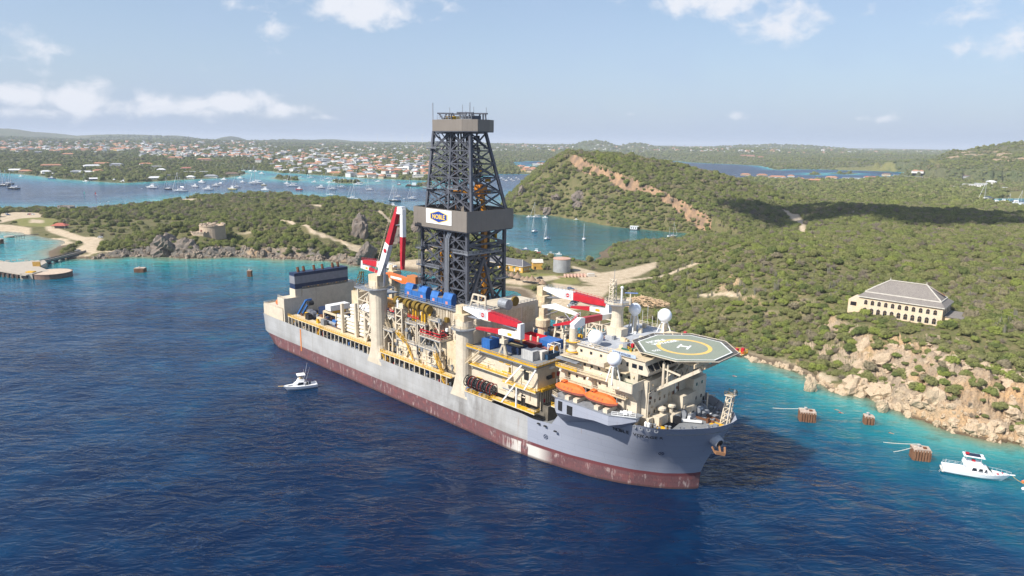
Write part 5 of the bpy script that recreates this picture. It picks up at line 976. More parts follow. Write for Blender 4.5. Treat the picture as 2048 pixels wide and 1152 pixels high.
for s_ in (210.6, 212.4, 214.4, 216.2):
    y0 = hull_pt(s_, 22.2); MB().lathe([(.28, 0), (.55, 0), (.55, .12), (.28, .12)], 12).build('mooring_fairlead', lgrey, ship).matrix_basis = frame_m((s_, y0 - .08, 22.2), (1, (hull_pt(s_ + 1, 22.2) - y0), 0), (0, 0, 1))
piece('rubbing_strip', 35.0, 35.9, -.12, .02, 3.2, 13.2, mat('orange_strip', (.62, .22, .06), .7), ship)
# radomes
def radome(s_, t_, z_, r_, zb, lbl):
    rd = sub('radome', ac); prof = [(r_ * math.cos(a), z_ + r_ * math.sin(a)) for a in np.linspace(-1.05, math.pi / 2, 14)]
    MB().lathe([(r_ * .5, z_ - r_ * 1.02)] + prof[:-1] + [(.02, z_ + r_)], 24, (s_, t_)).build('dome', mat('radome_white', (.84, .86, .90), .35, var=.02), rd, smooth=True)
    MB().lathe([(r_ * .62, zb), (r_ * .4, zb + .3), (r_ * .4, z_ - r_ * 1.02), (r_ * .55, z_ - r_)], 12, (s_, t_)).build('dome_pedestal', cream, rd)
    for a in range(4): beam('dome_strut', (s_ + r_ * 1.0 * math.cos(a * 1.57 + .4), t_ + r_ * 1.0 * math.sin(a * 1.57 + .4), zb), (s_ + r_ * .4 * math.cos(a * 1.57 + .4), t_ + r_ * .4 * math.sin(a * 1.57 + .4), z_ - r_ * .9), .28, white, rd)
radome(191.9, 6.2, 41.4, 2.2, 38.8, ''); radome(202.9, .2, 38.9, 1.95, 32.3, ''); radome(190.8, 27, 46, 1.9, 38.8, ''); radome(197.4, 33.4, 44.1, 2.15, 38.8, '')
# main mast
mm = sub('radar_mast'); MB().lathe([(2.3, 38.8), (1.75, 44), (1.75, 46.6), (2.6, 48.2)], 18, (188.3, 21.5)).build('mast_column', cream, mm); MB().box(186.4, 192, 18.6, 22, 36.6, 41.2).build('mast_house', cream, mm)
MB().prism([(188.3 + 4.1 * math.cos(a), 21.5 + 4.1 * math.sin(a)) for a in np.linspace(0, 2 * math.pi, 11)[:-1]], 48.2, 48.5).build('mast_platform', lgrey, mm); rail([(188.3 + 4 * math.cos(a), 21.5 + 4 * math.sin(a), 48.5) for a in np.linspace(0, 2 * math.pi, 11)], cream, toe=.5, parent=mm)
for (dx, dy) in ((-1, -1), (.6, -1), (.6, .6), (-1, .6)): beam('mast_leg', (187 + dx, 21 + dy, 48.5), (186.8 + dx * .7, 21 + dy * .7, 55.6), .22, cream, mm)
for k in range(5): beam('mast_brace', (186, 20, 48.8 + k * 1.35), (187.5, 20, 50.1 + k * 1.35), .16, cream, mm); beam('mast_brace', (187.5, 20, 48.8 + k * 1.35), (187.5, 21.5, 50.1 + k * 1.35), .16, cream, mm); beam('mast_brace', (186, 20, 50.1 + k * 1.35), (187.6, 20, 50.1 + k * 1.35), .18, cream, mm)
MB().cyl((190.6, 20, 48.5), (190.6, 20, 53.2), .3, 8).build('antenna_post', white, mm); MB().sphere((190.6, 20, 53.6), .5).build('antenna_ball', white, mm, smooth=True); beam('radar_scanner', (191, 21, 52), (194.6, 22.4, 52.2), .5, mat('radar_blue', (.15, .22, .45), .4), mm, h=.25); beam('radar_post', (192.6, 21.6, 48.5), (192.6, 21.6, 52), .35, cream, mm); MB().cyl((187, 21, 55.6), (187, 21, 58.6), .07, 6).build('antenna', lgrey, mm)
lat = sub('lattice_house', ac)
for (x_, y_) in ((178, 20), (184, 20), (184, 27), (178, 27)): beam('lattice_post', (x_, y_, 29), (x_, y_, 41), .4, cream, lat)
for z_ in (36.5, 38.7, 40.8):
    for p, q in (((178, 20), (184, 20)), ((184, 20), (184, 27)), ((184, 27), (178, 27)), ((178, 27), (178, 20))): beam('lattice_bar', (*p, z_), (*q, z_), .32, cream, lat)
beam('lattice_brace', (178, 20, 36.5), (181, 20, 40.8), .3, cream, lat); beam('lattice_brace', (184, 20, 36.5), (181, 20, 40.8), .3, cream, lat); MB().box(178.4, 183.6, 20.5, 26.5, 34, 36.2).build('lattice_floor', cream2, lat)
for k in range(16):
    s_ = 186 + rg.random() * 22; t_ = 7 + rg.random() * 26; z0 = 39.42 if s_ > 199.4 else 38.82
    if 184 < s_ < 194 and 17 < t_ < 25: continue
    MB().box(s_, s_ + .6 + rg.random() * 1.2, t_, t_ + .6 + rg.random(), z0, z0 + .5 + rg.random()).build('roof_locker', [white, cream, lgrey, cream2][rg.randrange(4)], ac)
for k in range(7): MB().cyl((186 + k * 1.9, 36 - k * .1, 38.8), (186 + k * 1.9, 36 - k * .1, 41.5 + (k * 7 % 5)), .06, 5).build('whip_antenna', white, ac)
piece('fire_hose_box', 204.3, 204.8, 1.9, 2.18, 27.6, 28.6, red, ac); piece('switch_cabinet', 200, 201.4, 8, 9.6, 39.42, 41.2, lgrey, ac)
rail([(199.2, 3.2, 39.4), (207, 3.2, 39.4)], cream, toe=0, parent=ac)
for k in range(46):   # boxes, pipes and lamps on the house walls
    z_ = 22 + rg.random() * 13; m_ = [cream2, cream, white, lgrey, cream2, rust][rg.randrange(6)]; w = .25 + rg.random() * .6
    if rg.random() < .5:
        s_ = 184.5 + rg.random() * 23; y = 2.2 if z_ < 31.6 else 3.2
        if z_ > 24.9: MB().box(s_, s_ + w, y - .3, y, z_, z_ + w).box(s_ + .05, s_ + w - .05, y - .42, y - .3, z_ + .05, z_ + w * .6).build('wall_fitting', m_, ac)
    else:
        t_ = 4.6 + rg.random() * 18; z_ = min(z_, 32)
        if rg.random() < .4: MB().cyl((211.35, t_, z_), (211.35, t_, min(z_ + 1 + rg.random() * 6, 33.4)), .07 + rg.random() * .09, 6).build('wall_pipe', m_, ac)
        else: MB().box(211.22, 211.6, t_, t_ + w, z_, z_ + w).build('wall_fitting', m_, ac)
MB().cyl((211.4, 4.4, 21.2), (211.4, 4.4, 30.4), .16, 7).cyl((211.4, 4.4, 30.4), (211.4, 9, 31.2), .16, 7).build('wall_pipe', cream, ac)
for t_ in (6.2, 14.2, 19): piece('doorway', 211.18, 211.24, t_, t_ + .9, 21.3, 23.3, cream2, ac)
# deck gear on the front of the house
for (s_, t_) in ((212.6, 9.4), (213.2, 13.4)): MB().lathe([(.55, 21.2), (.55, 24.6), (1.25, 24.9), (1.25, 25.5), (.6, 25.8)], 12, (s_, t_)).build('mushroom_vent', cream, ac)
for (a, b, c, d, z1) in ((211.3, 214, 6.2, 10.8, 23.8), (211.3, 215, 11.4, 15.6, 23.2), (211.3, 212.4, 3.6, 5.8, 23.6)): ab('deck_house', a, b, c, d, 21.2, z1)
for k in range(2): MB().lathe([(.42, 21.2), (.42, 23), (.15, 23.3)], 9, (212.2 + k * .95, 2.6)).build('gas_bottle', white, ac)
MB().cyl((209.0, 1.4, 21.6), (209.0, 2.6, 21.6), .8, 10).build('winch_drum', cream2, ac)
# ---- helideck
hd = sub('helideck'); HC = (212.7, 19.0); HZ = 40.6; HR = 12.9
def octo(r_, a0=R(22.5)): return [(HC[0] + r_ * math.cos(a0 + k * math.pi / 4), HC[1] + r_ * math.sin(a0 + k * math.pi / 4)) for k in range(8)]
MB().prism(octo(HR), HZ - .5, HZ).build('deck_plate', mat('helideck_green', (.215, .245, .195), .85, rgb2=(.275, .285, .22), scale=.15, fine=.12), hd)
def ring(r0, r1, z, n, a0=0.): 
    mb = MB(); vs = []
    for k in range(n):
        a = a0 + 2 * math.pi * k / n; vs += [(HC[0] + r0 * math.cos(a), HC[1] + r0 * math.sin(a), z), (HC[0] + r1 * math.cos(a), HC[1] + r1 * math.sin(a), z)]
    return mb.add(vs, [(2 * k, 2 * k + 1, (2 * k + 3) % (2 * n), (2 * k + 2) % (2 * n)) for k in range(n)])
ring(HR - .5, HR - .12, HZ + .006, 8, R(22.5)).build('edge_line', white, hd); ring(6.4, 7.5, HZ + .008, 48).build('landing_circle', mat('marking_yellow', (.78, .50, .14), .7, var=.1), hd)
hx_ = Vector((.72, -.69, 0)).normalized(); hx_ = Vector((.97, .25, 0)).normalized(); hy_ = Vector((-hx_.y, hx_.x, 0)); C_ = Vector((HC[0], HC[1], HZ + .012))
for nm, p, q in (('letter_stroke', -1.3 * hx_ - 2 * hy_, -1.3 * hx_ + 2 * hy_), ('letter_stroke', 1.3 * hx_ - 2 * hy_, 1.3 * hx_ + 2 * hy_), ('letter_bar', -1.1 * hx_, 1.1 * hx_)): beam(nm, C_ + p, C_ + q, .55 if nm == 'letter_stroke' else .02, white, hd, h=.02 if nm == 'letter_stroke' else .5)
FT = lambda x, y: frame_m(Vector((HC[0], HC[1], HZ + .01)) + x * Vector((-hy_.x, -hy_.y, 0)) + y * hx_, (-hy_.x, -hy_.y, 0), (-hx_.x * -1, -hx_.y * -1, 0))
nx_ = Vector((.3, 1, 0)).normalized(); ny_ = Vector((-1, .3, 0)).normalized()
text_mesh('deck_lettering', 'NOBLE', 2.1, white, hd, frame_m((204.0, 14.6, HZ + .01), nx_, ny_), bold=.06); text_mesh('deck_lettering', 'VOYAGER', 2.1, white, hd, frame_m((206.2, 14.2, HZ + .01), nx_, ny_), bold=.06, sx=.95)
text_mesh('deck_lettering', 'D22', 1.5, white, hd, frame_m((209.4, 9.0, HZ + .01), nx_, ny_), bold=.03)
op = octo(HR + .1); oq = octo(HR + 1.6)
for k in range(8):   # safety nets round the edge
    a0, b0 = Vector((*op[k], HZ - .35)), Vector((*op[(k + 1) % 8], HZ - .35)); a1, b1 = Vector((*oq[k], HZ + .05)), Vector((*oq[(k + 1) % 8], HZ + .05)); n = 4
    for j in range(n):
        f0, f1 = j / n + .015, (j + 1) / n - .015; MB().add([a0.lerp(b0, f0), a0.lerp(b0, f1), a1.lerp(b1, f1), a1.lerp(b1, f0), a0.lerp(b0, f0) - Vector((0, 0, .05)), a0.lerp(b0, f1) - Vector((0, 0, .05)), a1.lerp(b1, f1) - Vector((0, 0, .05)), a1.lerp(b1, f0) - Vector((0, 0, .05))], [(0, 1, 2, 3), (7, 6, 5, 4), (0, 4, 5, 1), (1, 5, 6, 2), (2, 6, 7, 3), (3, 7, 4, 0)]).build('net_panel', mat('safety_net', (.11, .105, .10), .9, var=.3), hd)
    beam('net_rail', a1, b1, .16, cream, hd)
for k in range(-2, 3): beam('deck_girder', (HC[0] + k * 4.6, HC[1] - 10.6, HZ - 1.1), (HC[0] + k * 4.6, HC[1] + 10.6, HZ - 1.1), .35, cream2, hd, h=1.1)
for k in (-7, 0, 7): beam('deck_girder', (HC[0] - 10.5, HC[1] + k, HZ - 1.9), (HC[0] + 10.5, HC[1] + k, HZ - 1.9), .4, cream2, hd, h=.8)
for t_ in (8.0, 19.0, 30.0):
    beam('deck_strut', (211.3, t_, 30.6), (223.2, t_ if t_ == 19 else t_ * .9 + 1.9, HZ - 1.9), .85, cream, hd); beam('deck_column', (213.4, t_, 32.2), (213.4, t_, HZ - 2), .6, cream, hd); beam('deck_column', (214.6, t_, 33), (214.6, t_, HZ - 2), .35, cream, hd); beam('deck_tie', (213.4, t_, 37), (218.4, t_, HZ - 4.3), .4, cream, hd)
for p, q in (((213.4, 8, 33), (213.4, 19, 38)), ((213.4, 19, 33), (213.4, 30, 38)), ((216, 19, 34.2), (220, 28.6, HZ - 2.3)), ((216, 30, 34.2), (220, 20, HZ - 2.3))): beam('deck_brace', p, q, .45, cream, hd)
MB().box(222.6, 226, 26, 30, HZ - 1.6, HZ - 1.3).build('escape_platform', cream2, hd); rail([(222.6, 30, HZ - 1.3), (226, 30, HZ - 1.3), (226, 26, HZ - 1.3)], yellow, parent=hd, toe=.3)
for (s_, t_) in ((223.6, 27), (224.6, 28.6), (201.4, 9.8), (205, 31.8)): MB().box(s_, s_ + .8, t_, t_ + .8, HZ - 1.3, HZ + .3).build('foam_monitor', red, hd)
rail([(200.6, 8.6, 39.4), (203.4, 7.2, 39.4)], yellow, parent=hd); MB().box(199.8, 203, 7.6, 10.6, 39.42, 39.8).build('escape_platform', green, hd)
# ---- fore deck gear
wz = 21.2
wd = sub('anchor_winch')
for (s_, t_) in ((215.2, 17.8), (217, 22.4)):
    MB().cyl((s_ - .2, t_ - 1.6, wz + 1.2), (s_ - .2, t_ + 1.6, wz + 1.2), 1.05, 14).build('winch_drum', lgrey, wd)
    for d in (-1.7, 1.7): MB().cyl((s_ - .2, t_ + d - .15, wz + 1.2), (s_ - .2, t_ + d + .15, wz + 1.2), 1.5, 16).build('winch_flange', lgrey, wd)
    MB().box(s_ + 1.2, s_ + 2.8, t_ - 1.2, t_ + 1.2, wz, wz + 1.6, top=(.2, .5, .1, .1)).build('winch_gearbox', lgrey, wd); MB().box(s_ - 2, s_ + 3, t_ - 2, t_ + 2, wz, wz + .25).build('winch_bed', lgrey, wd)
MB().cyl((210.6, 17.6, wz + .9), (216, 12.2, wz + .9), .8, 12).build('mooring_drum', black, ship)
for k in range(7): f = k / 6; MB().cyl((210.6 + 5.4 * f - .12, 17.6 - 5.4 * f + .12, wz + .9), (210.6 + 5.4 * f + .12, 17.6 - 5.4 * f - .12, wz + .9), 1.15, 14).build('mooring_drum_flange', [black, lgrey][k % 2], ship)
beam('spare_boom', (214.6, 12.4, wz + .6), (221, 16.4, wz + .6), .55, white, ship); beam('chain_run', (217.4, 19, wz + .3), (223, 19.4, wz + .3), .5, rust, ship); beam('chain_run', (219, 22.6, wz + .3), (224, 21, wz + .3), .5, rust, ship)
for (a, b, c, d) in ((209.9, 213, 1.6, 4.6), (213.4, 217.6, 4.2, 7.4), (222.4, 225.6, 17.4, 20.4), (210.6, 213, 27.4, 30.4)): MB().box(a, b, c, d, wz, wz + .02).build('yellow_deck_patch', yellow, ship)
for (s_, t_) in ((212.6, 4.6), (214.6, 3.6), (216.2, 6.2), (219, 8.4), (221, 11), (223.6, 15), (224.8, 22), (218, 27.4), (221, 25), (213.6, 30)):
    for d in (0, .9): MB().lathe([(.3, wz), (.3, wz + .9), (.42, wz + .95), (.42, wz + 1.1)], 9, (s_ + d, t_ + d * .4)).build('bitts', lgrey, ship)
for k in range(14): s_ = 214 + rg.random() * 10; t_ = 14 + rg.random() * 10; MB().box(s_, s_ + .5 + rg.random(), t_, t_ + .5 + rg.random(), wz, wz + .4 + rg.random()).build('deck_fitting', [lgrey, lgrey, rust, white][rg.randrange(4)], ship)
fmst = sub('fore_mast')
for (dx, dy) in ((-.9, -.9), (.9, -.9), (.9, .9), (-.9, .9)): beam('mast_leg', (225.2 + dx, 21.4 + dy, wz), (226.2 + dx * .8, 21.4 + dy * .8, wz + 8.4), .26, cream, fmst)
for k in range(5):
    z0 = wz + k * 1.65; 
    for sgn in (-1, 1): beam('mast_brace', (224.4 + .2 * k, 21.4 + .85 * sgn, z0), (226.1 + .2 * k, 21.4 + .85 * sgn, z0 + 1.65), .17, cream, fmst); beam('mast_girt', (224.5 + .2 * k, 21.4 + .85 * sgn, z0 + 1.6), (226.2 + .2 * k, 21.4 + .85 * sgn, z0 + 1.6), .17, cream, fmst)
    beam('mast_brace', (224.4 + .2 * k, 20.6, z0), (224.6 + .2 * k, 22.2, z0 + 1.65), .17, cream, fmst); beam('mast_brace', (226.1 + .2 * k, 20.6, z0), (226.3 + .2 * k, 22.2, z0 + 1.65), .17, cream, fmst)
MB().box(225, 227.4, 20.2, 22.6, wz + 8.3, wz + 8.5).build('mast_top', cream, fmst); rail([(225, 20.2, wz + 8.5), (227.4, 20.2, wz + 8.5), (227.4, 22.6, wz + 8.5), (225, 22.6, wz + 8.5)], ochre, toe=0, parent=fmst); MB().cyl((227, 22, wz + 8.5), (227, 22, wz + 10), .3, 8).build('mast_lamp', lgrey, fmst)
MB().cyl((217.5, 25.5, wz), (217.5, 25.5, wz + 5.6), .22, 8).build('derrick_post', cream, ship); beam('derrick_arm', (217.5, 25.5, wz + 5), (219.6, 25.8, wz + 5.4), .16, cream, ship)
# anchor pocket and anchor
an = sub('bow_anchor'); ag = Vector((225.4, 16.6, 18.4)); MB().cyl((222.6, 17.4, 18.8), (226.8, 16.0, 17.6), 1.9, 16, r2=1.45).build('anchor_bolster', mat('pale_hull_grey', (.42, .44, .48), .5), an, smooth=True); MB().cyl((226.3, 16.2, 17.8), (226.9, 15.95, 17.55), 1.0, 12).build('hawse_opening', black, an)
arust = mat('anchor_rust', (.30, .15, .07), .85, rgb2=(.14, .07, .04), scale=1.5)
beam('anchor_shank', (226.4, 16.2, 17.4), (227.6, 15.2, 15.4), .4, arust, an); MB().bar((226.7, 14.2, 15.6), (228.4, 16.2, 15.0), .7, .8).build('anchor_crown', arust, an); beam('anchor_fluke', (226.6, 14.3, 15.4), (225.7, 14.0, 17), .45, arust, an); beam('anchor_fluke', (228.4, 16.1, 15.0), (228.0, 16.6, 16.8), .45, arust, an)
NTH = ['first', 'second', 'third', 'fourth', 'fifth', 'sixth', 'seventh', 'eighth', 'ninth', 'tenth', 'eleventh', 'twelfth', 'thirteenth', 'fourteenth', 'fifteenth', 'sixteenth', 'seventeenth', 'eighteenth', 'nineteenth', 'twentieth'] + ['twenty-' + x for x in ('first', 'second', 'third', 'fourth', 'fifth', 'sixth', 'seventh', 'eighth', 'ninth')] + ['thirtieth'] + ['thirty-' + x for x in ('first', 'second', 'third', 'fourth', 'fifth', 'sixth', 'seventh', 'eighth', 'ninth')] + ['fortieth']
# ---- things carried on the ship
def lifeboat(s_, t_, z_, L_, lbl, group=None, rz=0.0):
    lb = on_ship('lifeboat', lbl, 'lifeboat', s_, t_, z_, rz, group); h = L_ / 2; rings = []; rh = []
    for k in range(13):
        u = -1 + 2 * k / 12; w = 1.75 * (1 - abs(u) ** 3.2 * .78) * (1 - .1 * u); zt = 2.0 + .35 * abs(u) ** 2; kz = .25 + 1.1 * abs(u) ** 4
        rh.append([(u * h, -w, 1.6 + .2 * u * u), (u * h, -w * .8, .75 + kz * .5), (u * h, 0, kz), (u * h, w * .8, .75 + kz * .5), (u * h, w, 1.6 + .2 * u * u)])
        zc = 3.15 if abs(u) < .55 else 3.15 - 1.35 * ((abs(u) - .55) / .45) ** 1.4
        rings.append([(u * h, -w * 1.03, 1.6 + .2 * u * u), (u * h, -w * .86, 1.6 + (zc - 1.6) * .72), (u * h, -w * .5, zc), (u * h, w * .5, zc), (u * h, w * .86, 1.6 + (zc - 1.6) * .72), (u * h, w * 1.03, 1.6 + .2 * u * u)])
    MB().loft(rh, cap=True, closed=True).build('hull', mat('faded_orange', (.50, .14, .10), .5, var=.1), lb); MB().loft(rings).build('canopy', orange, lb)
    MB().box(-h * .62, -h * .3, -.75, .75, 3.0, 3.7, top=(.25, .1, .15, .15)).build('conning_hatch', orange, lb); MB().box(-h * .1, h * .5, -.6, .6, 3.0, 3.35, top=(.1, .3, .1, .1)).build('roof_hatch', orange, lb)
    for u in (-.25, 0, .25): MB().box(u * h - .28, u * h + .28, -1.72, -1.5, 1.9, 2.6).build('side_port', mat('port_orange', (.55, .18, .08), .4), lb)
    for u in (-.95, .93): MB().cyl((u * h, 0, 1.6), (u * h, 0, 3.4), .12, 8).build('lifting_hook', lgrey, lb)
    for k in range(3): piece('cabin_window', -h * .62 + .35 + k * .5, -h * .62 + .65 + k * .5, -.8, -.7, 3.2, 3.5, glass, lb)
    return lb
lifeboat(190.2, -1.9, 25.9, 11, 'orange lifeboat aft of its twin on the starboard boat deck'); lifeboat(200.6, -1.9, 25.9, 11, 'orange lifeboat nearest the bow on the starboard boat deck'); lifeboat(10.6, 4.4, 18.2, 8.4, 'orange lifeboat at the stern beside the funnel casing', rz=0)
# riser joints stacked in the rack
rj_m = mat('riser_cream', (.72, .66, .54), .5, var=.08); rj_o = mat('riser_orange', (.72, .36, .08), .5, var=.15)
def joint_mesh(L_, r_, m_, nm):
    mb = MB().cyl((0, 0, 0), (L_, 0, 0), r_, 12)
    for k in range(5): mb.cyl((.3 + k * (L_ - .9) / 4, 0, 0), (.6 + k * (L_ - .9) / 4, 0, 0), r_ * 1.07, 12)
    return mb.mesh(nm, m_, False)
jm1 = joint_mesh(26, .72, rj_m, 'riser_joint'); jm2 = joint_mesh(21, .7, rj_o, 'riser_joint')
jm0 = joint_mesh(20, .72, mat('riser_white', (.80, .80, .80), .45, var=.04), 'riser_joint')
def put(me, name, s_, t_, z_, label, cat, group):
    o = bpy.data.objects.new(name, me); COL.objects.link(o); o.location = ship_pt(s_, t_, z_); o.rotation_euler = (0, 0, SHIP_RZ); tag(o, label, cat, group); return o
for r_ in range(4):
    for c_ in range(2): put(jm1, 'riser_joint', 58, 5.4 + c_ * 1.55, 18 + r_ * 1.5, 'cream riser joint of the low outer rack, %s row up, %s column' % (NTH[r_], ('outer', 'inner')[c_]), 'riser joint', 'riser joints in the lower rack')
for r_ in range(4):
    for c_ in range(4): put(jm1 if r_ < 3 else jm0, 'riser_joint', 62, 9.4 + c_ * 1.55, 22.6 + r_ * 1.5, ('cream riser joint of the taller stack, %s row up, %s column from the side' % (NTH[r_], NTH[c_]) if r_ < 3 else 'white riser joint on top of the taller stack, %s from the side' % NTH[c_]), 'riser joint', 'riser joints in the tall stack' if r_ < 3 else 'white top riser joints')
for r_ in range(2):
    for c_ in range(4): put(jm2, 'riser_joint', 66, 16.6 + c_ * 1.5, 28.4 + r_ * 1.4, 'orange riser joint behind the cream stack, %s row, %s from the side' % (('lower', 'upper')[r_], NTH[c_]), 'riser joint', 'orange riser joints')
def container(s_, t_, z_, L_, W_, H_, m_, label, cat='container', open_top=False, fill=None, ribs=True, name='container', rz=0.0):
    c = on_ship(name, label, cat, s_, t_, z_, rz)
    if open_top:
        for (a, b, cc, d) in ((0, L_, 0, .15), (0, L_, W_ - .15, W_), (0, .15, .15, W_ - .15), (L_ - .15, L_, .15, W_ - .15)): MB().box(a, b, cc, d, 0, H_).build('side', m_, c)
        MB().box(.15, L_ - .15, .15, W_ - .15, 0, .15).build('floor', m_, c)
        if fill: MB().box(.3, L_ - .3, .3, W_ - .3, .15, H_ * .8).build('load', fill, c)
    else:
        MB().box(0, L_, 0, W_, 0, H_).build('shell', m_, c)
    if ribs:
        for k in range(int(L_ / .7)): piece('rib', .2 + k * .7, .42 + k * .7, -.07, 0, .12, H_ - .12, m_, c)
        for k in range(int(W_ / .7)): piece('rib', L_, L_ + .07, .2 + k * .7, .42 + k * .7, .12, H_ - .12, m_, c)
    for (x_, y_) in ((0, 0), (L_, 0), (0, W_), (L_, W_)): piece('corner_post', x_ - .1, x_ + .1, y_ - .1, y_ + .1, -.02, H_ + .06, m_, c)
    return c
cyan_top = mat('pale_blue_container', (.10, .26, .48), .5, var=.15)
container(160.2, 17.4, 29, 6.1, 5.4, 3.0, blue, 'large blue steel container on the cargo deck beside the cable reel')
container(154.6, 6.6, 29, 7.0, 4.2, 2.5, navy, 'navy open container packed with tan cargo on the cargo deck', open_top=True, fill=mat('tan_cargo', (.36, .29, .15), .8, rgb2=(.2, .17, .1), scale=1.2))
container(150.6, 12.2, 29.0, 6.5, 4.4, 2.2, red, 'red open container with tan load behind the navy one', open_top=True, fill=mat('tan_load', (.52, .31, .08), .8))
container(149.5, 21.2, 29, 8.5, 4.2, 1.8, red, 'empty red open skip at the edge of the timber deck', open_top=True)
container(147.6, 4.0, 29, 3.6, 4.2, 3.2, blue, 'blue cabin container nearest the deck crane', name='cabin_container'); container(152.0, 8.2, 29, 2.4, 3.6, 3.0, blue, 'second blue cabin container with its narrow end to starboard', name='cabin_container')
container(164.4, 5.2, 29, 4.6, 2.6, 3.0, mat('pale_grey_unit', (.46, .46, .45), .5, var=.1), 'pale grey equipment unit at the cargo deck rail', cat='equipment unit', name='equipment_unit'); container(165.2, 8.2, 29, 5, 2.8, 2.6, mat('off_white_unit', (.60, .57, .52), .5, var=.1), 'off white equipment unit behind the pale grey one', cat='equipment unit', name='equipment_unit')
container(168.9, 9.4, 29, 2.6, 5.4, 1.7, mat('dark_blue_skip', (.02, .06, .12), .5, var=.2), 'small dark blue open skip near the deck rail', open_top=True, cat='skip', name='waste_skip', ribs=False)
container(157.8, 13.6, 29, 5, 2.8, 2.2, mat('dark_red_container', (.22, .02, .025), .5), 'dark red container between the navy and the large blue one'); container(150, 26.6, 29.06, 5, 2.4, 2.2, cyan_top, 'pale blue container beside the small crane pedestal'); container(164, 13.2, 29, 2.8, 3.2, 1.4, mat('maroon_box', (.25, .09, .09), .6), 'low maroon crate beside the cable reel', cat='crate', name='crate', ribs=False)
container(142.8, 21, 29, 5, 3, 2.0, black, 'black container at the foot of the drilling substructure')
cb = on_ship('cable_reel', 'white cable reel frame wound with orange hose', 'cable reel', 168.2, 16.2, 29)
MB().cyl((-.9, 0, 1.6), (.9, 0, 1.6), 1.15, 16).build('hose_winding', mat('hose_orange', (.72, .33, .04), .5, var=.2), cb)
for d in (-1.1, 1.1):
    MB().lathe([(1.3, -.06), (1.6, -.06), (1.6, .06), (1.3, .06)], 18).build('reel_rim', white, cb).matrix_basis = Matrix.Translation((d, 0, 1.6)) @ Matrix.Rotation(R(90), 4, 'Y')
    for y in (-1.6, 1.6): beam('frame_post', (d * 1.2, y, 0), (d * 1.2, y, 3.3), .16, white, cb)
    for z_ in (.08, 3.25): beam('frame_bar', (d * 1.2, -1.6, z_), (d * 1.2, 1.6, z_), .16, white, cb)
for y in (-1.6, 1.6):
    for z_ in (.08, 3.25): beam('frame_bar', (-1.32, y, z_), (1.32, y, z_), .16, white, cb)
wb = container(43.8, 8, 22.1, 4, 9.5, 2.4, white, 'long white cabin on the aft stowage frame', cat='cabin', name='deck_cabin', ribs=False)
yb = container(44.6, 9, 20.6, 3, 6.5, 1.45, yellow, 'yellow crate beneath the long white cabin', cat='crate', name='crate', ribs=False)
# ================================================================ boats
def boat_hull(L, B, H, rake=.12, n=11, zk=-.35):
    """open hull shell: stern at -L/2, bow at +L/2; returns the shell and the deck outline"""
    rows = []; edge = []
    for k in range(n):
        u = k / (n - 1); w = B / 2 * (1 if u < .5 else max(0.02, 1 - ((u - .5) / .5) ** 2.1)) * (.9 + .1 * min(1, u * 4)); sh = H * (1 + .28 * u ** 2); x = -L / 2 + L * u
        x0 = -L / 2 + L * (1 - rake) * u
        rows.append([(x, -w, sh), (x0 + (x - x0) * .4, -w * .9, sh * .35), (x0, -w * .55, zk * .3), (x0, 0, zk), (x0, w * .55, zk * .3), (x0 + (x - x0) * .4, w * .9, sh * .35), (x, w, sh)])
        edge.append((x, w, sh))
    mb = MB().loft(rows, cap=False, closed=False); mb.f.append(tuple(range(7))); return mb, edge
def boat_deck(edge, inset=.97, dz=-.05):
    mb = MB(); n = len(edge); mb.add([(x, -w * inset, z + dz) for x, w, z in edge] + [(x, w * inset, z + dz) for x, w, z in edge], [(k, k + 1, n + k + 1, n + k) for k in range(n - 1)]); return mb
def cabin(mb, x0, x1, w, z0, z1, f0=.5, f1=.15, side=.12):
    return mb.add([(x0, -w, z0), (x1, -w * .8, z0), (x1, w * .8, z0), (x0, w, z0), (x0 + f1, -w + side, z1), (x1 - f0, -w * .8 + side, z1), (x1 - f0, w * .8 - side, z1), (x0 + f1, w - side, z1)], [(3, 2, 1, 0), (4, 5, 6, 7), (0, 1, 5, 4), (1, 2, 6, 5), (2, 3, 7, 6), (3, 0, 4, 7)])
teak = mat('pale_deck', (.62, .58, .50), .6, var=.08); sailcover = mat('sail_cover_blue', (.05, .09, .25), .7); alu = mat('mast_alloy', (.62, .62, .62), .4, metal=.3, var=.05)
hull_cols = {'white': gel, 'navy': navy, 'red': mat('boat_red', (.5, .05, .05), .4), 'dark': mat('boat_dark', (.03, .04, .05), .4), 'yellow': mat('boat_yellow', (.62, .52, .22), .5), 'blue': mat('boat_blue', (.06, .16, .38), .4)}
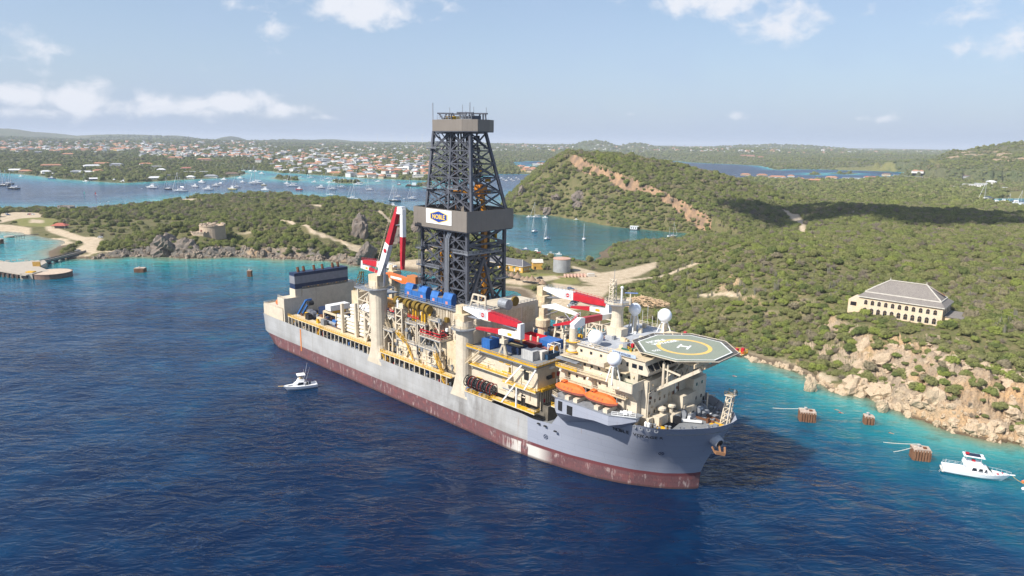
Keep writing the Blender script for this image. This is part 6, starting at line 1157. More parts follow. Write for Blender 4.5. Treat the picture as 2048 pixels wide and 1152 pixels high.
def proto_sail(col, two=False):
    L = 12.0; r = thing('sailing_yacht', 'x', 'sailing yacht'); mb, e = boat_hull(L, 3.7, 1.15, .14); mb.build('hull', hull_cols[col], r, smooth=False); boat_deck(e).build('deck', teak, r)
    cabin(MB(), -2.2, 2.6, 1.15, 1.1, 1.85, 1.0, .2).build('cabin', gel, r); MB().box(-1.6, 1.2, -1.2, -1.0, 1.4, 1.65).box(-1.6, 1.2, 1.0, 1.2, 1.4, 1.65).build('cabin_windows', glass, r)
    MB().cyl((1.0, 0, 1.1), (1.0, 0, 16.2), .13, 6, r2=.09).build('mast', alu, r); MB().cyl((1.0, 0, 2.7), (-4.2, 0, 2.6), .1, 6).build('boom', alu, r); MB().cyl((.8, 0, 2.95), (-4.1, 0, 2.82), .24, 6, r2=.14).build('furled_sail', sailcover if col != 'white' or two else gel, r)
    MB().cyl((5.7, 0, 1.5), (1.05, 0, 15.6), .1, 5).build('furled_jib', gel, r); mb = MB()
    for a, b in (((-5.9, 0, 1.2), (1, 0, 16)), ((.6, -1.7, 1.2), (1, 0, 12)), ((.6, 1.7, 1.2), (1, 0, 12))): mb.bar(a, b, .04)
    mb.build('rigging', lgrey, r); MB().box(-5.2, -2.6, -1.3, 1.3, 1.9, 2.0).build('bimini', sailcover, r)
    if two: MB().cyl((-4.4, 0, 1.1), (-4.4, 0, 11), .1, 6).build('mizzen_mast', alu, r)
    return r
def proto_motor(col, canopy=None):
    L = 11.0; r = thing('motor_boat', 'x', 'motor boat'); mb, e = boat_hull(L, 3.8, 1.4, .16); mb.build('hull', hull_cols[col], r); boat_deck(e).build('deck', teak, r)
    cabin(MB(), -2.6, 2.4, 1.5, 1.35, 2.7, 1.3, .2).build('cabin', gel, r); MB().box(-2.0, 1.0, -1.52, -1.36, 1.95, 2.4).box(-2.0, 1.0, 1.36, 1.52, 1.95, 2.4).build('cabin_windows', glass, r); cabin(MB(), -2.4, .6, 1.2, 2.7, 3.3, .5, .1).build('flybridge', gel, r)
    MB().add([(1.15, -1.0, 2.66), (2.05, -1.05, 1.75), (2.05, 1.05, 1.75), (1.15, 1.0, 2.66)], [(0, 1, 2, 3), (3, 2, 1, 0)]).build('windscreen', glass, r)
    for x in (-2.2, .2): MB().bar((x, -1.1, 3.3), (x, -1.1, 4.4), .07).bar((x, 1.1, 3.3), (x, 1.1, 4.4), .07).build('canopy_posts', alu, r)
    MB().box(-2.5, .5, -1.25, 1.25, 4.4, 4.5).build('canopy', canopy or gel, r); return r
def proto_barge():
    r = thing('work_barge', 'x', 'barge'); MB().box(-7, 7, -2.4, 2.4, -.3, 1.1, top=(.3, .3, .1, .1)).build('hull', hull_cols['dark'], r); MB().box(-3.4, .5, -1.6, 1.6, 1.1, 3.6).build('wheelhouse', gel, r); MB().box(-2.8, 0, -1.62, -1.6, 2.3, 3.1).build('wheelhouse_windows', glass, r); MB().box(1.5, 5.5, -1.5, 1.5, 1.1, 2.0).build('cargo', rust, r); MB().cyl((3, 0, 2), (3, 0, 8), .15, 6).build('derrick_mast', alu, r); return r
PB = {'S': proto_sail('white'), 'D': proto_sail('dark'), 'K': proto_sail('white', True), 'M': proto_motor('white'), 'R': proto_motor('red'), 'B': proto_motor('blue', hull_cols['blue']), 'Y': proto_motor('yellow'), 'W': proto_barge()}
def w16(l): return [(500 + x / 5.689, 260 + y / 5.689, k, n / 5.689) for x, y, k, n in l]
def w17(l): return [(x / 4., 240 + y / 4., k, n / 4.) for x, y, k, n in l]
def w11(l): return [(980 + x / 3.84, 260 + y / 3.84, k, n / 3.84) for x, y, k, n in l]
def w19(l): return [(1880 + x / 9.6, 320 + y / 9.6, k, n / 9.6) for x, y, k, n in l]
LAG = w16([(70, 608, 'S', 140), (155, 630, 'Y', 60), (170, 688, 'M', 100), (330, 525, 'S', 55), (402, 572, 'K', 50), (415, 615, 'M', 70), (482, 640, 'S', 135), (555, 682, 'R', 85), (573, 545, 'S', 62), (686, 552, 'S', 75), (730, 600, 'M', 68), (802, 662, 'M', 98), (826, 580, 'S', 58), (884, 562, 'S', 82), (955, 576, 'S', 62), (1052, 584, 'M', 95), (900, 603, 'M', 60), (955, 606, 'M', 55), (935, 676, 'S', 100), (1040, 656, 'S', 92), (1228, 580, 'S', 72), (1226, 626, 'S', 122), (1358, 682, 'S', 88), (1452, 591, 'S', 70), (1160, 780, 'S', 105), (1200, 812, 'S', 135), (918, 744, 'K', 110), (1695, 622, 'R', 45), (1850, 642, 'W', 160), (1645, 812, 'D', 138), (1682, 762, 'S', 78), (1840, 784, 'S', 105), (1618, 872, 'M', 110), (60, 480, 'M', 60), (130, 500, 'M', 62), (1405, 550, 'M', 50)]) \
    + w17([(30, 528, 'D', 80), (104, 552, 'D', 82), (62, 514, 'D', 70), (166, 455, 'M', 34), (410, 472, 'B', 48), (683, 496, 'S', 44), (912, 489, 'M', 48), (985, 498, 'M', 52), (1214, 546, 'M', 84), (1342, 556, 'D', 66), (1440, 572, 'K', 104), (1450, 552, 'S', 64), (1560, 536, 'M', 58), (1612, 503, 'M', 62), (1662, 559, 'M', 78), (1724, 529, 'M', 58), (1760, 513, 'S', 44), (1856, 558, 'Y', 78), (1890, 540, 'S', 62), (2022, 511, 'M', 66), (1938, 500, 'M', 44), (50, 409, 'M', 54), (346, 441, 'M', 40), (420, 444, 'M', 50), (470, 444, 'M', 46), (1790, 482, 'M', 56), (1920, 470, 'M', 50), (1650, 392, 'S', 30), (1740, 398, 'S', 30), (1830, 404, 'S', 34), (1950, 408, 'S', 36), (2000, 414, 'S', 40)])
BAY = w11([(350, 674, 'S', 90), (300, 672, 'M', 44), (420, 676, 'M', 46), (338, 785, 'S', 62), (433, 842, 'S', 52), (720, 845, 'S', 58), (620, 678, 'M', 58), (665, 694, 'Y', 44), (1402, 818, 'K', 80), (470, 960, 'M', 62), (526, 958, 'M', 52), (100, 890, 'M', 110), (270, 922, 'B', 60), (350, 944, 'R', 80)])
MAR = w19([(870, 765, 'D', 230), (1065, 820, 'M', 150), (1200, 815, 'M', 150), (1340, 838, 'S', 120), (1430, 845, 'M', 190), (1560, 868, 'S', 170)]) + [(1002 + k * 5, 357 + (k % 3) * 2.4, 'MSMM'[k % 4], 7) for k in range(8)]
KN = {'S': 'white sailing yacht', 'D': 'dark hulled sailing yacht', 'K': 'white two masted yacht', 'M': 'white motor boat', 'R': 'red hulled motor boat', 'B': 'blue canopied motor boat', 'Y': 'pale yellow motor boat', 'W': 'dark work barge'}
KO = {'S': 2, 'D': 2, 'K': 2}
first = {}
rb = random.Random(21)
for fleet, where, grp in ((LAG, 'anchored on the wide lagoon', 'boats on the lagoon'), (BAY, 'moored in the inner bay below the mesa', 'boats in the inner bay'), (MAR, 'at the far marina', 'boats at the far marina')):
    cnt = {}
    for (x, y, k, n) in sorted(fleet):
        cnt[k] = cnt.get(k, 0) + 1; tot_ = sum(1 for f in fleet if f[2] == k)
        p = gp(x, y, 0); D = math.hypot(p[0], p[1]); L = n * D / FPX; base = 12.0 if k in 'SDK' else (14. if k == 'W' else 11.)
        o = PB[k] if k not in first else copy_tree(PB[k]); first[k] = 1
        # yachts lie to the trade wind; beam on from here unless foreshortened
        hd_ = R(180) + rb.uniform(-.25, .25) if fleet is not BAY else (R(250) + rb.uniform(-.2, .2) if k == 'S' and n < 20 else rb.choice([0, R(180)]) + rb.uniform(-.4, .4))
        sc_ = max(.55, min(2.4, L / base)); 
        if fleet is BAY and k == 'S' and n < 20: sc_ = 1.05
        o.location = (p[0], p[1], 0); o.rotation_euler = (0, 0, hd_); o.scale = (sc_,) * 3
        tag(o, KN[k] + ' ' + where + (', ' + NTH[cnt[k] - 1] + ' from the left' if tot_ > 1 else ''), 'sailing yacht' if k in 'SDK' else ('barge' if k == 'W' else 'motor boat'), grp)
# ---- house boat, wind surfers, dinghies
p = gp(1268.5, 459.5); hb = thing('house_boat', 'square white house boat moored below the mangroves', 'house boat', (p[0], p[1], 0), R(-20)); MB().box(-5, 5, -3, 3, -.2, .8).build('pontoon', hull_cols['dark'], hb); MB().box(-4.4, 3.4, -2.6, 2.6, .8, 4.0).build('house', gel, hb); MB().box(-4.9, 4.9, -3, 3, 4.0, 4.25).build('roof', white, hb)
for x in (-3, -.6, 1.8): piece('window', x - .7, x + .7, -2.66, -2.6, 1.6, 3.0, glass, hb)
for (x, y, m_, lb) in ((192.6, 389.6, red, 'wind surfer with a red sail on the lagoon'), (170.2, 388.2, mat('sail_cyan', (.1, .45, .42), .5), 'wind surfer with a pale green sail on the lagoon')):
    p = gp(x, y); ws = thing('wind_surfer', lb, 'wind surfer', (p[0], p[1], 0), R(30)); MB().box(-1.4, 1.4, -.3, .3, 0, .15, top=(.3, .6, .1, .1)).build('board', gel, ws); MB().add([(0, 0, .2), (-2.6, .5, 1.2), (-.5, .1, 5.2), (0, .06, .2), (-2.6, .56, 1.2), (-.5, .16, 5.2)], [(0, 1, 2), (5, 4, 3), (0, 3, 4, 1), (1, 4, 5, 2), (2, 5, 3, 0)]).build('sail', m_, ws); MB().cyl((0, 0, .1), (-.5, .1, 5.2), .05, 5).build('mast', alu, ws)
DG = [(646.7, 391, 0), (770.7, 403, 1), (625.5, 372.5, 2), (200.5, 408.3, 3), (217.5, 404, 4), (244.5, 406, 5), (808, 397.5, 6), (344, 396.5, 7), (284, 377.8, 8)]
for (x, y, k) in DG:
    p = gp(x, y); dg = thing('dinghy', 'small open dinghy on the lagoon, %s from the left' % NTH[sorted(DG).index((x, y, k))], 'dinghy', (p[0], p[1], 0), rb.uniform(0, 6), 'dinghies on the lagoon'); mb, e = boat_hull(4.2, 1.7, .55, .1, 7); mb.build('hull', gel, dg); boat_deck(e, .9, -.25).build('floor', teak, dg); MB().box(-2.3, -2.0, -.25, .25, .1, .9).build('outboard', black, dg)
# ---- the sport fishing boat alongside the drill ship
p = gp(600, 777); sf = thing('sport_fishing_boat', 'white sport fishing boat with flybridge drifting beside the ship hull', 'fishing boat', (p[0], p[1], 0), R(206)); sf.scale = (1.12, 1.12, 1.0)
mb, e = boat_hull(11.6, 4.1, 1.5, .15, 15); mb.build('hull', gel, sf, smooth=False); boat_deck(e).build('deck', gel, sf)
MB().bar((5.4, 0, 1.85), (7.2, 0, 2.05), .55, .14).build('bow_pulpit', mat('teak_wood', (.55, .40, .2), .6), sf)
MB().add([(-1.4, -1.6, 1.5), (2.6, -1.25, 1.55), (2.6, 1.25, 1.55), (-1.4, 1.6, 1.5), (-1.3, -1.45, 3.2), (.5, -1.3, 3.2), (.5, 1.3, 3.2), (-1.3, 1.45, 3.2)], [(4, 5, 6, 7), (0, 1, 5, 4), (1, 2, 6, 5), (2, 3, 7, 6), (3, 0, 4, 7)]).build('deck_house', gel, sf)
for sg_ in (-1, 1): MB().add([(-1.1, sg_ * 1.56, 2.0), (1.1, sg_ * 1.44, 2.0), (.5, sg_ * 1.38, 2.9), (-1.05, sg_ * 1.49, 2.9)], [(0, 1, 2, 3), (3, 2, 1, 0)]).build('side_window', glass, sf)
MB().add([(2.4, -.7, 1.86), (4.3, -.5, 1.9), (4.3, .5, 1.9), (2.4, .7, 1.86), (2.6, -.6, 2.1), (3.9, -.4, 2.06), (3.9, .4, 2.06), (2.6, .6, 2.1)], [(4, 5, 6, 7), (0, 1, 5, 4), (1, 2, 6, 5), (2, 3, 7, 6), (3, 0, 4, 7)]).build('fore_hatch', gel, sf); MB().add([(2.3, .72, 2.0), (4.2, .55, 2.0), (4.2, .5, 2.1), (2.3, .62, 2.15)], [(0, 1, 2, 3), (3, 2, 1, 0)]).add([(2.3, -.72, 2.0), (4.2, -.55, 2.0), (4.2, -.5, 2.1), (2.3, -.62, 2.15)], [(0, 1, 2, 3), (3, 2, 1, 0)]).build('hatch_window', glass, sf)
cabin(MB(), -1.5, .9, 1.35, 3.2, 4.1, .55, .1).build('flybridge', gel, sf); MB().box(-1.0, .1, -.8, .8, 4.1, 4.45).build('console', mat('tan_seat', (.5, .4, .25), .7), sf)
for x, y in ((-1.3, -1.1), (-1.3, 1.1), (.4, -1.0), (.4, 1.0)): MB().bar((x, y, 4.0), (x * .95, y, 5.7), .07).build('top_post', alu, sf)
MB().box(-1.9, .9, -1.4, 1.4, 5.7, 5.84, top=(.1, .1, .1, .1)).build('hard_top', gel, sf)
for sg_ in (-1, 1): MB().cyl((-1.6, sg_ * 1.5, 2.6), (-3.2, sg_ * 2.6, 9.2), .06, 5, r2=.03).build('outrigger', alu, sf)
for x, y in ((-2.4, .6), (-2.8, -.5), (-3.4, 0.2)): MB().cyl((x, y, 1.4), (x, y, 2.4), .3, 8).build('deck_seat', [navy, black, gel][int(-x * 2) % 3], sf)
MB().box(-5.6, -5.2, -1.6, 1.6, 1.0, 1.7).build('transom', gel, sf); MB().cyl((-1.2, .9, 5.84), (-1.4, .9, 8), .03, 4).build('antenna', alu, sf)
# ---- the motor yacht at the right
p = gp(1950, 952); my = thing('motor_yacht', 'white motor yacht with dark windows moored near the limestone shore', 'motor yacht', (p[0], p[1], 0), R(-24))
mb, e = boat_hull(17.2, 5.0, 1.75, .12, 17); mb.build('hull', gel, my); boat_deck(e).build('deck', gel, my)
MB().add([(-3.0, -2.0, 1.75), (4.4, -1.6, 1.85), (4.4, 1.6, 1.85), (-3.0, 2.0, 1.75), (-2.7, -1.8, 3.5), (2.4, -1.6, 3.5), (2.4, 1.6, 3.5), (-2.7, 1.8, 3.5)], [(4, 5, 6, 7), (0, 1, 5, 4), (1, 2, 6, 5), (2, 3, 7, 6), (3, 0, 4, 7)]).build('deck_house', gel, my)
for sg_ in (-1, 1):
    for x0, x1 in ((-1.6, -.1), (.05, 1.4), (1.55, 2.5)): MB().add([(x0 + .1, sg_ * 1.97, 2.3), (x1, sg_ * 1.88, 2.3), (x1 - .15, sg_ * 1.74, 3.2), (x0 + .4, sg_ * 1.80, 3.2)], [(0, 1, 2, 3), (3, 2, 1, 0)]).build('side_window', glass, my)
for y0, y1 in ((-1.4, -.5), (-.42, .42), (.5, 1.4)): MB().add([(3.9, y0, 2.3), (3.9, y1, 2.3), (2.75, y1 * .95, 3.35), (2.75, y0 * .95, 3.35)], [(0, 1, 2, 3), (3, 2, 1, 0)]).build('windscreen', glass, my)
cabin(MB(), -3.6, 2.0, 1.75, 3.5, 4.6, 1.0, .2).build('flybridge', gel, my); MB().box(-1.4, -.6, -.5, .5, 4.6, 5.1).build('helm_seat', red, my)
for x, y in ((-3.2, -1.4), (-3.2, 1.4), (.6, -1.3), (.6, 1.3)): MB().bar((x, y, 4.5), (x + .1, y, 6.3), .09).build('top_post', alu, my)
MB().box(-3.8, 1.6, -1.6, 1.6, 6.3, 6.5, top=(.15, .3, .15, .15)).build('hard_top', gel, my); MB().box(-3.2, .6, -1.2, 1.2, 6.51, 6.56).build('solar_panel', mat('solar_black', (.01, .012, .03), .15), my); MB().sphere((1.0, 0, 6.75), .3).build('radar_dome', gel, my, smooth=True)
mb = MB(); pr = None
for k in range(9):
    x, w, z = e[8 + k]
    for sg_ in (-1, 1): mb.bar((x, sg_ * w * .95, z), (x, sg_ * w * .95, z + .8), .05)
    if pr:
        for sg_ in (-1, 1): mb.bar((pr[0], sg_ * pr[1] * .95, pr[2] + .8), (x, sg_ * w * .95, z + .8), .06)
    pr = (x, w, z)
mb.build('bow_rail', alu, my); MB().bar((8.4, 0, 2.2), (9.6, 0, 2.35), .5, .15).build('bow_pulpit', gel, my)
MB().box(-8.9, -8.4, -2.2, 2.2, .5, .7).box(-8.4, -3.0, -2.1, 2.1, 1.0, 1.15).build('cockpit', teak, my); mb = MB()
for y in (-1.6, -.9): mb.bar((-8.6, y, .7), (-8.0, y, 4.2), .08).bar((-9.4, y, 0), (-8.6, y, 1.5), .08)
mb.bar((-8.0, -1.6, 4.2), (-8.0, -.9, 4.2), .08); mb.build('dive_ladder', alu, my); rail([(-8.2, 2.2, 1.7), (-3.4, 2.3, 1.75)], alu, toe=0, h=1.0, parent=my, w=.05); rail([(-8.2, -2.2, 1.7), (-5.4, -2.3, 1.75)], alu, toe=0, h=1.0, parent=my, w=.05)
MB().box(-6.6, -5.6, .2, 1.2, 1.15, 1.6).build('cool_box', blue, my); MB().cyl((-3.6, -1.4, 6.5), (-3.6, -1.4, 8), .04, 5).build('flag_staff', alu, my); MB().box(-3.58, -2.6, -1.42, -1.38, 7.0, 7.7).build('flag', red, my); MB().sphere((2.2, -2.0, 1.7), .35).build('fender', gel, my, smooth=True); MB().box(5.0, 5.6, -.9, -.3, 1.95, 2.2).box(6.4, 6.8, .2, .7, 2.1, 2.35).build('deck_bag', red, my)
q0 = my.matrix_basis  # mooring rope
fw_ = Vector((math.cos(R(-24)), math.sin(R(-24)), 0)); P_ = Vector((p[0], p[1], 0)) + fw_ * 9.0
rp = MB(); pp = [P_ + Vector((0, 0, 2.0)) + fw_ * (k * .55) + Vector((.0, -.12 * k, -2.05 * (k / 7) ** .7)) for k in range(8)]
for a, b in zip(pp[:-1], pp[1:]): rp.cyl(a, b, .07, 5)
tag(rp.build('mooring_rope', mat('rope_yellow', (.62, .42, .12), .8)), 'yellow mooring rope hanging from the motor yacht bow', 'rope')
for (x, y, m_, lb) in ((2046, 979, gel, 'white mooring buoy right of the motor yacht'), (2046, 965, orange, 'orange mooring buoy right of the motor yacht bow')):
    p = gp(x, y); b_ = thing('mooring_buoy', lb, 'buoy', (p[0], p[1], 0)); MB().sphere((0, 0, .25), .45, 12, 8).build('float', m_, b_, smooth=True); MB().cyl((0, 0, .6), (0, 0, .85), .08, 6).build('ring', alu, b_)
# ================================================================ buildings, piers, shore things
def at_ground(x, y): p = gt(x, y); return p
# ---- mooring dolphins
cap_m = mat('dolphin_cap', (.46, .37, .30), .9, rgb2=(.34, .24, .18), scale=.7, fine=.2); pile_m = mat('sheet_pile_rust', (.17, .075, .038), .9, rgb2=(.32, .19, .11), scale=.6, streak=.5, streak_rgb=(.05, .03, .02), fine=.25)
def dolphin(x, y, w, d, h, rz, label, posts=1):
    p = gp(x, y); o = thing('mooring_dolphin', label, 'mooring dolphin', (p[0], p[1], 0), rz); n = max(3, int(w / .75)); pw = w / n
    for k in range(n):
        for sg_ in (-1, 1): piece('sheet_pile', -w / 2 + k * pw + .06, -w / 2 + (k + .72) * pw, sg_ * d / 2 - .22, sg_ * d / 2 + .22, -2, h, pile_m, o)
    m_ = max(3, int(d / .75)); pd = d / m_
    for k in range(m_):
        for sg_ in (-1, 1): piece('sheet_pile', sg_ * w / 2 - .22, sg_ * w / 2 + .22, -d / 2 + k * pd + .06, -d / 2 + (k + .72) * pd, -2, h, pile_m, o)
    MB().box(-w / 2 + .1, w / 2 - .1, -d / 2 + .1, d / 2 - .1, -2, h - .4).build('core', mat('pile_shade', (.07, .035, .02), .9), o)
    rc = random.Random(int(x)); vs = []; g = 6
    for j in range(g):
        for i in range(g): vs.append((-w / 2 - .15 + (w + .3) * i / (g - 1), -d / 2 - .15 + (d + .3) * j / (g - 1), h + rc.uniform(0, .25)))
    mb = MB().add(vs, [(j * g + i, j * g + i + 1, (j + 1) * g + i + 1, (j + 1) * g + i) for j in range(g - 1) for i in range(g - 1)]); mb.box(-w / 2 - .15, w / 2 + .15, -d / 2 - .15, d / 2 + .15, h - .5, h + .02); mb.build('cap', cap_m, o)
    MB().lathe([(.35, h), (.35, h + .75), (.55, h + .85), (.55, h + 1.05), (.1, h + 1.15)], 12, (-w * .12, d * .1)).build('bollard', mat('bollard_grey', (.45, .44, .42), .7), o)
    if posts > 1: MB().box(w * .1, w * .3, -d * .2, 0, h + .2, h + .6).build('hook_base', rust, o)
    return o, p
d1, p1 = dolphin(1613, 840, 5.0, 4.0, 3.5, R(-14), 'rusty sheet pile dolphin left of the two others off the limestone shore', 2); d2, p2 = dolphin(1736, 847, 2.9, 2.6, 2.9, R(-14), 'smallest rusty dolphin in the middle of the three off the shore'); d3, p3 = dolphin(1839, 917, 4.7, 3.8, 3.5, R(-14), 'rusty sheet pile dolphin nearest the motor yacht', 2)
dolphin(281, 544, 6.6, 4.5, 3.0, R(4), 'dark square dolphin standing in the turquoise bay'); dolphin(500, 553, 2.6, 2.4, 4.4, R(0), 'narrow dark pile dolphin off the stern of the ship'); dolphin(-2, 487, 6, 4, 4, 0, 'dark dolphin cut by the left edge of the bay')
def rope(a, b, label, r_=.09, sag=.8):
    mb = MB(); a = Vector(a); b = Vector(b); n = 12; P = [a.lerp(b, k / n) - Vector((0, 0, sag * 4 * (k / n) * (1 - k / n))) for k in range(n + 1)]
    for u, v in zip(P[:-1], P[1:]): mb.cyl(u, v, r_, 5)
    return tag(mb.build('mooring_line', mat('rope_white', (.62, .60, .52), .8)), label, 'rope')
e1 = gp(1543, 815); rope((p1[0] - .5, p1[1], 4.4), (e1[0], e1[1], -.2), 'pale mooring line from the left dolphin', sag=.2); e2 = gp(1764, 883); rope((p3[0] - .4, p3[1] + 1, 4.4), (e2[0], e2[1], -.2), 'upper pale mooring line from the dolphin by the yacht', sag=.2); e3 = gp(1785, 903); rope((p3[0] - 1.5, p3[1], 4.1), (e3[0], e3[1], -.2), 'lower pale mooring line from the dolphin by the yacht', sag=.2)
# ---- concrete pier at the left
def crop6(x, y): return x / 6.4, 400 + y / 6.4
pz = 3.4; pr_ = thing('concrete_pier', 'wide weathered concrete pier on piles at the left edge', 'pier', tuple(gp(40, 550, 0)[:2]) + (0,))
O_ = np.array(gp(40, 550, 0))[:2]
def pw(x, y, z): q = gp(*crop6(x, y), z); return (q[0] - O_[0], q[1] - O_[1])
deck_pts = [pw(-900, 760, pz), pw(-900, 900, pz), pw(0, 905, pz), pw(330, 960, pz), pw(632, 905, pz), pw(500, 850, pz), pw(600, 800, pz), pw(560, 765, pz), pw(150, 800, pz), pw(0, 772, pz)]
MB().prism(deck_pts, pz - .7, pz).build('deck', concrete, pr_)
for k in range(11):
    a = pw(-40 + k * 60, 925 + (k if k < 6 else 12 - k) * 5, pz)
    MB().box(a[0] - .7, a[0] + .7, a[1] + .8, a[1] + 2.2, -2, pz - .7).build('pile', mat('pier_pile', (.16, .11, .085), .9, var=.3), pr_)
for k in range(7): a = pw(20 + k * 80, 770 + abs(k - 3) * 6, pz); MB().box(a[0] - 1.5, a[0] + 1.5, a[1] - .3, a[1] + .3, pz, pz + .5).build('kerb_block', concrete, pr_)
MB().box(*[v for v in (pw(490, 830, pz)[0], pw(592, 830, pz)[0], pw(540, 850, pz)[1], pw(540, 850, pz)[1] + .6, pz - 1.4, pz + 3.2)]).build('yellow_panel', mat('ochre_board', (.42, .25, .05), .8, var=.2), pr_)
cs_ = gp(*crop6(615, 985), 0); cz = 3.3; cai = thing('round_caisson', 'round concrete caisson with square head off the pier', 'caisson', (cs_[0], cs_[1], 0))
rr_ = (805 - 430) / 2 / 6.4 * math.hypot(*cs_[:2]) / FPX; MB().lathe([(rr_ * 1.0, -2), (rr_, cz - .5), (rr_ * 1.02, cz - .5), (rr_ * 1.02, cz), (.01, cz + .02)], 28, (rr_ * .12, rr_ * .2)).build('drum', mat('caisson_side', (.20, .13, .10), .9, rgb2=(.09, .06, .05), scale=.5), cai); MB().lathe([(rr_ * .96, cz + .01), (.01, cz + .06)], 28, (rr_ * .12, rr_ * .2)).build('top_slab', mat('caisson_top', (.56, .44, .33), .9, var=.15), cai)
MB().box(-rr_ * 1.05, -rr_ * .35, -rr_ * .75, rr_ * .1, -2, cz + .6).build('square_head', concrete, cai); MB().box(-rr_ * .95, -rr_ * .6, -rr_ * .8, -rr_ * .75, .8, 2.4).build('fender_recess', black, cai); MB().box(-rr_ * .9, -rr_ * .5, -rr_ * .5, -rr_ * .2, cz + .6, cz + 1.3).build('quick_release_hook', yellow, cai)
bA = np.array(gp(*crop6(590, 770), 3.2)); bB = np.array(gp(*crop6(1010, 668), 3.2)); bdg = thing('access_bridge', 'narrow steel access bridge from the shore to the pier', 'bridge', (bA[0], bA[1], 0)); bv = bB - bA; ang = math.atan2(bv[1], bv[0]); BL = math.hypot(bv[0], bv[1]); bdg.rotation_euler = (0, 0, ang)
MB().box(-4, BL + 6, -2.2, 2.2, 2.6, 3.1).build('deck', concrete, bdg); rail([(-4, -2.2, 3.1), (BL + 6, -2.2, 3.1)], mat('bridge_steel', (.10, .12, .14), .7, var=.2), toe=.7, parent=bdg, step=2.5); rail([(-4, 2.2, 3.1), (BL + 6, 2.2, 3.1)], MATS['bridge_steel'], toe=.5, parent=bdg, step=2.5)
MB().bar((-4, -1.8, 2.1), (BL + 6, -1.8, 2.1), .4, 1.0).bar((-4, 1.8, 2.1), (BL + 6, 1.8, 2.1), .4, 1.0).build('girder', MATS['bridge_steel'], bdg)
for k in range(5): MB().box(BL * (k + .3) / 5, BL * (k + .3) / 5 + 1, -1.6, 1.6, -2, 2).build('pier_leg', MATS['bridge_steel'], bdg)
# ---- long low jetty across the left bay
ja = gp(18, 472.5, 1); jb = gp(48, 470, 1); jt = thing('bathing_jetty', 'thin jetty with a round head in the left bay', 'jetty', (ja[0], ja[1], 0), math.atan2(jb[1] - ja[1], jb[0] - ja[0])); JL = math.hypot(*(jb - ja)[:2]); MB().box(0, JL + 12, -.9, .9, .6, 1.0).build('deck', mat('jetty_dark', (.2, .18, .16), .9), jt); MB().lathe([(4, -1), (4, 1.0), (4.2, 1.0), (4.2, 1.3), (.1, 1.35)], 16).build('head', concrete, jt)
for k in range(6): MB().cyl((2 + k * JL / 6, 0, -2), (2 + k * JL / 6, 0, .7), .3, 7).build('pile', rust, jt)
# ---- the deserted landhouse on the right
wz_ = 28.4; A_ = gp(1719.1, 591.2, wz_); B_ = gp(1887, 615.8, wz_); E_ = gp(1916, 600, wz_); ax_ = Vector((B_ - A_)[:3]); LH = ax_.length; ax_.normalize(); WD = abs(Vector((E_ - B_)[:3]).cross(ax_).z); WD = max(13., min(WD, 18.))
lh = thing('landhouse', 'deserted ochre landhouse with grey hipped roof and arched windows', 'house', (A_[0], A_[1], 20), math.atan2(ax_.y, ax_.x)); HW = wz_ - 20
wall_m = mat('peeling_ochre_plaster', (.64, .48, .31), .9, rgb2=(.62, .55, .45), scale=.35, f2=.8, streak=.4, streak_rgb=(.3, .24, .17), fine=.15); tile_m = mat('grey_roof_tile', (.185, .165, .15), .9, rgb2=(.26, .235, .205), scale=.5, fine=.3); trim_m = mat('white_plaster_trim', (.60, .56, .49), .8, var=.15)
MB().box(0, LH, 0, WD, -4, HW).build('wall', wall_m, lh)
def arch_window(x, z, w, h, face='s'):
    pts_ = [(-w / 2, 0), (w / 2, 0), (w / 2, h * .62)] + [(w / 2 * math.cos(a), h * .62 + w / 2 * math.sin(a)) for a in np.linspace(.35, math.pi - .35, 5)] + [(-w / 2, h * .62)]
    n = len(pts_); f = [tuple(range(n)), tuple(range(2 * n - 1, n - 1, -1))] + [(i, i + n, (i + 1) % n + n, (i + 1) % n) for i in range(n)]
    def pos(px_, pz_, d): return (x + px_, -d, z + pz_) if face == 's' else (LH + d, x + px_, z + pz_)
    wn_ = MB().add([pos(a * 1.28, b * 1.1 - .1, .05) for a, b in pts_] + [pos(a * 1.28, b * 1.1 - .1, -.1) for a, b in pts_], f).build('window', trim_m, lh); MB().add([pos(a, b, .09) for a, b in pts_] + [pos(a, b, -.05) for a, b in pts_], f).build('opening', mat('dark_opening', (.012, .011, .013), .9), wn_)
    if face == 's':
        MB().box(x - .06, x + .06, -.14, -.09, z, z + h).box(x - w / 2, x + w / 2, -.14, -.09, z + h * .45, z + h * .52).build('mullion', mat('old_timber', (.20, .13, .08), .8), wn_)
for k in range(11): arch_window(3.0 + k * (LH - 5.2) / 10.2, HW - 3.6, 1.35, 2.3)
for k in range(11): arch_window(3.0 + k * (LH - 5.2) / 10.2, HW - 7.7, 1.5, 2.9)
for k in range(5): arch_window(2.4 + k * (WD - 4) / 4, HW - 3.5, 1.1, 2.1, 'f')
r1 = [(-.7, -.7, HW), (LH + .7, -.7, HW), (LH + .7, WD + .7, HW), (-.7, WD + .7, HW)]; q_ = 2.6; r2 = [(q_ * .6, q_, HW + 1.7), (LH - q_ * .6, q_, HW + 1.7), (LH - q_ * .6, WD - q_, HW + 1.7), (q_ * .6, WD - q_, HW + 1.7)]; rg_ = HW + 7.2; ra = (WD * .55, WD / 2, rg_); rb_ = (LH - WD * .5, WD / 2, rg_)
MB().add(r1 + r2, [(0, 1, 5, 4), (1, 2, 6, 5), (2, 3, 7, 6), (3, 0, 4, 7)]).build('lower_roof', tile_m, lh); MB().add([(x, y, z + .25) for x, y, z in r2] + [ra, rb_], [(0, 1, 5, 4), (1, 2, 5), (2, 3, 4, 5), (3, 0, 4)]).build('upper_roof', tile_m, lh)
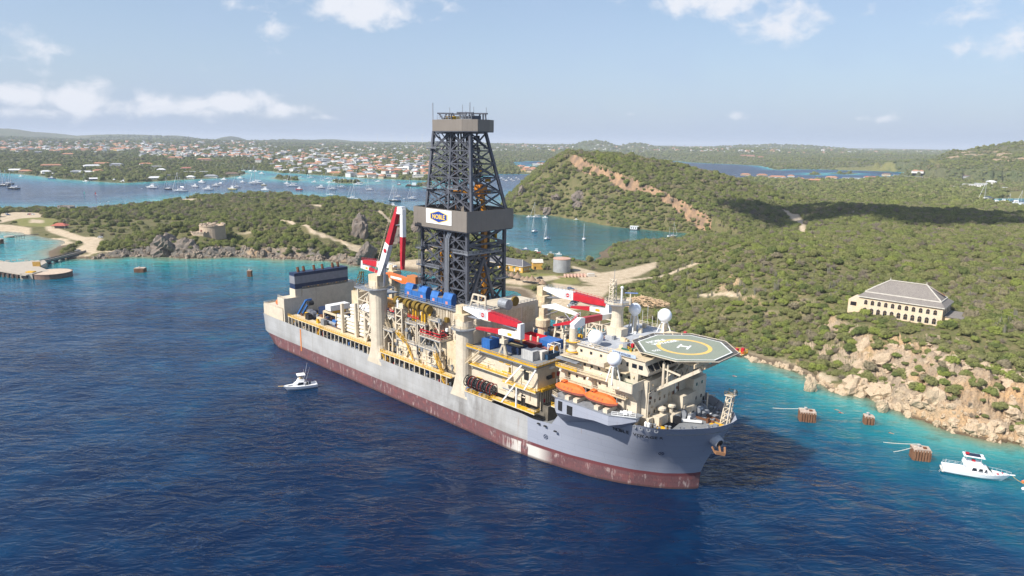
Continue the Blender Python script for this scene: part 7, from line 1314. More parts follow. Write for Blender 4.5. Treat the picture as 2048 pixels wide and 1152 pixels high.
for a, b in ((r2[0], r2[1]), (r2[1], r2[2]), (r2[2], r2[3]), (r2[3], r2[0])): MB().bar(Vector(a) + Vector((0, 0, .12)), Vector(b) + Vector((0, 0, .12)), .5, .4).build('roof_ledge', trim_m, lh)
for a, b in ((ra, rb_), (r2[0], ra), (r2[1], rb_), (r2[2], rb_), (r2[3], ra)): MB().bar(Vector(a) + Vector((0, 0, .3)), Vector(b) + Vector((0, 0, .3)), .42, .3).build('ridge', trim_m, lh)
for p in (ra, rb_): MB().cyl(p, (p[0], p[1], p[2] + 1.4), .22, 8, r2=.1).build('finial', trim_m, lh)
MB().bar((-.6, -.55, HW - .2), (LH + .6, -.55, HW - .2), .3, .45).bar((LH + .55, -.5, HW - .2), (LH + .55, WD + .5, HW - .2), .3, .45).build('eaves_cornice', trim_m, lh)
MB().add([(LH - q_ * .6 - .5, WD * .6, HW + 3), (LH - WD * .5 + 2, WD * .52, rg_ - .9), (LH - q_ * .6 - .7, WD * .78, HW + 2.6)], [(0, 1, 2)]).build('orange_tile_patch', mat('orange_tile', (.48, .15, .06), .85, var=.2), lh).location = (.25, 0, .2)
MB().box(LH + .01, LH + 7, 3, WD - 1, -4, HW - 4.4).build('side_wing', wall_m, lh); MB().box(LH, LH + 7.4, 2.6, WD - .6, HW - 4.4, HW - 4.1).build('wing_roof', tile_m, lh); MB().box(-5, -.01, 2, WD - 3, -4, HW - 2.6).build('side_wing', wall_m, lh); MB().box(-4, -1.4, 1.96, 2, HW - 5.4, HW - 3.6).build('wing_gap', MATS['dark_opening'], lh)
# ---- yellow shore house, annex, tank
c1 = gp(1045, 546, 3); c2 = gp(960, 531, 3); yx = Vector((c1 - c2)[:3]); YL = yx.length; yx.normalize(); yh = thing('yellow_house', 'long yellow shore house with dark tiled roof behind the derrick', 'house', (c2[0], c2[1], 3), math.atan2(yx.y, yx.x)); ym = mat('ochre_yellow_plaster', (.66, .38, .08), .85, var=.12); slate = mat('dark_tile', (.10, .10, .115), .8, rgb2=(.16, .15, .15), scale=.6, fine=.25)
MB().box(0, YL, 0, 9.5, -1, 4.6).build('wall', ym, yh); MB().add([(-.6, -.6, 4.6), (YL + .6, -.6, 4.6), (YL + .6, 10.1, 4.6), (-.6, 10.1, 4.6), (4, 4.75, 8.6), (YL - 4, 4.75, 8.6)], [(0, 1, 5, 4), (1, 2, 5), (2, 3, 4, 5), (3, 0, 4)]).build('roof', slate, yh)
MB().bar((-.6, -.6, 4.55), (YL + .6, -.6, 4.55), .25, .4).bar((YL + .6, -.6, 4.55), (YL + .6, 10, 4.55), .25, .4).bar((YL + .6, -.6, 4.7), (YL - 4, 4.75, 8.75), .3).build('trim', trim_m, yh)
for k in range(8): window('s', 2.5 + k * (YL - 5) / 7, 2.2 if k % 3 else 1.7, 1.5, 2.1 if k % 3 else 3.2, -.02, yh, trim_m)
for y_ in (2.4, 5, 7.4): window('f', y_, 2.3, 1.1, 1.9, YL + .02, yh, trim_m)
c3 = gp(1066, 540, 3); an_ = thing('yellow_annex', 'small yellow annex with pale gable roof beside the tank', 'house', (c3[0], c3[1] + 2, 3), R(8)); MB().box(0, 7.5, 0, 6, -1, 5).build('wall', ym, an_); MB().add([(-.3, -.3, 5), (7.8, -.3, 5), (7.8, 6.3, 5), (-.3, 6.3, 5), (-.3, 3, 7.4), (7.8, 3, 7.4)], [(0, 1, 5, 4), (2, 3, 4, 5), (0, 4, 3), (1, 2, 5)]).build('roof', trim_m, an_); piece('door', 1, 2.2, -.04, .02, -1, 2.2, MATS['dark_opening'], an_)
tk = gp(1124.5, 546, 3); TR = 6.4; tank = thing('storage_tank', 'silver riveted storage tank with rusty roof near the shore house', 'tank', (tk[0], tk[1] + TR, 3)); tm = mat('aged_tank_steel', (.42, .43, .44), .55, metal=.3, streak=.5, streak_rgb=(.30, .27, .24), scale=.4, var=.12)
for k in range(18):
    a0 = 2 * math.pi * k / 18; a1 = 2 * math.pi * (k + .985) / 18; am = (a0 + a1) / 2; P = [(TR * math.cos(a), TR * math.sin(a)) for a in (a0, am, a1)]; Q = [((TR - .1) * math.cos(a), (TR - .1) * math.sin(a)) for a in (a0, am, a1)]
    MB().loft([[(x, y, -1) for x, y in P + Q[::-1]], [(x, y, 9.6) for x, y in P + Q[::-1]]]).build('shell_plate', tm, tank)
MB().lathe([(TR - .02, 9.2), (TR + .15, 9.6), (TR + .15, 9.85), (TR * .98, 9.9), (.05, 10.5)], 28).build('roof', mat('rusty_tank_roof', (.52, .34, .26), .85, rgb2=(.36, .16, .09), scale=.5), tank)
# ---- pink ruin stalls
pk = gp(1117, 556, 3); rn = thing('pink_stall_ruin', 'row of low pink ruined stalls in front of the tank', 'ruin', (pk[0], pk[1], 3), R(12)); pm = mat('pink_plaster', (.66, .45, .36), .9, var=.15)
for k in range(7): MB().box(5 + k * 2.5, 5.35 + k * 2.5, 0, 4.4, -.5, 2.0, top=(0, 0, .6, 0)).build('partition', pm, rn)
for k in range(6): MB().box(5.35 + k * 2.5, 7.5 + k * 2.5, 4.05, 4.4, -.5, 2.0).build('back_wall', pm, rn)
MB().box(0, 5, 1.5, 1.9, -.5, .9).build('low_wall', pm, rn); MB().box(22, 27, 1, 4, -.5, 2.2).build('end_block', trim_m, rn)
# ---- thatched shelters
th = mat('dry_thatch', (.24, .165, .11), .95, rgb2=(.36, .26, .18), scale=1.2, fine=.3, bump=.15); TP = [(1012, 553), (1023, 556), (1035, 559), (1046, 563), (1054, 564), (1064, 565), (1077, 568), (1085, 572)]
for k, (x, y) in enumerate(TP):
    p = gp(x, y, 3); o = thing('thatched_shelter', 'round thatched beach shelter, %s from the left' % NTH[k], 'shelter', (p[0], p[1], 3), k * .7, 'thatched shelters along the beach'); s_ = 1 + .2 * ((k * 7) % 3 - 1)
    MB().lathe([(2.7 * s_, 1.6), (2.1 * s_, 2.4), (1.1 * s_, 3.4), (.15, 4.3 * s_)], 14).build('thatch', th, o); MB().cyl((0, 0, -.6), (0, 0, 3), .14, 7).build('post', teak, o); MB().box(-.9, .9, -.5, .5, .2, .3).build('bench', teak, o)
# ---- cars
def car(x, y, z, rz, m_, label, kind=0):
    p = gp(x, y, z); c = thing('parked_car', label, 'car', (p[0], p[1], z), rz); L = 4.4
    MB().loft([[(xx, yy * w, zz) for yy, zz in ((-.88, .32), (-.9, h), (.9, h), (.88, .32))] for xx, h, w in ((-2.2, .8, .9), (-2.05, .95, 1), (-.9, .98, 1), (.9, .98, 1), (1.9, .82, .98), (2.2, .6, .85))]).build('body', m_, c)
    MB().add([(-2.0 + .2 * kind, -.8, .95), (1.1, -.8, .98), (1.1, .8, .98), (-2.0 + .2 * kind, .8, .95), (-1.5, -.66, 1.52), (.35, -.66, 1.52), (.35, .66, 1.52), (-1.5, .66, 1.52)], [(0, 1, 5, 4), (1, 2, 6, 5), (2, 3, 7, 6), (3, 0, 4, 7)]).build('windows', glass, c); MB().box(-1.55, .4, -.68, .68, 1.5, 1.56).build('roof', m_, c)
    for xx in (-1.35, 1.35):
        for yy in (-.82, .82): MB().cyl((xx, yy - .1, .32), (xx, yy + .1, .32), .33, 12).build('wheel', tyre, c)
    for yy in (-.6, .6): MB().box(2.08, 2.2, yy - .2, yy + .2, .62, .75).build('headlight', gel, c)
    return c
silver = mat('car_silver', (.45, .46, .48), .3, metal=.5); car_blue = mat('car_blue', (.05, .10, .22), .3); car_dark = mat('car_dark', (.03, .035, .045), .3); car_white = gel
car(1079, 557.5, 3, R(175), car_dark, 'black car on the track below the storage tank'); car(1141, 578.5, 3, R(5), car_blue, 'blue and white car on the sandy road behind the crane boom')
car(1147.5, 607, 3, R(10), car_dark, 'dark car second in the parked row behind the port crane'); car(1146, 610, 3, R(10), silver, 'silver car third in the parked row behind the port crane'); car(1142, 613.5, 3, R(10), car_white, 'white car nearest the ship in the parked row'); car(1151, 604.3, 3, R(10), car_dark, 'dark car at the far end of the parked row'); car(1157, 604, 3, R(185), car_white, 'white car parked apart from the row behind the port crane')
q = gt(155, 502.5); car(155, 502.5, max(q[2], .5), R(165), silver, 'silver car at the shore end of the pier bridge'); q = gt(201, 475.5); car(201, 475.5, q[2], R(5), car_white, 'white pickup at the edge of the scrub by the bay road')
for k, (x, y, m_, lb) in enumerate(((14, 429, car_white, 'white car under the trees at the far end of the left park'), (17, 430.5, car_blue, 'blue car beside a white one in the left park'), (62, 429.5, red, 'red car in the shade at the back of the left park'), (66, 429.6, car_white, 'white car right of the red one in the left park'), (59, 429.4, car_blue, 'blue car left of the red one in the left park'))): q = gt(x, y); car(x, y, q[2], R(5), m_, lb)
# ---- fort
fp = gt(420, 472); fz = fp[2]; fort = thing('round_fort', 'ruined round stone fort tower with lower bastion on the cliff', 'fort', (fp[0], fp[1] + 6, fz)); fm_ = mat('fort_stone', (.46, .36, .26), .95, rgb2=(.28, .23, .19), scale=.35, fine=.25, bump=.08, streak=.35, streak_rgb=(.17, .14, .12)); FR = 22 / FPX * math.hypot(fp[0], fp[1])
MB().lathe([(FR * 1.05, -3), (FR, 8.2), (FR * 1.04, 8.4), (FR * 1.04, 9.0), (FR * .8, 9.0), (FR * .8, 8.0), (.05, 8.0)], 32).build('tower', fm_, fort)
for k in range(14):
    a = 2 * math.pi * k / 14; 
    if k % 5 == 3: continue
    P = [(r_ * math.cos(a + d), r_ * math.sin(a + d)) for r_, d in ((FR * 1.04, -.15), (FR * 1.04, .15), (FR * .82, .15), (FR * .82, -.15))]; MB().prism(P, 9.0, 9.9 + .25 * (k % 3)).build('merlon', fm_, fort)
bp_ = [(-FR * 1.9, -FR * .5), (-FR * 1.1, -FR * 1.25), (-FR * .2, -FR * 1.35), (FR * .15, -FR * .9), (-FR * .5, 0), (-FR * 1.75, FR * .2)]; MB().prism(bp_, -4, 3.6).build('bastion', fm_, fort)
for a, b in zip(bp_, bp_[1:] + bp_[:1]):
    a = Vector((*a, 3.6)); b = Vector((*b, 3.6)); n = max(2, int((b - a).length / 2.6))
    for k in range(n): MB().bar(a.lerp(b, (k + .1) / n) + Vector((0, 0, .5)), a.lerp(b, (k + .72) / n) + Vector((0, 0, .5)), .7, 1.0).build('merlon', fm_, fort)
MB().box(-FR * .62, -FR * .5, -FR * .92, -FR * .84, 3.4, 5.6).build('doorway', mat('dull_red_door', (.2, .07, .06), .9), fort); MB().lathe([(FR * .28, 8), (FR * .28, 10.2), (.05, 10.4)], 14).build('turret', fm_, fort)
# ---- grey shell of a house and a red roofed hut by the park
q = gt(128, 421); sq = thing('roofless_house', 'roofless two storey grey house among the park trees', 'ruin', (q[0], q[1], q[2]), R(-6)); gm_ = mat('bare_block_wall', (.30, .26, .23), .95, var=.2); W_ = 23 / FPX * math.hypot(q[0], q[1])
MB().box(-W_ / 2, W_ / 2, 0, .4, -1, 6).box(-W_ / 2, W_ / 2, 8, 8.4, -1, 6).box(-W_ / 2, -W_ / 2 + .4, .4, 8, -1, 6).box(W_ / 2 - .4, W_ / 2, .4, 8, -1, 5).build('wall', gm_, sq)
for z_ in (.6, 3.8):
    for k in range(5): piece('window', -W_ / 2 + 1.2 + k * 2.6, -W_ / 2 + 2.4 + k * 2.6, -.04, .02, z_, z_ + 1.5, MATS['dark_opening'], sq)
q = gt(117, 457); ht = thing('red_roofed_hut', 'open hut with red hipped roof beside the bay road', 'hut', (q[0], q[1], q[2]), R(5)); hm = mat('red_roof_sheet', (.40, .11, .075), .7, var=.12); W_ = 25 / FPX * math.hypot(q[0], q[1]) / 2
for a in (-1, 1):
    for b in (0, 1): MB().box(a * W_ * .8 - .15, a * W_ * .8 + .15, b * 7, b * 7 + .3, -1, 2.8).build('post', teak, ht)
MB().box(-W_ * .7, W_ * .7, 3, 7, -1, 2.4).build('counter_wall', gm_, ht); MB().add([(-W_, -1, 2.8), (W_, -1, 2.8), (W_, 8.4, 2.8), (-W_, 8.4, 2.8), (-W_ * .35, 3.7, 5.4), (W_ * .35, 3.7, 5.4)], [(0, 1, 5, 4), (1, 2, 5), (2, 3, 4, 5), (3, 0, 4), (3, 2, 1, 0)]).build('roof', hm, ht)
# ---- rocks
def rock_mesh(name, seed, m_, n=30, lump=.85):
    rr = np.random.default_rng(seed); off = rr.random(3) * 40; mb = MB(); mb.sphere((0, 0, 0), 1, n, n // 2 + 2); V = np.array(mb.v); 
    d = 1 + lump * fbm(V[:, 0] * 9 + off[0] + V[:, 2] * 5, V[:, 1] * 9 + off[1] - V[:, 2] * 7, 9, 5, .6); V *= d[:, None]; V[:, 2] = np.maximum(V[:, 2], -.8); mb.v = [tuple(v) for v in V]; return mb.mesh(name, m_)
lime = mat('limestone', (.46, .355, .24), .95, rgb2=(.27, .205, .15), scale=.7, fine=.3, bump=.2); dark_lime = mat('weathered_limestone', (.15, .13, .115), .95, rgb2=(.30, .21, .14), scale=.35, fine=.3, bump=.25)
RK = [('sea_stack', 1621, 783, 20, 26, lime, 'pale rock stack standing in the water off the limestone shore', 0), ('boulder', 1765, 823, 24, 22, lime, 'rounded boulder fallen at the foot of the shore cliff', 0), ('rock_tower', 722, 479, 36, 42, dark_lime, 'tall dark rock tower on the peninsula behind the ship stern', 1), ('rock_outcrop', 728, 531, 40, 36, dark_lime, 'dark rock outcrop on the beach behind the funnel', 0), ('rock_outcrop', 1043, 390, 20, 18, dark_lime, 'rock knob on the left shoulder of the mesa', 1), ('rock_outcrop', 1158, 401, 26, 18, dark_lime, 'grey rock outcrop in the middle of the mesa slope', 1), ('rock_outcrop', 1112, 400, 20, 12, dark_lime, 'low grey rock left of the larger mesa outcrop', 1), ('rock_outcrop', 1156, 417, 18, 12, dark_lime, 'grey rock low on the mesa slope', 1), ('rock_outcrop', 1093, 428, 18, 14, dark_lime, 'grey rock at the foot of the mesa by the boats', 1), ('rock_outcrop', 790, 492, 34, 36, dark_lime, 'grey rock face behind the raised crane boom', 1), ('rock_outcrop', 840, 470, 30, 30, dark_lime, 'grey rock left of the derrick above the road', 1), ('rock_outcrop', 330, 512, 60, 34, dark_lime, 'dark overhanging rock at the left end of the fort cliff', 0), ('rock_outcrop', 372, 512, 46, 30, dark_lime, 'dark rock below the round fort', 0)]
for k, (nm, x, y, w, h, m_, lb, g_) in enumerate(RK):
    p = gt(x, y) if g_ else gp(x, y, 0); D = math.hypot(p[0], p[1]); o = bpy.data.objects.new(nm, rock_mesh(nm, 40 + k, m_)); COL.objects.link(o); sx_ = w / 2 * D / FPX; sz_ = h * D / FPX / 1.55; o.location = (p[0], p[1] + sx_ * .4, p[2] + sz_ * .6); o.scale = (sx_, sx_ * .8, sz_); o.rotation_euler = (0, 0, k * 1.3); tag(o, lb, 'rock')
# ---- timber debris heap behind the ship
dp = gp(1285, 606, 4); rd_ = random.Random(3); mb = MB()
for k in range(420):
    a = rd_.random() * 6.28; r_ = rd_.random() ** .6 * 13; x = r_ * math.cos(a) * 1.2; y = r_ * math.sin(a) * .8; z = max(0, 4.2 * (1 - r_ / 13)) + rd_.random() * .8; b = rd_.random() * 3.14; L = 1 + rd_.random() * 3.2; d = Vector((math.cos(b), math.sin(b), rd_.uniform(-.35, .35))) * L / 2; c = Vector((x, y, z)); mb.bar(c - d, c + d, .2 + rd_.random() * .35, .15 + rd_.random() * .25)
o = mb.build('timber_debris', mat('bleached_timber', (.58, .42, .26), .9, rgb2=(.34, .23, .14), scale=.6, fine=.3), loc=(dp[0], dp[1], dp[2] - .6)); tag(o, 'heap of bleached broken timber behind the ship', None, kind='stuff')
# ---- wind turbines on the far ridge
for k, (x, yb, yt) in enumerate(((755, 283, 268), (784, 284, 270), (813, 284, 270), (845, 284, 269))):
    d = ray(x, yb); D = 7600; s_ = D / d[1]; X, Y = d[0] * s_, D; hb_ = hz(X, Y); top_ = CAM_H + (ray(x, yt)[2]) * s_; wt_ = thing('wind_turbine', 'white wind turbine on the far ridge, %s from the left' % NTH[k], 'wind turbine', (X, Y, hb_), 0, 'wind turbines on the far ridge'); H_ = top_ - hb_
    MB().cyl((0, 0, 0), (0, 0, H_), 2.6, 8, r2=1.6).build('tower', gel, wt_); MB().box(-1.8, 1.8, -4, 5, H_ - 1.6, H_ + 1.8).build('nacelle', gel, wt_)
    for j in range(3): a = j * 2.094 + k * .5; MB().bar((0, -4.5, H_), (42 * math.sin(a), -4.5, H_ + 42 * math.cos(a)), 3.0, 1.0, w2=.8).build('blade', gel, wt_)
# ---- houses of the town: one mesh each (too far off to show their parts)
def house_mesh(k, wall, roof, hip, L, W, H, rh):
    me = bpy.data.meshes.new('town_house'); vs = [(-L / 2, -W / 2, -4), (L / 2, -W / 2, -4), (L / 2, W / 2, -4), (-L / 2, W / 2, -4), (-L / 2, -W / 2, H), (L / 2, -W / 2, H), (L / 2, W / 2, H), (-L / 2, W / 2, H)]; fs = [(0, 1, 5, 4), (1, 2, 6, 5), (2, 3, 7, 6), (3, 0, 4, 7), (4, 5, 6, 7)]; mi = [0] * 5
    e_ = .7; b = len(vs); vs += [(-L / 2 - e_, -W / 2 - e_, H), (L / 2 + e_, -W / 2 - e_, H), (L / 2 + e_, W / 2 + e_, H), (-L / 2 - e_, W / 2 + e_, H), (-L / 2 + (W / 2 if hip else -e_), 0, H + rh), (L / 2 - (W / 2 if hip else -e_), 0, H + rh)]; fs += [(b, b + 1, b + 5, b + 4), (b + 1, b + 2, b + 5), (b + 2, b + 3, b + 4, b + 5), (b + 3, b, b + 4), (b + 3, b + 2, b + 1, b)]; mi += [1] * 5
    nw = int(L / 3)
    for f_ in range(1 if H < 4.5 else 2):
        for j in range(nw):
            x = -L / 2 + (j + .5) * L / nw; z = 1.0 + f_ * 3; b = len(vs); vs += [(x - .6, -W / 2 - .05, z), (x + .6, -W / 2 - .05, z), (x + .6, -W / 2 - .05, z + 1.3), (x - .6, -W / 2 - .05, z + 1.3)]; fs.append((b, b + 1, b + 2, b + 3)); mi.append(2)
    me.from_pydata(vs, [], fs); me.materials.append(wall); me.materials.append(roof); me.materials.append(glass); me.polygons.foreach_set('material_index', mi); return me
wcol = {'white': mat('house_white', (.72, .70, .66), .8, var=.06), 'cream': mat('house_cream', (.64, .53, .37), .8), 'pink': mat('house_pink', (.60, .40, .32), .8), 'grey': mat('house_grey', (.42, .42, .43), .8), 'yellow': mat('house_yellow', (.62, .44, .16), .8)}
rcol = {'orange': mat('roof_orange', (.46, .225, .135), .85, var=.15), 'red': mat('roof_red', (.36, .14, .10), .85), 'white': mat('roof_white', (.70, .70, .70), .7), 'grey': mat('roof_grey_sheet', (.30, .31, .33), .7), 'brown': mat('roof_brown', (.20, .13, .10), .85)}
HP = []
for k, (w, r_, hip, L, W, H, rh) in enumerate((('white', 'orange', 1, 14, 10, 3.6, 2.8), ('cream', 'orange', 1, 18, 11, 3.8, 3.2), ('white', 'white', 0, 15, 10, 3.4, 1.2), ('white', 'red', 1, 13, 9, 6.4, 2.6), ('pink', 'orange', 0, 14, 9, 3.6, 2.6), ('grey', 'grey', 0, 16, 10, 3.4, 1.4), ('yellow', 'orange', 1, 13, 10, 3.6, 2.8), ('white', 'grey', 1, 20, 12, 6.6, 2.4), ('white', 'orange', 0, 20, 10, 6.4, 2.8), ('cream', 'brown', 1, 15, 10, 3.6, 3.0))): HP.append((house_mesh(k, wcol[w], rcol[r_], hip, L, W, H, rh), w, r_))
HOUSE_XY = []; rh_ = random.Random(77); nh = 0
ZN = [((0, 300), (283, 300), 34, 'on the far left hillside'), ((300, 520), (284, 314), 62, 'in the far left town'), ((0, 300), (298, 306), 22, 'along the far left slope'), ((500, 640), (300, 326), 34, 'on the hillside across the lagoon'), ((600, 860), (308, 345), 74, 'in the town across the lagoon'), ((700, 860), (338, 357), 34, 'on the town waterfront across the lagoon'), ((620, 860), (288, 297), 16, 'on the wooded ridge behind the town'), ((1000, 1140), (287, 302), 26, 'on the far plain right of the derrick'), ((1040, 1110), (327, 345), 16, 'on the spit right of the derrick'), ((1240, 1480), (290, 302), 26, 'on the far plain behind the mesa'), ((1480, 1900), (294, 304), 40, 'on the far plain at the right')]
for (xa, xb), (ya, yb), n, where in ZN:
    tries = 0; k = 0
    while k < n and tries < n * 8:
        tries += 1; x = rh_.uniform(xa, xb); y = rh_.uniform(ya, yb) + (x - 1024) * .0145 * (0 if xa < 900 else .4); p = gt(x, y)
        if p[2] < .8 or math.hypot(p[0], p[1]) < 1350 or float(lookup(gsd, p[0], p[1])[0]) < 9 or any((p[0] - a) ** 2 + (p[1] - b) ** 2 < (16 if y > 305 else 26) ** 2 for a, b in HOUSE_XY): continue
        me, w, r_ = HP[rh_.choice([0, 0, 1, 1, 2, 2, 3, 4, 5, 6, 7, 8, 9])]; o = bpy.data.objects.new('town_house', me); COL.objects.link(o); s_ = rh_.uniform(.9, 1.35) * (1.5 if y < 303 else 1.15); o.location = (p[0], p[1], p[2] + .4); o.scale = (s_, s_, s_); o.rotation_euler = (0, 0, rh_.choice([0, 1.57]) + rh_.uniform(-.5, .5)); HOUSE_XY.append((p[0], p[1])); k += 1
        tag(o, '%s house with %s roof %s' % (w, r_, where), 'house', 'houses ' + where)
# nearer villas with parts
def villa(x, y, wpx, wall, roof, label, two=False, flat=False, rz=None):
    p = gt(x, y); D = math.hypot(p[0], p[1]); L = max(8, wpx * D / FPX); W = min(L * .7, 14); H = 6.2 if two else 3.6
    o = thing('villa', label, 'house', (p[0], p[1], p[2]), rz if rz is not None else -math.atan2(p[0], p[1]) + rh_.uniform(-.3, .3)); MB().box(-L / 2, L / 2, 0, W, -4, H).build('wall', wcol[wall], o); HOUSE_XY.append((p[0], p[1] + W / 2))
    if flat: MB().box(-L / 2 - .5, L / 2 + .5, -.6, W + .6, H, H + .5).build('roof', rcol[roof], o)
    else: q = min(W / 2, L * .3); MB().add([(-L / 2 - .8, -.8, H), (L / 2 + .8, -.8, H), (L / 2 + .8, W + .8, H), (-L / 2 - .8, W + .8, H), (-L / 2 + q, W / 2, H + W * .24), (L / 2 - q, W / 2, H + W * .24)], [(0, 1, 5, 4), (1, 2, 5), (2, 3, 4, 5), (3, 0, 4), (3, 2, 1, 0)]).build('roof', rcol[roof], o)
    n = max(2, int(L / 3.2))
    for f_ in range(2 if two else 1):
        for k in range(n): piece('window', -L / 2 + (k + .3) * L / n, -L / 2 + (k + .7) * L / n, -.06, .02, .8 + 3 * f_, 2.4 + 3 * f_, glass, o)
    return o
VL = [(1491, 351, 18, 'cream', 'orange', 0, 0), (1525, 352, 18, 'cream', 'orange', 0, 0), (1555, 358, 30, 'white', 'orange', 1, 0), (1582, 354, 12, 'white', 'orange', 0, 0), (1600, 360, 16, 'yellow', 'orange', 0, 0), (1628, 363, 34, 'yellow', 'orange', 0, 0), (1662, 357, 20, 'cream', 'orange', 0, 0), (1704, 358, 30, 'white', 'grey', 0, 1), (1744, 357, 28, 'white', 'red', 0, 0), (1772, 352, 14, 'cream', 'brown', 1, 0), (1795, 352, 14, 'grey', 'grey', 0, 1), (1826, 355, 34, 'grey', 'grey', 0, 1), (1835, 344, 18, 'white', 'orange', 0, 0), (1495, 313, 26, 'pink', 'red', 1, 0), (1521, 315, 12, 'pink', 'red', 0, 0), (1945, 374, 30, 'white', 'white', 1, 1), (1962, 372, 18, 'white', 'white', 1, 1), (1981, 368, 14, 'white', 'white', 1, 0), (1935, 354, 38, 'grey', 'brown', 0, 0), (1912, 376, 10, 'white', 'white', 0, 1), (2000, 378, 20, 'white', 'white', 0, 1)]
VL2 = [(186, 336, 26, 'white', 'white', 1, 0), (205, 331, 30, 'white', 'orange', 1, 0), (232, 333, 20, 'grey', 'grey', 1, 0), (104, 333, 30, 'cream', 'orange', 0, 0), (155, 346, 20, 'white', 'grey', 0, 0), (175, 347, 20, 'white', 'white', 0, 0), (293, 330, 20, 'white', 'orange', 0, 0), (315, 335, 20, 'grey', 'white', 0, 1), (350, 317, 24, 'cream', 'orange', 0, 0), (408, 322, 24, 'pink', 'orange', 1, 0), (136, 310, 18, 'cream', 'orange', 0, 0), (172, 302, 28, 'white', 'orange', 0, 0), (340, 353, 26, 'grey', 'grey', 0, 1), (312, 359, 24, 'white', 'white', 0, 0), (374, 339, 20, 'white', 'red', 0, 0), (395, 346, 44, 'white', 'white', 0, 1), (421, 355, 22, 'white', 'grey', 0, 0), (380, 357, 14, 'white', 'white', 0, 0), (322, 342, 14, 'grey', 'white', 0, 0), (30, 343, 22, 'white', 'white', 0, 0), (50, 345, 18, 'cream', 'orange', 0, 0), (94, 346, 14, 'white', 'white', 0, 0), (198, 344, 14, 'cream', 'orange', 0, 0), (465, 350, 22, 'cream', 'brown', 0, 0), (584, 333, 12, 'grey', 'grey', 1, 0), (625, 331, 22, 'grey', 'orange', 1, 0), (645, 334, 18, 'grey', 'grey', 1, 0), (671, 348, 26, 'yellow', 'orange', 0, 0), (688, 335, 24, 'white', 'white', 0, 1), (735, 347, 22, 'white', 'grey', 0, 0), (754, 328, 18, 'cream', 'orange', 1, 0), (806, 340, 30, 'white', 'white', 1, 0), (770, 338, 28, 'cream', 'orange', 1, 0), (836, 355, 22, 'white', 'white', 1, 1), (703, 309, 14, 'cream', 'orange', 1, 0), (674, 318, 12, 'white', 'white', 1, 0)]
for k, v in enumerate(sorted(VL)): villa(*v[:5], '%s villa with %s %s roof by the right hand lagoon, %s from the left' % (v[3], 'flat' if v[6] else 'pitched', v[4], NTH[k]), v[5], v[6])
for k, v in enumerate(sorted(VL2)): villa(*v[:5], '%s villa with %s %s roof on the far lagoon shore, %s from the left' % (v[3], 'flat' if v[6] else 'pitched', v[4], NTH[k]), v[5], v[6])
p = gt(190.5, 360.5); bh_ = thing('boat_house', 'boat house with white roof and blue doors at the lagoon edge', 'boat house', (p[0], p[1], 0), -math.atan2(p[0], p[1])); MB().box(-11, 11, 0, 9, -1, 4).build('wall', mat('boat_house_blue', (.05, .13, .35), .6), bh_); MB().add([(-11.6, -.6, 4), (11.6, -.6, 4), (11.6, 9.6, 4), (-11.6, 9.6, 4), (-11.6, 4.5, 6.6), (11.6, 4.5, 6.6)], [(0, 1, 5, 4), (2, 3, 4, 5), (0, 4, 3), (1, 2, 5)]).build('roof', rcol['white'], bh_)
for k in range(4): piece('door', -10 + k * 5.2, -6 + k * 5.2, -.08, .02, -1, 3.2, navy, bh_)
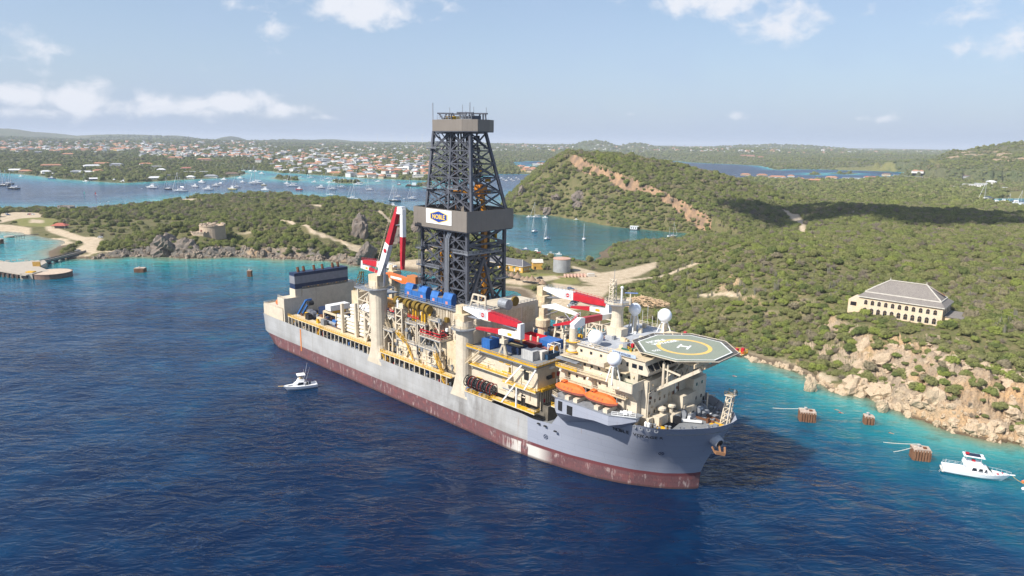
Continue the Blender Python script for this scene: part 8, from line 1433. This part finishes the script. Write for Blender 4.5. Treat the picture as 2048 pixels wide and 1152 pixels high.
# ---- people
def person(loc, rz, top, legs, label, pose='stand', holder=None):
    """one skinned body: joints with radii, clothed by material on separate tops"""
    o = thing('person', label, 'person', loc, rz); skin_m = mat('skin', (.42, .25, .16), .6, var=.05)
    if pose == 'stand': J = {'pelvis': (0, 0, .95, .15), 'chest': (0, 0, 1.32, .17), 'neck': (0, 0, 1.52, .06), 'head': (.02, 0, 1.66, .105), 'ls': (0, .2, 1.42, .07), 'le': (.05, .27, 1.15, .05), 'lh': (.16, .25, .93, .045), 'rs': (0, -.2, 1.42, .07), 're': (.04, -.28, 1.15, .05), 'rh': (.14, -.27, .93, .045), 'lk': (.03, .11, .5, .075), 'lf': (-.02, .12, .06, .055), 'lt': (.16, .13, .04, .045), 'rk': (-.02, -.11, .5, .075), 'rf': (-.06, -.12, .06, .055), 'rt': (.12, -.13, .04, .045)}
    else: J = {'pelvis': (-.5, 0, -.02, .14), 'chest': (-.1, 0, .04, .16), 'neck': (.12, 0, .1, .06), 'head': (.26, 0, .14, .105), 'ls': (.0, .2, .05, .07), 'le': (.24, .36, .02, .05), 'lh': (.5, .3, .03, .045), 'rs': (.0, -.2, .05, .07), 're': (-.16, -.42, .0, .05), 'rh': (-.3, -.5, -.05, .045), 'lk': (-.92, .12, -.05, .075), 'lf': (-1.3, .14, -.02, .055), 'lt': (-1.45, .14, 0, .045), 'rk': (-.92, -.12, .0, .075), 'rf': (-1.3, -.14, -.06, .055), 'rt': (-1.45, -.14, -.05, .045)}
    E_ = [('pelvis', 'chest'), ('chest', 'neck'), ('neck', 'head'), ('chest', 'ls'), ('ls', 'le'), ('le', 'lh'), ('chest', 'rs'), ('rs', 're'), ('re', 'rh'), ('pelvis', 'lk'), ('lk', 'lf'), ('lf', 'lt'), ('pelvis', 'rk'), ('rk', 'rf'), ('rf', 'rt')]
    def skinned(nm, names, grow, m_):
        ids = {n: i for i, n in enumerate(names)}; me = bpy.data.meshes.new(nm); me.from_pydata([J[n][:3] for n in names], [(ids[a], ids[b]) for a, b in E_ if a in ids and b in ids], []); ob = bpy.data.objects.new(nm, me); COL.objects.link(ob); ob.parent = o; md = ob.modifiers.new('skin', 'SKIN'); me.materials.append(m_)
        for i, n in enumerate(names): me.skin_vertices[0].data[i].radius = (J[n][3] * grow,) * 2
        me.skin_vertices[0].data[0].use_root = True; sbm = ob.modifiers.new('smooth', 'SUBSURF'); sbm.levels = 1; sbm.render_levels = 1; return ob
    skinned('body', list(J), 1.0, skin_m)
    if top: skinned('shirt', ['pelvis', 'chest', 'ls', 'le', 'rs', 're'], 1.18, top)
    if legs: skinned('trousers', ['pelvis', 'lk', 'lf', 'rk', 'rf'], 1.2, legs)
    h = J['head']; MB().sphere((h[0] - .02, h[1], h[2] + .04), .115, 10, 7).build('hair', mat('dark_hair', (.03, .02, .015), .7), o, smooth=True); return o
wk = mat('blue_coverall', (.03, .06, .22), .8)
person(ship_pt(190.6, 12.2, 38.8), SHIP_RZ + 1.2, wk, wk, 'person in blue coveralls standing on the ship roof deck'); person(ship_pt(120, 1.4, 16.4), SHIP_RZ + 2.6, mat('orange_coverall', (.6, .16, .03), .8), MATS['orange_coverall'], 'person in orange coveralls on the starboard walkway')
for (x, y, m_, lb) in ((1679, 825, red, 'swimmer in red between the left and middle dolphins'), (1671, 819.5, None, 'swimmer nearest the limestone shore by the left dolphin'), (1779, 866, None, 'snorkeller above the dolphin by the yacht'), (1467, 752, red, 'swimmer in red beyond the helideck')): p = gp(x, y); person((p[0], p[1], 0.05), 2.6, m_, None, lb, 'swim')
# ================================================================ vegetation
def foliage_mat(name, tint=None):
    m = bpy.data.materials.new(name); m.use_nodes = True; t = m.node_tree; t.nodes.clear(); L = t.links.new; out = N(t, 'ShaderNodeOutputMaterial'); df = N(t, 'ShaderNodeBsdfDiffuse', ins={'Roughness': .6}); tr = N(t, 'ShaderNodeBsdfTranslucent'); mx = N(t, 'ShaderNodeMixShader', ins={0: .3})
    geo = N(t, 'ShaderNodeNewGeometry'); oi = N(t, 'ShaderNodeObjectInfo')
    if tint is None:
        n1 = N(t, 'ShaderNodeTexNoise', ins={'Scale': .011, 'Detail': 4, 'Roughness': .6}); L(oi.outputs['Location'], n1.inputs['Vector'])
        f = math_n(t, 'ADD', math_n(t, 'MULTIPLY', oi.outputs['Random'], .62), math_n(t, 'MULTIPLY', math_n(t, 'SUBTRACT', n1.outputs[0], .31), 1.0))
        cr = N(t, 'ShaderNodeValToRGB'); e = cr.color_ramp.elements; e[0].position = .08; e[0].color = (.29, .245, .155, 1); e[1].position = .95; e[1].color = (.285, .31, .085, 1)
        for p_, c_ in ((.24, (.255, .25, .115)), (.42, (.165, .185, .07)), (.58, (.245, .255, .095)), (.75, (.2, .235, .074))): k = e.new(p_); k.color = (*c_, 1)
        L(f, cr.inputs[0]); base = cr.outputs[0]
    else: rgb = N(t, 'ShaderNodeRGB'); rgb.outputs[0].default_value = (*tint, 1); base = rgb.outputs[0]
    n2 = N(t, 'ShaderNodeTexNoise', ins={'Scale': .9, 'Detail': 3}); L(geo.outputs['Position'], n2.inputs['Vector']); v = N(t, 'ShaderNodeMapRange', ins={'From Min': .3, 'From Max': .7, 'To Min': .72, 'To Max': 1.3}); L(n2.outputs[0], v.inputs['Value'])
    sc = N(t, 'ShaderNodeVectorMath', operation='SCALE'); L(base, sc.inputs[0]); L(v.outputs[0], sc.inputs['Scale']); cv = N(t, 'ShaderNodeVectorMath', operation='SUBTRACT'); L(geo.outputs['Position'], cv.inputs[0]); L(oi.outputs['Location'], cv.inputs[1]); cn = N(t, 'ShaderNodeVectorMath', operation='NORMALIZE'); L(cv.outputs[0], cn.inputs[0]); ns = N(t, 'ShaderNodeVectorMath', operation='SCALE', ins={'Scale': 1.1}); L(cn.outputs[0], ns.inputs[0]); na_ = N(t, 'ShaderNodeVectorMath', operation='ADD'); L(ns.outputs[0], na_.inputs[0]); L(geo.outputs['Normal'], na_.inputs[1]); nf = N(t, 'ShaderNodeVectorMath', operation='NORMALIZE'); L(na_.outputs[0], nf.inputs[0]); L(nf.outputs[0], df.inputs['Normal']); L(sc.outputs[0], df.inputs['Color']); L(sc.outputs[0], tr.inputs['Color']); L(df.outputs[0], mx.inputs[1]); L(tr.outputs[0], mx.inputs[2]); L(mx.outputs[0], out.inputs['Surface']); return m
def crown_geo(seed, lumps, leaves, size, flat=.8):
    r = np.random.default_rng(seed); V = []; F = []; cs = []
    for k in range(lumps):
        a = r.random() * 6.28; d = r.random() ** .5 * .62; cs.append((d * math.cos(a), d * math.sin(a), .42 + r.random() * .5 - d * .3, .30 + r.random() * .26))
    cs.append((0, 0, .55, .55))
    tot_ = sum(c[3] ** 2 for c in cs)
    for (cx, cy, cz, cr_) in cs:
        n = max(6, int(leaves * cr_ ** 2 / tot_)); u = r.normal(size=(n, 3)); u /= np.linalg.norm(u, axis=1)[:, None]; u[:, 2] = np.where(u[:, 2] < -.45, -u[:, 2], u[:, 2])
        P = np.array([cx, cy, cz]) + u * cr_ * r.uniform(.8, 1.12, (n, 1)); nn = u + r.normal(size=(n, 3)) * .4; nn /= np.linalg.norm(nn, axis=1)[:, None]; a = np.cross(nn, r.normal(size=(n, 3))); a /= np.linalg.norm(a, axis=1)[:, None]; b = np.cross(nn, a); s = size * r.uniform(.6, 1.35, (n, 1))
        for k in range(n):
            o = len(V); V += [P[k] - a[k] * s[k] * .5 - b[k] * s[k] * .35, P[k] + a[k] * s[k] * .55 - b[k] * s[k] * .2, P[k] + a[k] * s[k] * .1 + b[k] * s[k] * .6]; F.append((o, o + 1, o + 2))
            V.append(P[k] - a[k] * s[k] * .55 + b[k] * s[k] * .35); F.append((o, o + 2, o + 3))
        c = MB().sphere((cx, cy, cz), cr_ * .8, 7, 5); o = len(V); V += c.v; F += [tuple(i + o for i in f) for f in c.f]
    V = np.array(V); V[:, 2] *= flat; return V, F
def crown_mesh(geo_, m): me = bpy.data.meshes.new('crown'); me.from_pydata([tuple(v) for v in geo_[0]], [], geo_[1]); me.materials.append(m); return me
NEARG = [crown_geo(s, l, 560, .17, f) for s, l, f in ((1, 8, .85), (2, 11, .7), (3, 7, 1.0), (4, 10, .62))]; FARG = [crown_geo(s, 5, 120, .34, f) for s, f in ((11, .8), (12, .65), (13, .95))]
fol = foliage_mat('scrub_foliage')
# ---- where things grow
rv = np.random.default_rng(5)
BANDS = [(170, 430, 2.5), (430, 820, 3.1), (820, 1400, 4.3), (1400, 2700, 9.0), (2700, 5200, 17), (5200, 9200, 30)]
PX, PY, PRD = [], [], []
for (r0, r1, sp) in BANDS:
    n = int(.5 * (r1 ** 2 - r0 ** 2) * R(86) / sp ** 2); a = rv.uniform(-R(43), R(43), n); r = np.sqrt(rv.uniform(r0 ** 2, r1 ** 2, n)); PX.append(r * np.sin(a)); PY.append(r * np.cos(a)); PRD.append(sp * (.70 if r1 < 1500 else .5 if r1 < 3000 else .3) * rv.lognormal(0, .42, n).clip(.4, 1.75))
vx = np.concatenate(PX); vy = np.concatenate(PY); vr = np.concatenate(PRD)
vs_ = lookup(gsd, vx, vy); vrk = lookup(grk, vx, vy); vh = lookup(gh, vx, vy); vc = np.maximum(lookup(sandw, vx, vy), lookup(lawnw, vx, vy)); D_ = np.hypot(vx, vy)
for dd in (.006, .012, .018, .024): vc = np.where(D_ > 350, np.maximum(vc, lookup(sandw, vx * (1 + dd), vy * (1 + dd))), vc)
flat_in = sdist(FLAT, vx, vy) > 0; lowleft = (vx < -205) & (vy < 780) & (vh < 2.75)
ok = (vs_ > np.where(D_ < 700, 4, 1.5)) & (vc < .25) & (rv.random(len(vx)) > np.clip(vrk * 1.0 - .3, 0, .38)) & (~flat_in | (rv.random(len(vx)) < .10)) & (~lowleft | (rv.random(len(vx)) < .13)) & (vh > .5)
town = (D_ > 1500) & (rv.random(len(vx)) < .12); ok &= ~town
patch = fbm(vx, vy, 45, 3); ok &= (rv.random(len(vx)) < np.clip(1.3 + patch * 1.6, .4, 1)) | (D_ > 1500)
if HOUSE_XY:
    H_ = np.array(HOUSE_XY); cell = {}
    for a, b in H_: cell.setdefault((int(a // 40), int(b // 40)), []).append((a, b))
    for i in np.nonzero(ok & (D_ > 1100))[0]:
        cx, cy = int(vx[i] // 40), int(vy[i] // 40)
        for dx in (-1, 0, 1):
            for dy in (-1, 0, 1):
                for a, b in cell.get((cx + dx, cy + dy), ()):
                    if abs(a - vx[i]) < 12 and -44 < vy[i] - b < 9: ok[i] = False
def keep_off(cx, cy, rad):
    global ok
    ok &= np.hypot(vx - cx, vy - cy) > rad + vr * .6
cxm = A_ + (B_ - A_) / 2
lhx = (vx - A_[0]) * ax_.x + (vy - A_[1]) * ax_.y; lhy = -(vx - A_[0]) * ax_.y + (vy - A_[1]) * ax_.x
ok &= ~((lhx > -7) & (lhx < LH + 9) & (lhy > -2.6) & (lhy < WD + 2)); low_front = (lhx > -2) & (lhx < LH + 3) & (lhy > -14) & (lhy <= -2.6)
keep_off(tk[0], tk[1] + TR, TR + 1.5); keep_off(fp[0], fp[1] + 4, 13); keep_off(dp[0], dp[1], 12); keep_off(*gt(117, 457)[:2], 9); keep_off(*gt(128, 420)[:2], 9)
for u in np.linspace(0, 1, 7): keep_off(*(c2[:2] + (c1 - c2)[:2] * u + np.array([2, 5])), 8)
for (x, y) in TP: keep_off(*gp(x, y, 3)[:2], 3.5)
px_, py_, w_ = project(np.stack([vx, vy, vh], -1)); ok &= (px_ > -220) & (px_ < 2270) & (py_ < 1000)
vx, vy, vr, vh, D_, px_, py_, lf_ = [a[ok] for a in (vx, vy, vr, vh, D_, px_, py_, low_front)]
vr = np.where(lf_, np.minimum(vr, np.where(px_ < 1800, 3.0, 1.7)), vr); vr = np.clip(vr, .8, 40)
# ---- the 300 that show largest: single trees and shrubs
size = vr / D_ * ((px_ > 0) & (px_ < 2048) & (py_ > 300) & (py_ < 900)); order = np.argsort(-size); big = order[:300]; rest = np.ones(len(vx), bool); rest[big] = False
TINT = [('olive', (.225, .23, .092)), ('bright green', (.245, .28, .074)), ('dark green', (.14, .17, .06)), ('grey brown', (.27, .235, .155))]
TM = [[crown_mesh(g, m_) for g in NEARG] for m_ in [foliage_mat('foliage_' + n.replace(' ', '_'), c) for n, c in TINT]]
bark = mat('dry_bark', (.17, .13, .10), .9, var=.2); tb = MB().cyl((0, 0, -.5), (.04, .02, .45), .075, 6, r2=.05)
for a in range(3): tb.cyl((.03, .01, .25), (.35 * math.cos(a * 2.1), .35 * math.sin(a * 2.1), .62), .045, 5, r2=.02)
TRK = tb.mesh('trunk', bark)
rt_ = random.Random(8)
def where_is(x, y):
    if (x - BLD[0]) ** 2 + (y - BLD[1]) ** 2 < 38 ** 2: return 'close to the deserted landhouse'
    if x < -60: return 'on the fort peninsula'
    if y < 300: return 'on the right hand limestone slope'
    if y < 360: return 'on the coast slope above the ship bow'
    return 'on the upland behind the landhouse'
for i in big:
    k = rt_.choices((0, 1, 2, 3), (4, 2, 3, 1.4))[0]; g = rt_.randrange(4); big_ = vr[i] > 2.2
    o = thing('scrub_tree' if big_ else 'scrub_bush', '%s %s %s' % (TINT[k][0], 'thorn tree' if big_ else 'thorn bush', where_is(vx[i], vy[i])), 'tree' if big_ else 'bush', (vx[i], vy[i], vh[i] - .25), rt_.random() * 6.28, 'thorn trees and bushes on the near slopes'); s_ = vr[i]; o.scale = (s_, s_, s_ * rt_.uniform(.85, 1.2))
    for nm, me in (('crown', TM[k][g]), ('trunk', TRK)): c = bpy.data.objects.new(nm, me); COL.objects.link(c); c.parent = o
# ---- the rest as scrub
dry_m = mat('dry_branches', (.27, .225, .17), .95, var=.2)
def dry_mesh(seed):
    r = random.Random(seed); mb = MB()
    for k in range(34):
        a = r.random() * 6.28; e_ = .35 + r.random() * 1.1; b = Vector((r.uniform(-.15, .15), r.uniform(-.15, .15), 0)); d = Vector((math.cos(a) * math.cos(e_), math.sin(a) * math.cos(e_), math.sin(e_))); L_ = .7 + r.random() * .5; mb.bar(b, b + d * L_, .05, w2=.02)
        for j in range(3): c = b + d * L_ * (.5 + .2 * j); q = Vector((r.uniform(-1, 1), r.uniform(-1, 1), r.uniform(-.2, 1))).normalized() * .3; mb.bar(c, c + q, .035, w2=.015)
    return mb.mesh('dry_shrub', dry_m)
def scatter(name, idx, geos, label, zoff):
    if isinstance(geos, bpy.types.Collection): pc = geos; geos = list(pc.objects)
    else:
        pc = bpy.data.collections.new(name + '_kinds')
        for k, g in enumerate(geos): pc.objects.link(bpy.data.objects.new('%s_kind_%02d' % (name, k), g if isinstance(g, bpy.types.Mesh) else crown_mesh(g, fol)))
    me = bpy.data.meshes.new(name); n = len(idx); me.vertices.add(n); me.vertices.foreach_set('co', np.stack([vx[idx], vy[idx], vh[idx] - zoff * vr[idx]], -1).astype(np.float32).ravel())
    for nm, tp, v in (('size', 'FLOAT', vr[idx]), ('turn', 'FLOAT', rv.uniform(0, 6.28, n)), ('tall', 'FLOAT', vr[idx] * rv.uniform(.75, 1.25, n)), ('sort', 'INT', rv.integers(0, len(geos), n))): at = me.attributes.new(nm, tp, 'POINT'); at.data.foreach_set('value', v.astype(np.int32 if tp == 'INT' else np.float32))
    o = bpy.data.objects.new(name, me); COL.objects.link(o); ng = bpy.data.node_groups.new(name, 'GeometryNodeTree'); ng.interface.new_socket('Geometry', in_out='INPUT', socket_type='NodeSocketGeometry'); ng.interface.new_socket('Geometry', in_out='OUTPUT', socket_type='NodeSocketGeometry'); L = ng.links.new
    gi = ng.nodes.new('NodeGroupInput'); go = ng.nodes.new('NodeGroupOutput'); ip = ng.nodes.new('GeometryNodeInstanceOnPoints'); ci = ng.nodes.new('GeometryNodeCollectionInfo'); ci.inputs['Collection'].default_value = pc; ci.inputs['Separate Children'].default_value = True; ci.inputs['Reset Children'].default_value = True; ip.inputs['Pick Instance'].default_value = True
    def na(nm, tp): a = ng.nodes.new('GeometryNodeInputNamedAttribute'); a.data_type = tp; a.inputs['Name'].default_value = nm; return a.outputs['Attribute']
    cr = ng.nodes.new('ShaderNodeCombineXYZ'); L(na('turn', 'FLOAT'), cr.inputs[2]); cs = ng.nodes.new('ShaderNodeCombineXYZ'); s_ = na('size', 'FLOAT'); L(s_, cs.inputs[0]); L(s_, cs.inputs[1]); L(na('tall', 'FLOAT'), cs.inputs[2])
    L(gi.outputs[0], ip.inputs['Points']); L(ci.outputs[0], ip.inputs['Instance']); L(na('sort', 'INT'), ip.inputs['Instance Index']); L(cr.outputs[0], ip.inputs['Rotation']); L(cs.outputs[0], ip.inputs['Scale']); L(ip.outputs[0], go.inputs[0]); md = o.modifiers.new('scatter', 'NODES'); md.node_group = ng
    return tag(o, label, None, kind='stuff')
nr_ = np.nonzero(rest & (D_ < 1300))[0]; fr_ = np.nonzero(rest & (D_ >= 1300))[0]
scatter('thorn_scrub', nr_, NEARG * 3 + [dry_mesh(1), dry_mesh(2)], 'dense thorn scrub covering the peninsula, mesa and upland', .12); scatter('distant_woodland', fr_, FARG, 'distant woodland and mangroves round the lagoon', .15)
print('VEG', len(nr_), len(fr_))
# ---- limestone rubble along the shore
def scatter_rocks(left, m_):
    n = 26000 if left else 36000; a = rv.uniform(R(-32), R(-10), n) if left else rv.uniform(R(15), R(42), n); r = np.where(a > 0, np.sqrt(rv.uniform(170 ** 2, 420 ** 2, n)), np.sqrt(rv.uniform(470 ** 2, 640 ** 2, n))); x = r * np.sin(a); y = r * np.cos(a); s = lookup(gsd, x, y); k = lookup(grk, x, y); m = (s > -1.0) & (s < 34) & (k + (s < 1) * .4 > .42) & (rv.random(n) < np.where(s < 4, .42, .075)); x, y, r = x[m], y[m], r[m]; h = np.maximum(lookup(gh, x, y), -.3); sz = rv.lognormal(-.1, .6, len(x)).clip(.35, 3.6); print('RUBBLE', len(x))
    pc = bpy.data.collections.new('rubble_kinds'); mb_ = [rock_mesh('rubble', 90 + q, m_, 14, 1.15) for q in range(4)]
    for q, me in enumerate(mb_): pc.objects.link(bpy.data.objects.new('rubble_kind_%d' % q, me))
    return x, y, h, sz, pc
_keep = (vx, vy, vh, vr)
for lf, mm_, nm_, lb_ in ((0, lime, 'limestone_rubble', 'broken pale limestone rubble along the right hand shore'), (1, mat('dark_cliff_rock', (.20, .165, .135), .95, rgb2=(.36, .26, .17), scale=.25, fine=.3, bump=.25), 'cliff_rubble', 'dark broken rock along the foot of the fort cliff')):
    vx, vy, vh, vr, rpc = scatter_rocks(lf, mm_); scatter(nm_, np.arange(len(vx)), rpc, lb_, .5)
vx, vy, vh, vr = _keep
# ---- the many small houses of the far town beyond those that can be told apart
def far_town():
    xs, ys = [], []
    for (xa, xb), (ya, yb), n in (((-20, 300), (280, 300), 330), ((280, 540), (283, 314), 380), ((540, 870), (294, 345), 380), ((870, 1150), (288, 302), 120), ((1180, 1900), (289, 303), 300)):
        for _ in range(n):
            x = rk_.uniform(xa, xb); y = rk_.uniform(ya, yb) + max(0, x - 1100) * .004; p = gt(x, y)
            if p[2] > 1 and math.hypot(p[0], p[1]) > 1400 and float(lookup(gsd, p[0], p[1])[0]) > 8: xs.append(p[0]); ys.append(p[1])
    pc = bpy.data.collections.new('town_kinds')
    for q, (me, w, r_) in enumerate([HP[i] for i in (0, 2, 2, 2, 5, 7, 2, 5, 1, 2)]): pc.objects.link(bpy.data.objects.new('town_kind_%d' % q, me))
    x = np.array(xs); y = np.array(ys); return x, y, np.maximum(lookup(gh, x, y), 0) + 1.0, np.array([rk_.uniform(.8, 1.4) for _ in xs]), pc
rk_ = random.Random(31); rx_, ry_, rh2, rs_, rpc = far_town(); vx, vy, vh, vr = rx_, ry_, rh2, rs_
scatter('town_houses', np.arange(len(rx_)), rpc, 'mass of small pale houses of the far town', 0); vx, vy, vh, vr = _keep
# ---- columnar cacti
cm_ = mat('cactus_grey_green', (.21, .20, .15), .8, var=.15)
def cactus_mesh(seed):
    r = random.Random(seed); mb = MB()
    for k in range(r.randint(7, 11)):
        a = r.random() * 6.28; d = .3 + r.random() * .9; h = 2.2 + r.random() * 2.6; b = (d * math.cos(a) * .5, d * math.sin(a) * .5, -.4); mb.cyl(b, (d * math.cos(a), d * math.sin(a), h), .13, 6, r2=.08)
    return mb.mesh('columnar_cactus', cm_)
CM = [cactus_mesh(s) for s in range(4)]
spots = [(rk_.gauss(a, b), rk_.gauss(c, d)) for a, b, c, d, n in ((1420, 60, 575, 14, 22), (1350, 30, 545, 10, 10), (1520, 60, 590, 12, 18), (1670, 14, 585, 12, 8), (1980, 40, 580, 16, 14), (2010, 20, 650, 14, 8), (1620, 60, 545, 14, 12)) for _ in range(n)]
for k, (x, y) in enumerate(spots):
    p = gt(x, y)
    if p[2] < 4 or math.hypot(p[0] - BLD[0], p[1] - BLD[1]) < 22: continue
    o = bpy.data.objects.new('columnar_cactus', CM[k % 4]); COL.objects.link(o); o.location = p; o.rotation_euler = (0, 0, k * 1.1); s_ = .55 + (k % 5) * .1; o.scale = (s_,) * 3; tag(o, 'grey green columnar cactus clump ' + ('behind the landhouse' if x > 1700 else 'on the upland above the ship'), 'cactus', 'columnar cacti among the scrub')
# ---- small palms by the yellow house
pf_ = mat('palm_frond', (.10, .13, .04), .7, var=.2)
for k, (x, y) in enumerate(((1027, 545), (1010, 541), (1062, 549))):
    p = gp(x, y, 3); o = thing('palm_tree', 'small palm in front of the yellow house, %s from the left' % NTH[[1, 0, 2][k]], 'palm', (p[0], p[1] - 1, 3), k); MB().cyl((0, 0, -.5), (.2, .1, 4.2), .2, 7, r2=.13).build('trunk', bark, o); mb = MB()
    for j in range(13):
        a = j * 2.4; el_ = .9 - (j % 5) * .3; b = Vector((.2, .1, 4.2)); d = Vector((math.cos(a), math.sin(a), 0)); pp = [b + d * (t_ * 2.0) + Vector((0, 0, el_ * t_ * 1.4 - 1.5 * t_ * t_)) for t_ in (0, .35, .7, 1)]; sd_ = Vector((-d.y, d.x, 0))
        for u, v, w0, w1 in zip(pp[:-1], pp[1:], (.1, .4, .3), (.4, .3, .04)): mb.add([u - sd_ * w0, u + sd_ * w0, v + sd_ * w1, v - sd_ * w1], [(0, 1, 2, 3)])
    mb.build('fronds', pf_, o)
# ================================================================ cloud whose shadow lies on the upland, and the haze
def cloud(gx_, gy_, hx_, hy_, alt, seed):
    r = random.Random(seed); mb = MB(); sh = alt / math.tan(SUN_EL); cx, cy = gx_ - math.cos(SUN_AZ) * sh, gy_ - math.sin(SUN_AZ) * sh
    for k in range(95):
        a = r.random() * 6.28; d = r.random() ** .5; mb.sphere((hx_ * d * math.cos(a), hy_ * d * math.sin(a), r.uniform(0, 60) * (1 - d)), r.uniform(.16, .30) * min(hx_, hy_), 14, 9, (1, 1, .55))
    o = mb.build('cloud', mat('cloud_white', (.9, .9, .92), 1.0, var=.02), smooth=True, loc=(cx, cy, alt)); return tag(o, 'drifting cumulus cloud above the upland', None, kind='structure')
cloud(560, 790, 270, 150, 1500, 4)
hz_m = bpy.data.materials.new('haze'); hz_m.use_nodes = True; ht_ = hz_m.node_tree; ht_.nodes.clear(); pv = N(ht_, 'ShaderNodeVolumePrincipled', ins={'Color': (.80, .88, 1, 1), 'Density': 6.5e-5, 'Anisotropy': .0}); ho = N(ht_, 'ShaderNodeOutputMaterial'); ht_.links.new(pv.outputs[0], ho.inputs['Volume'])
hb_ = MB().box(-80000, 80000, -1500, 95000, -9, 240).build('haze', hz_m); tag(hb_, 'thin sea haze over the far country', None, kind='stuff')
# ================================================================ each look-alike gets its place: counted from the left as seen from the water
def ordinal(n):
    ones = ['', 'first', 'second', 'third', 'fourth', 'fifth', 'sixth', 'seventh', 'eighth', 'ninth', 'tenth', 'eleventh', 'twelfth', 'thirteenth', 'fourteenth', 'fifteenth', 'sixteenth', 'seventeenth', 'eighteenth', 'nineteenth']
    if n < 20: return ones[n]
    tens = ['', '', 'twenty', 'thirty', 'forty', 'fifty', 'sixty', 'seventy', 'eighty', 'ninety'][n // 10 % 10]; full = {'twenty': 'twentieth', 'thirty': 'thirtieth', 'forty': 'fortieth', 'fifty': 'fiftieth', 'sixty': 'sixtieth', 'seventy': 'seventieth', 'eighty': 'eightieth', 'ninety': 'ninetieth'}
    return full[tens] if n % 10 == 0 else tens + '-' + ones[n % 10]
same = {}
for o in scene.objects:
    if o.parent is None and 'label' in o and 'category' in o: same.setdefault(o['label'], []).append(o)
for lb, obs in same.items():
    if 1 < len(obs) < 100:
        for k, o in enumerate(sorted(obs, key=lambda o: project([tuple(o.location)])[0][0])): o['label'] = lb + ', ' + ordinal(k + 1) + (' from the left' if len(lb.split()) < 13 else ' from left')
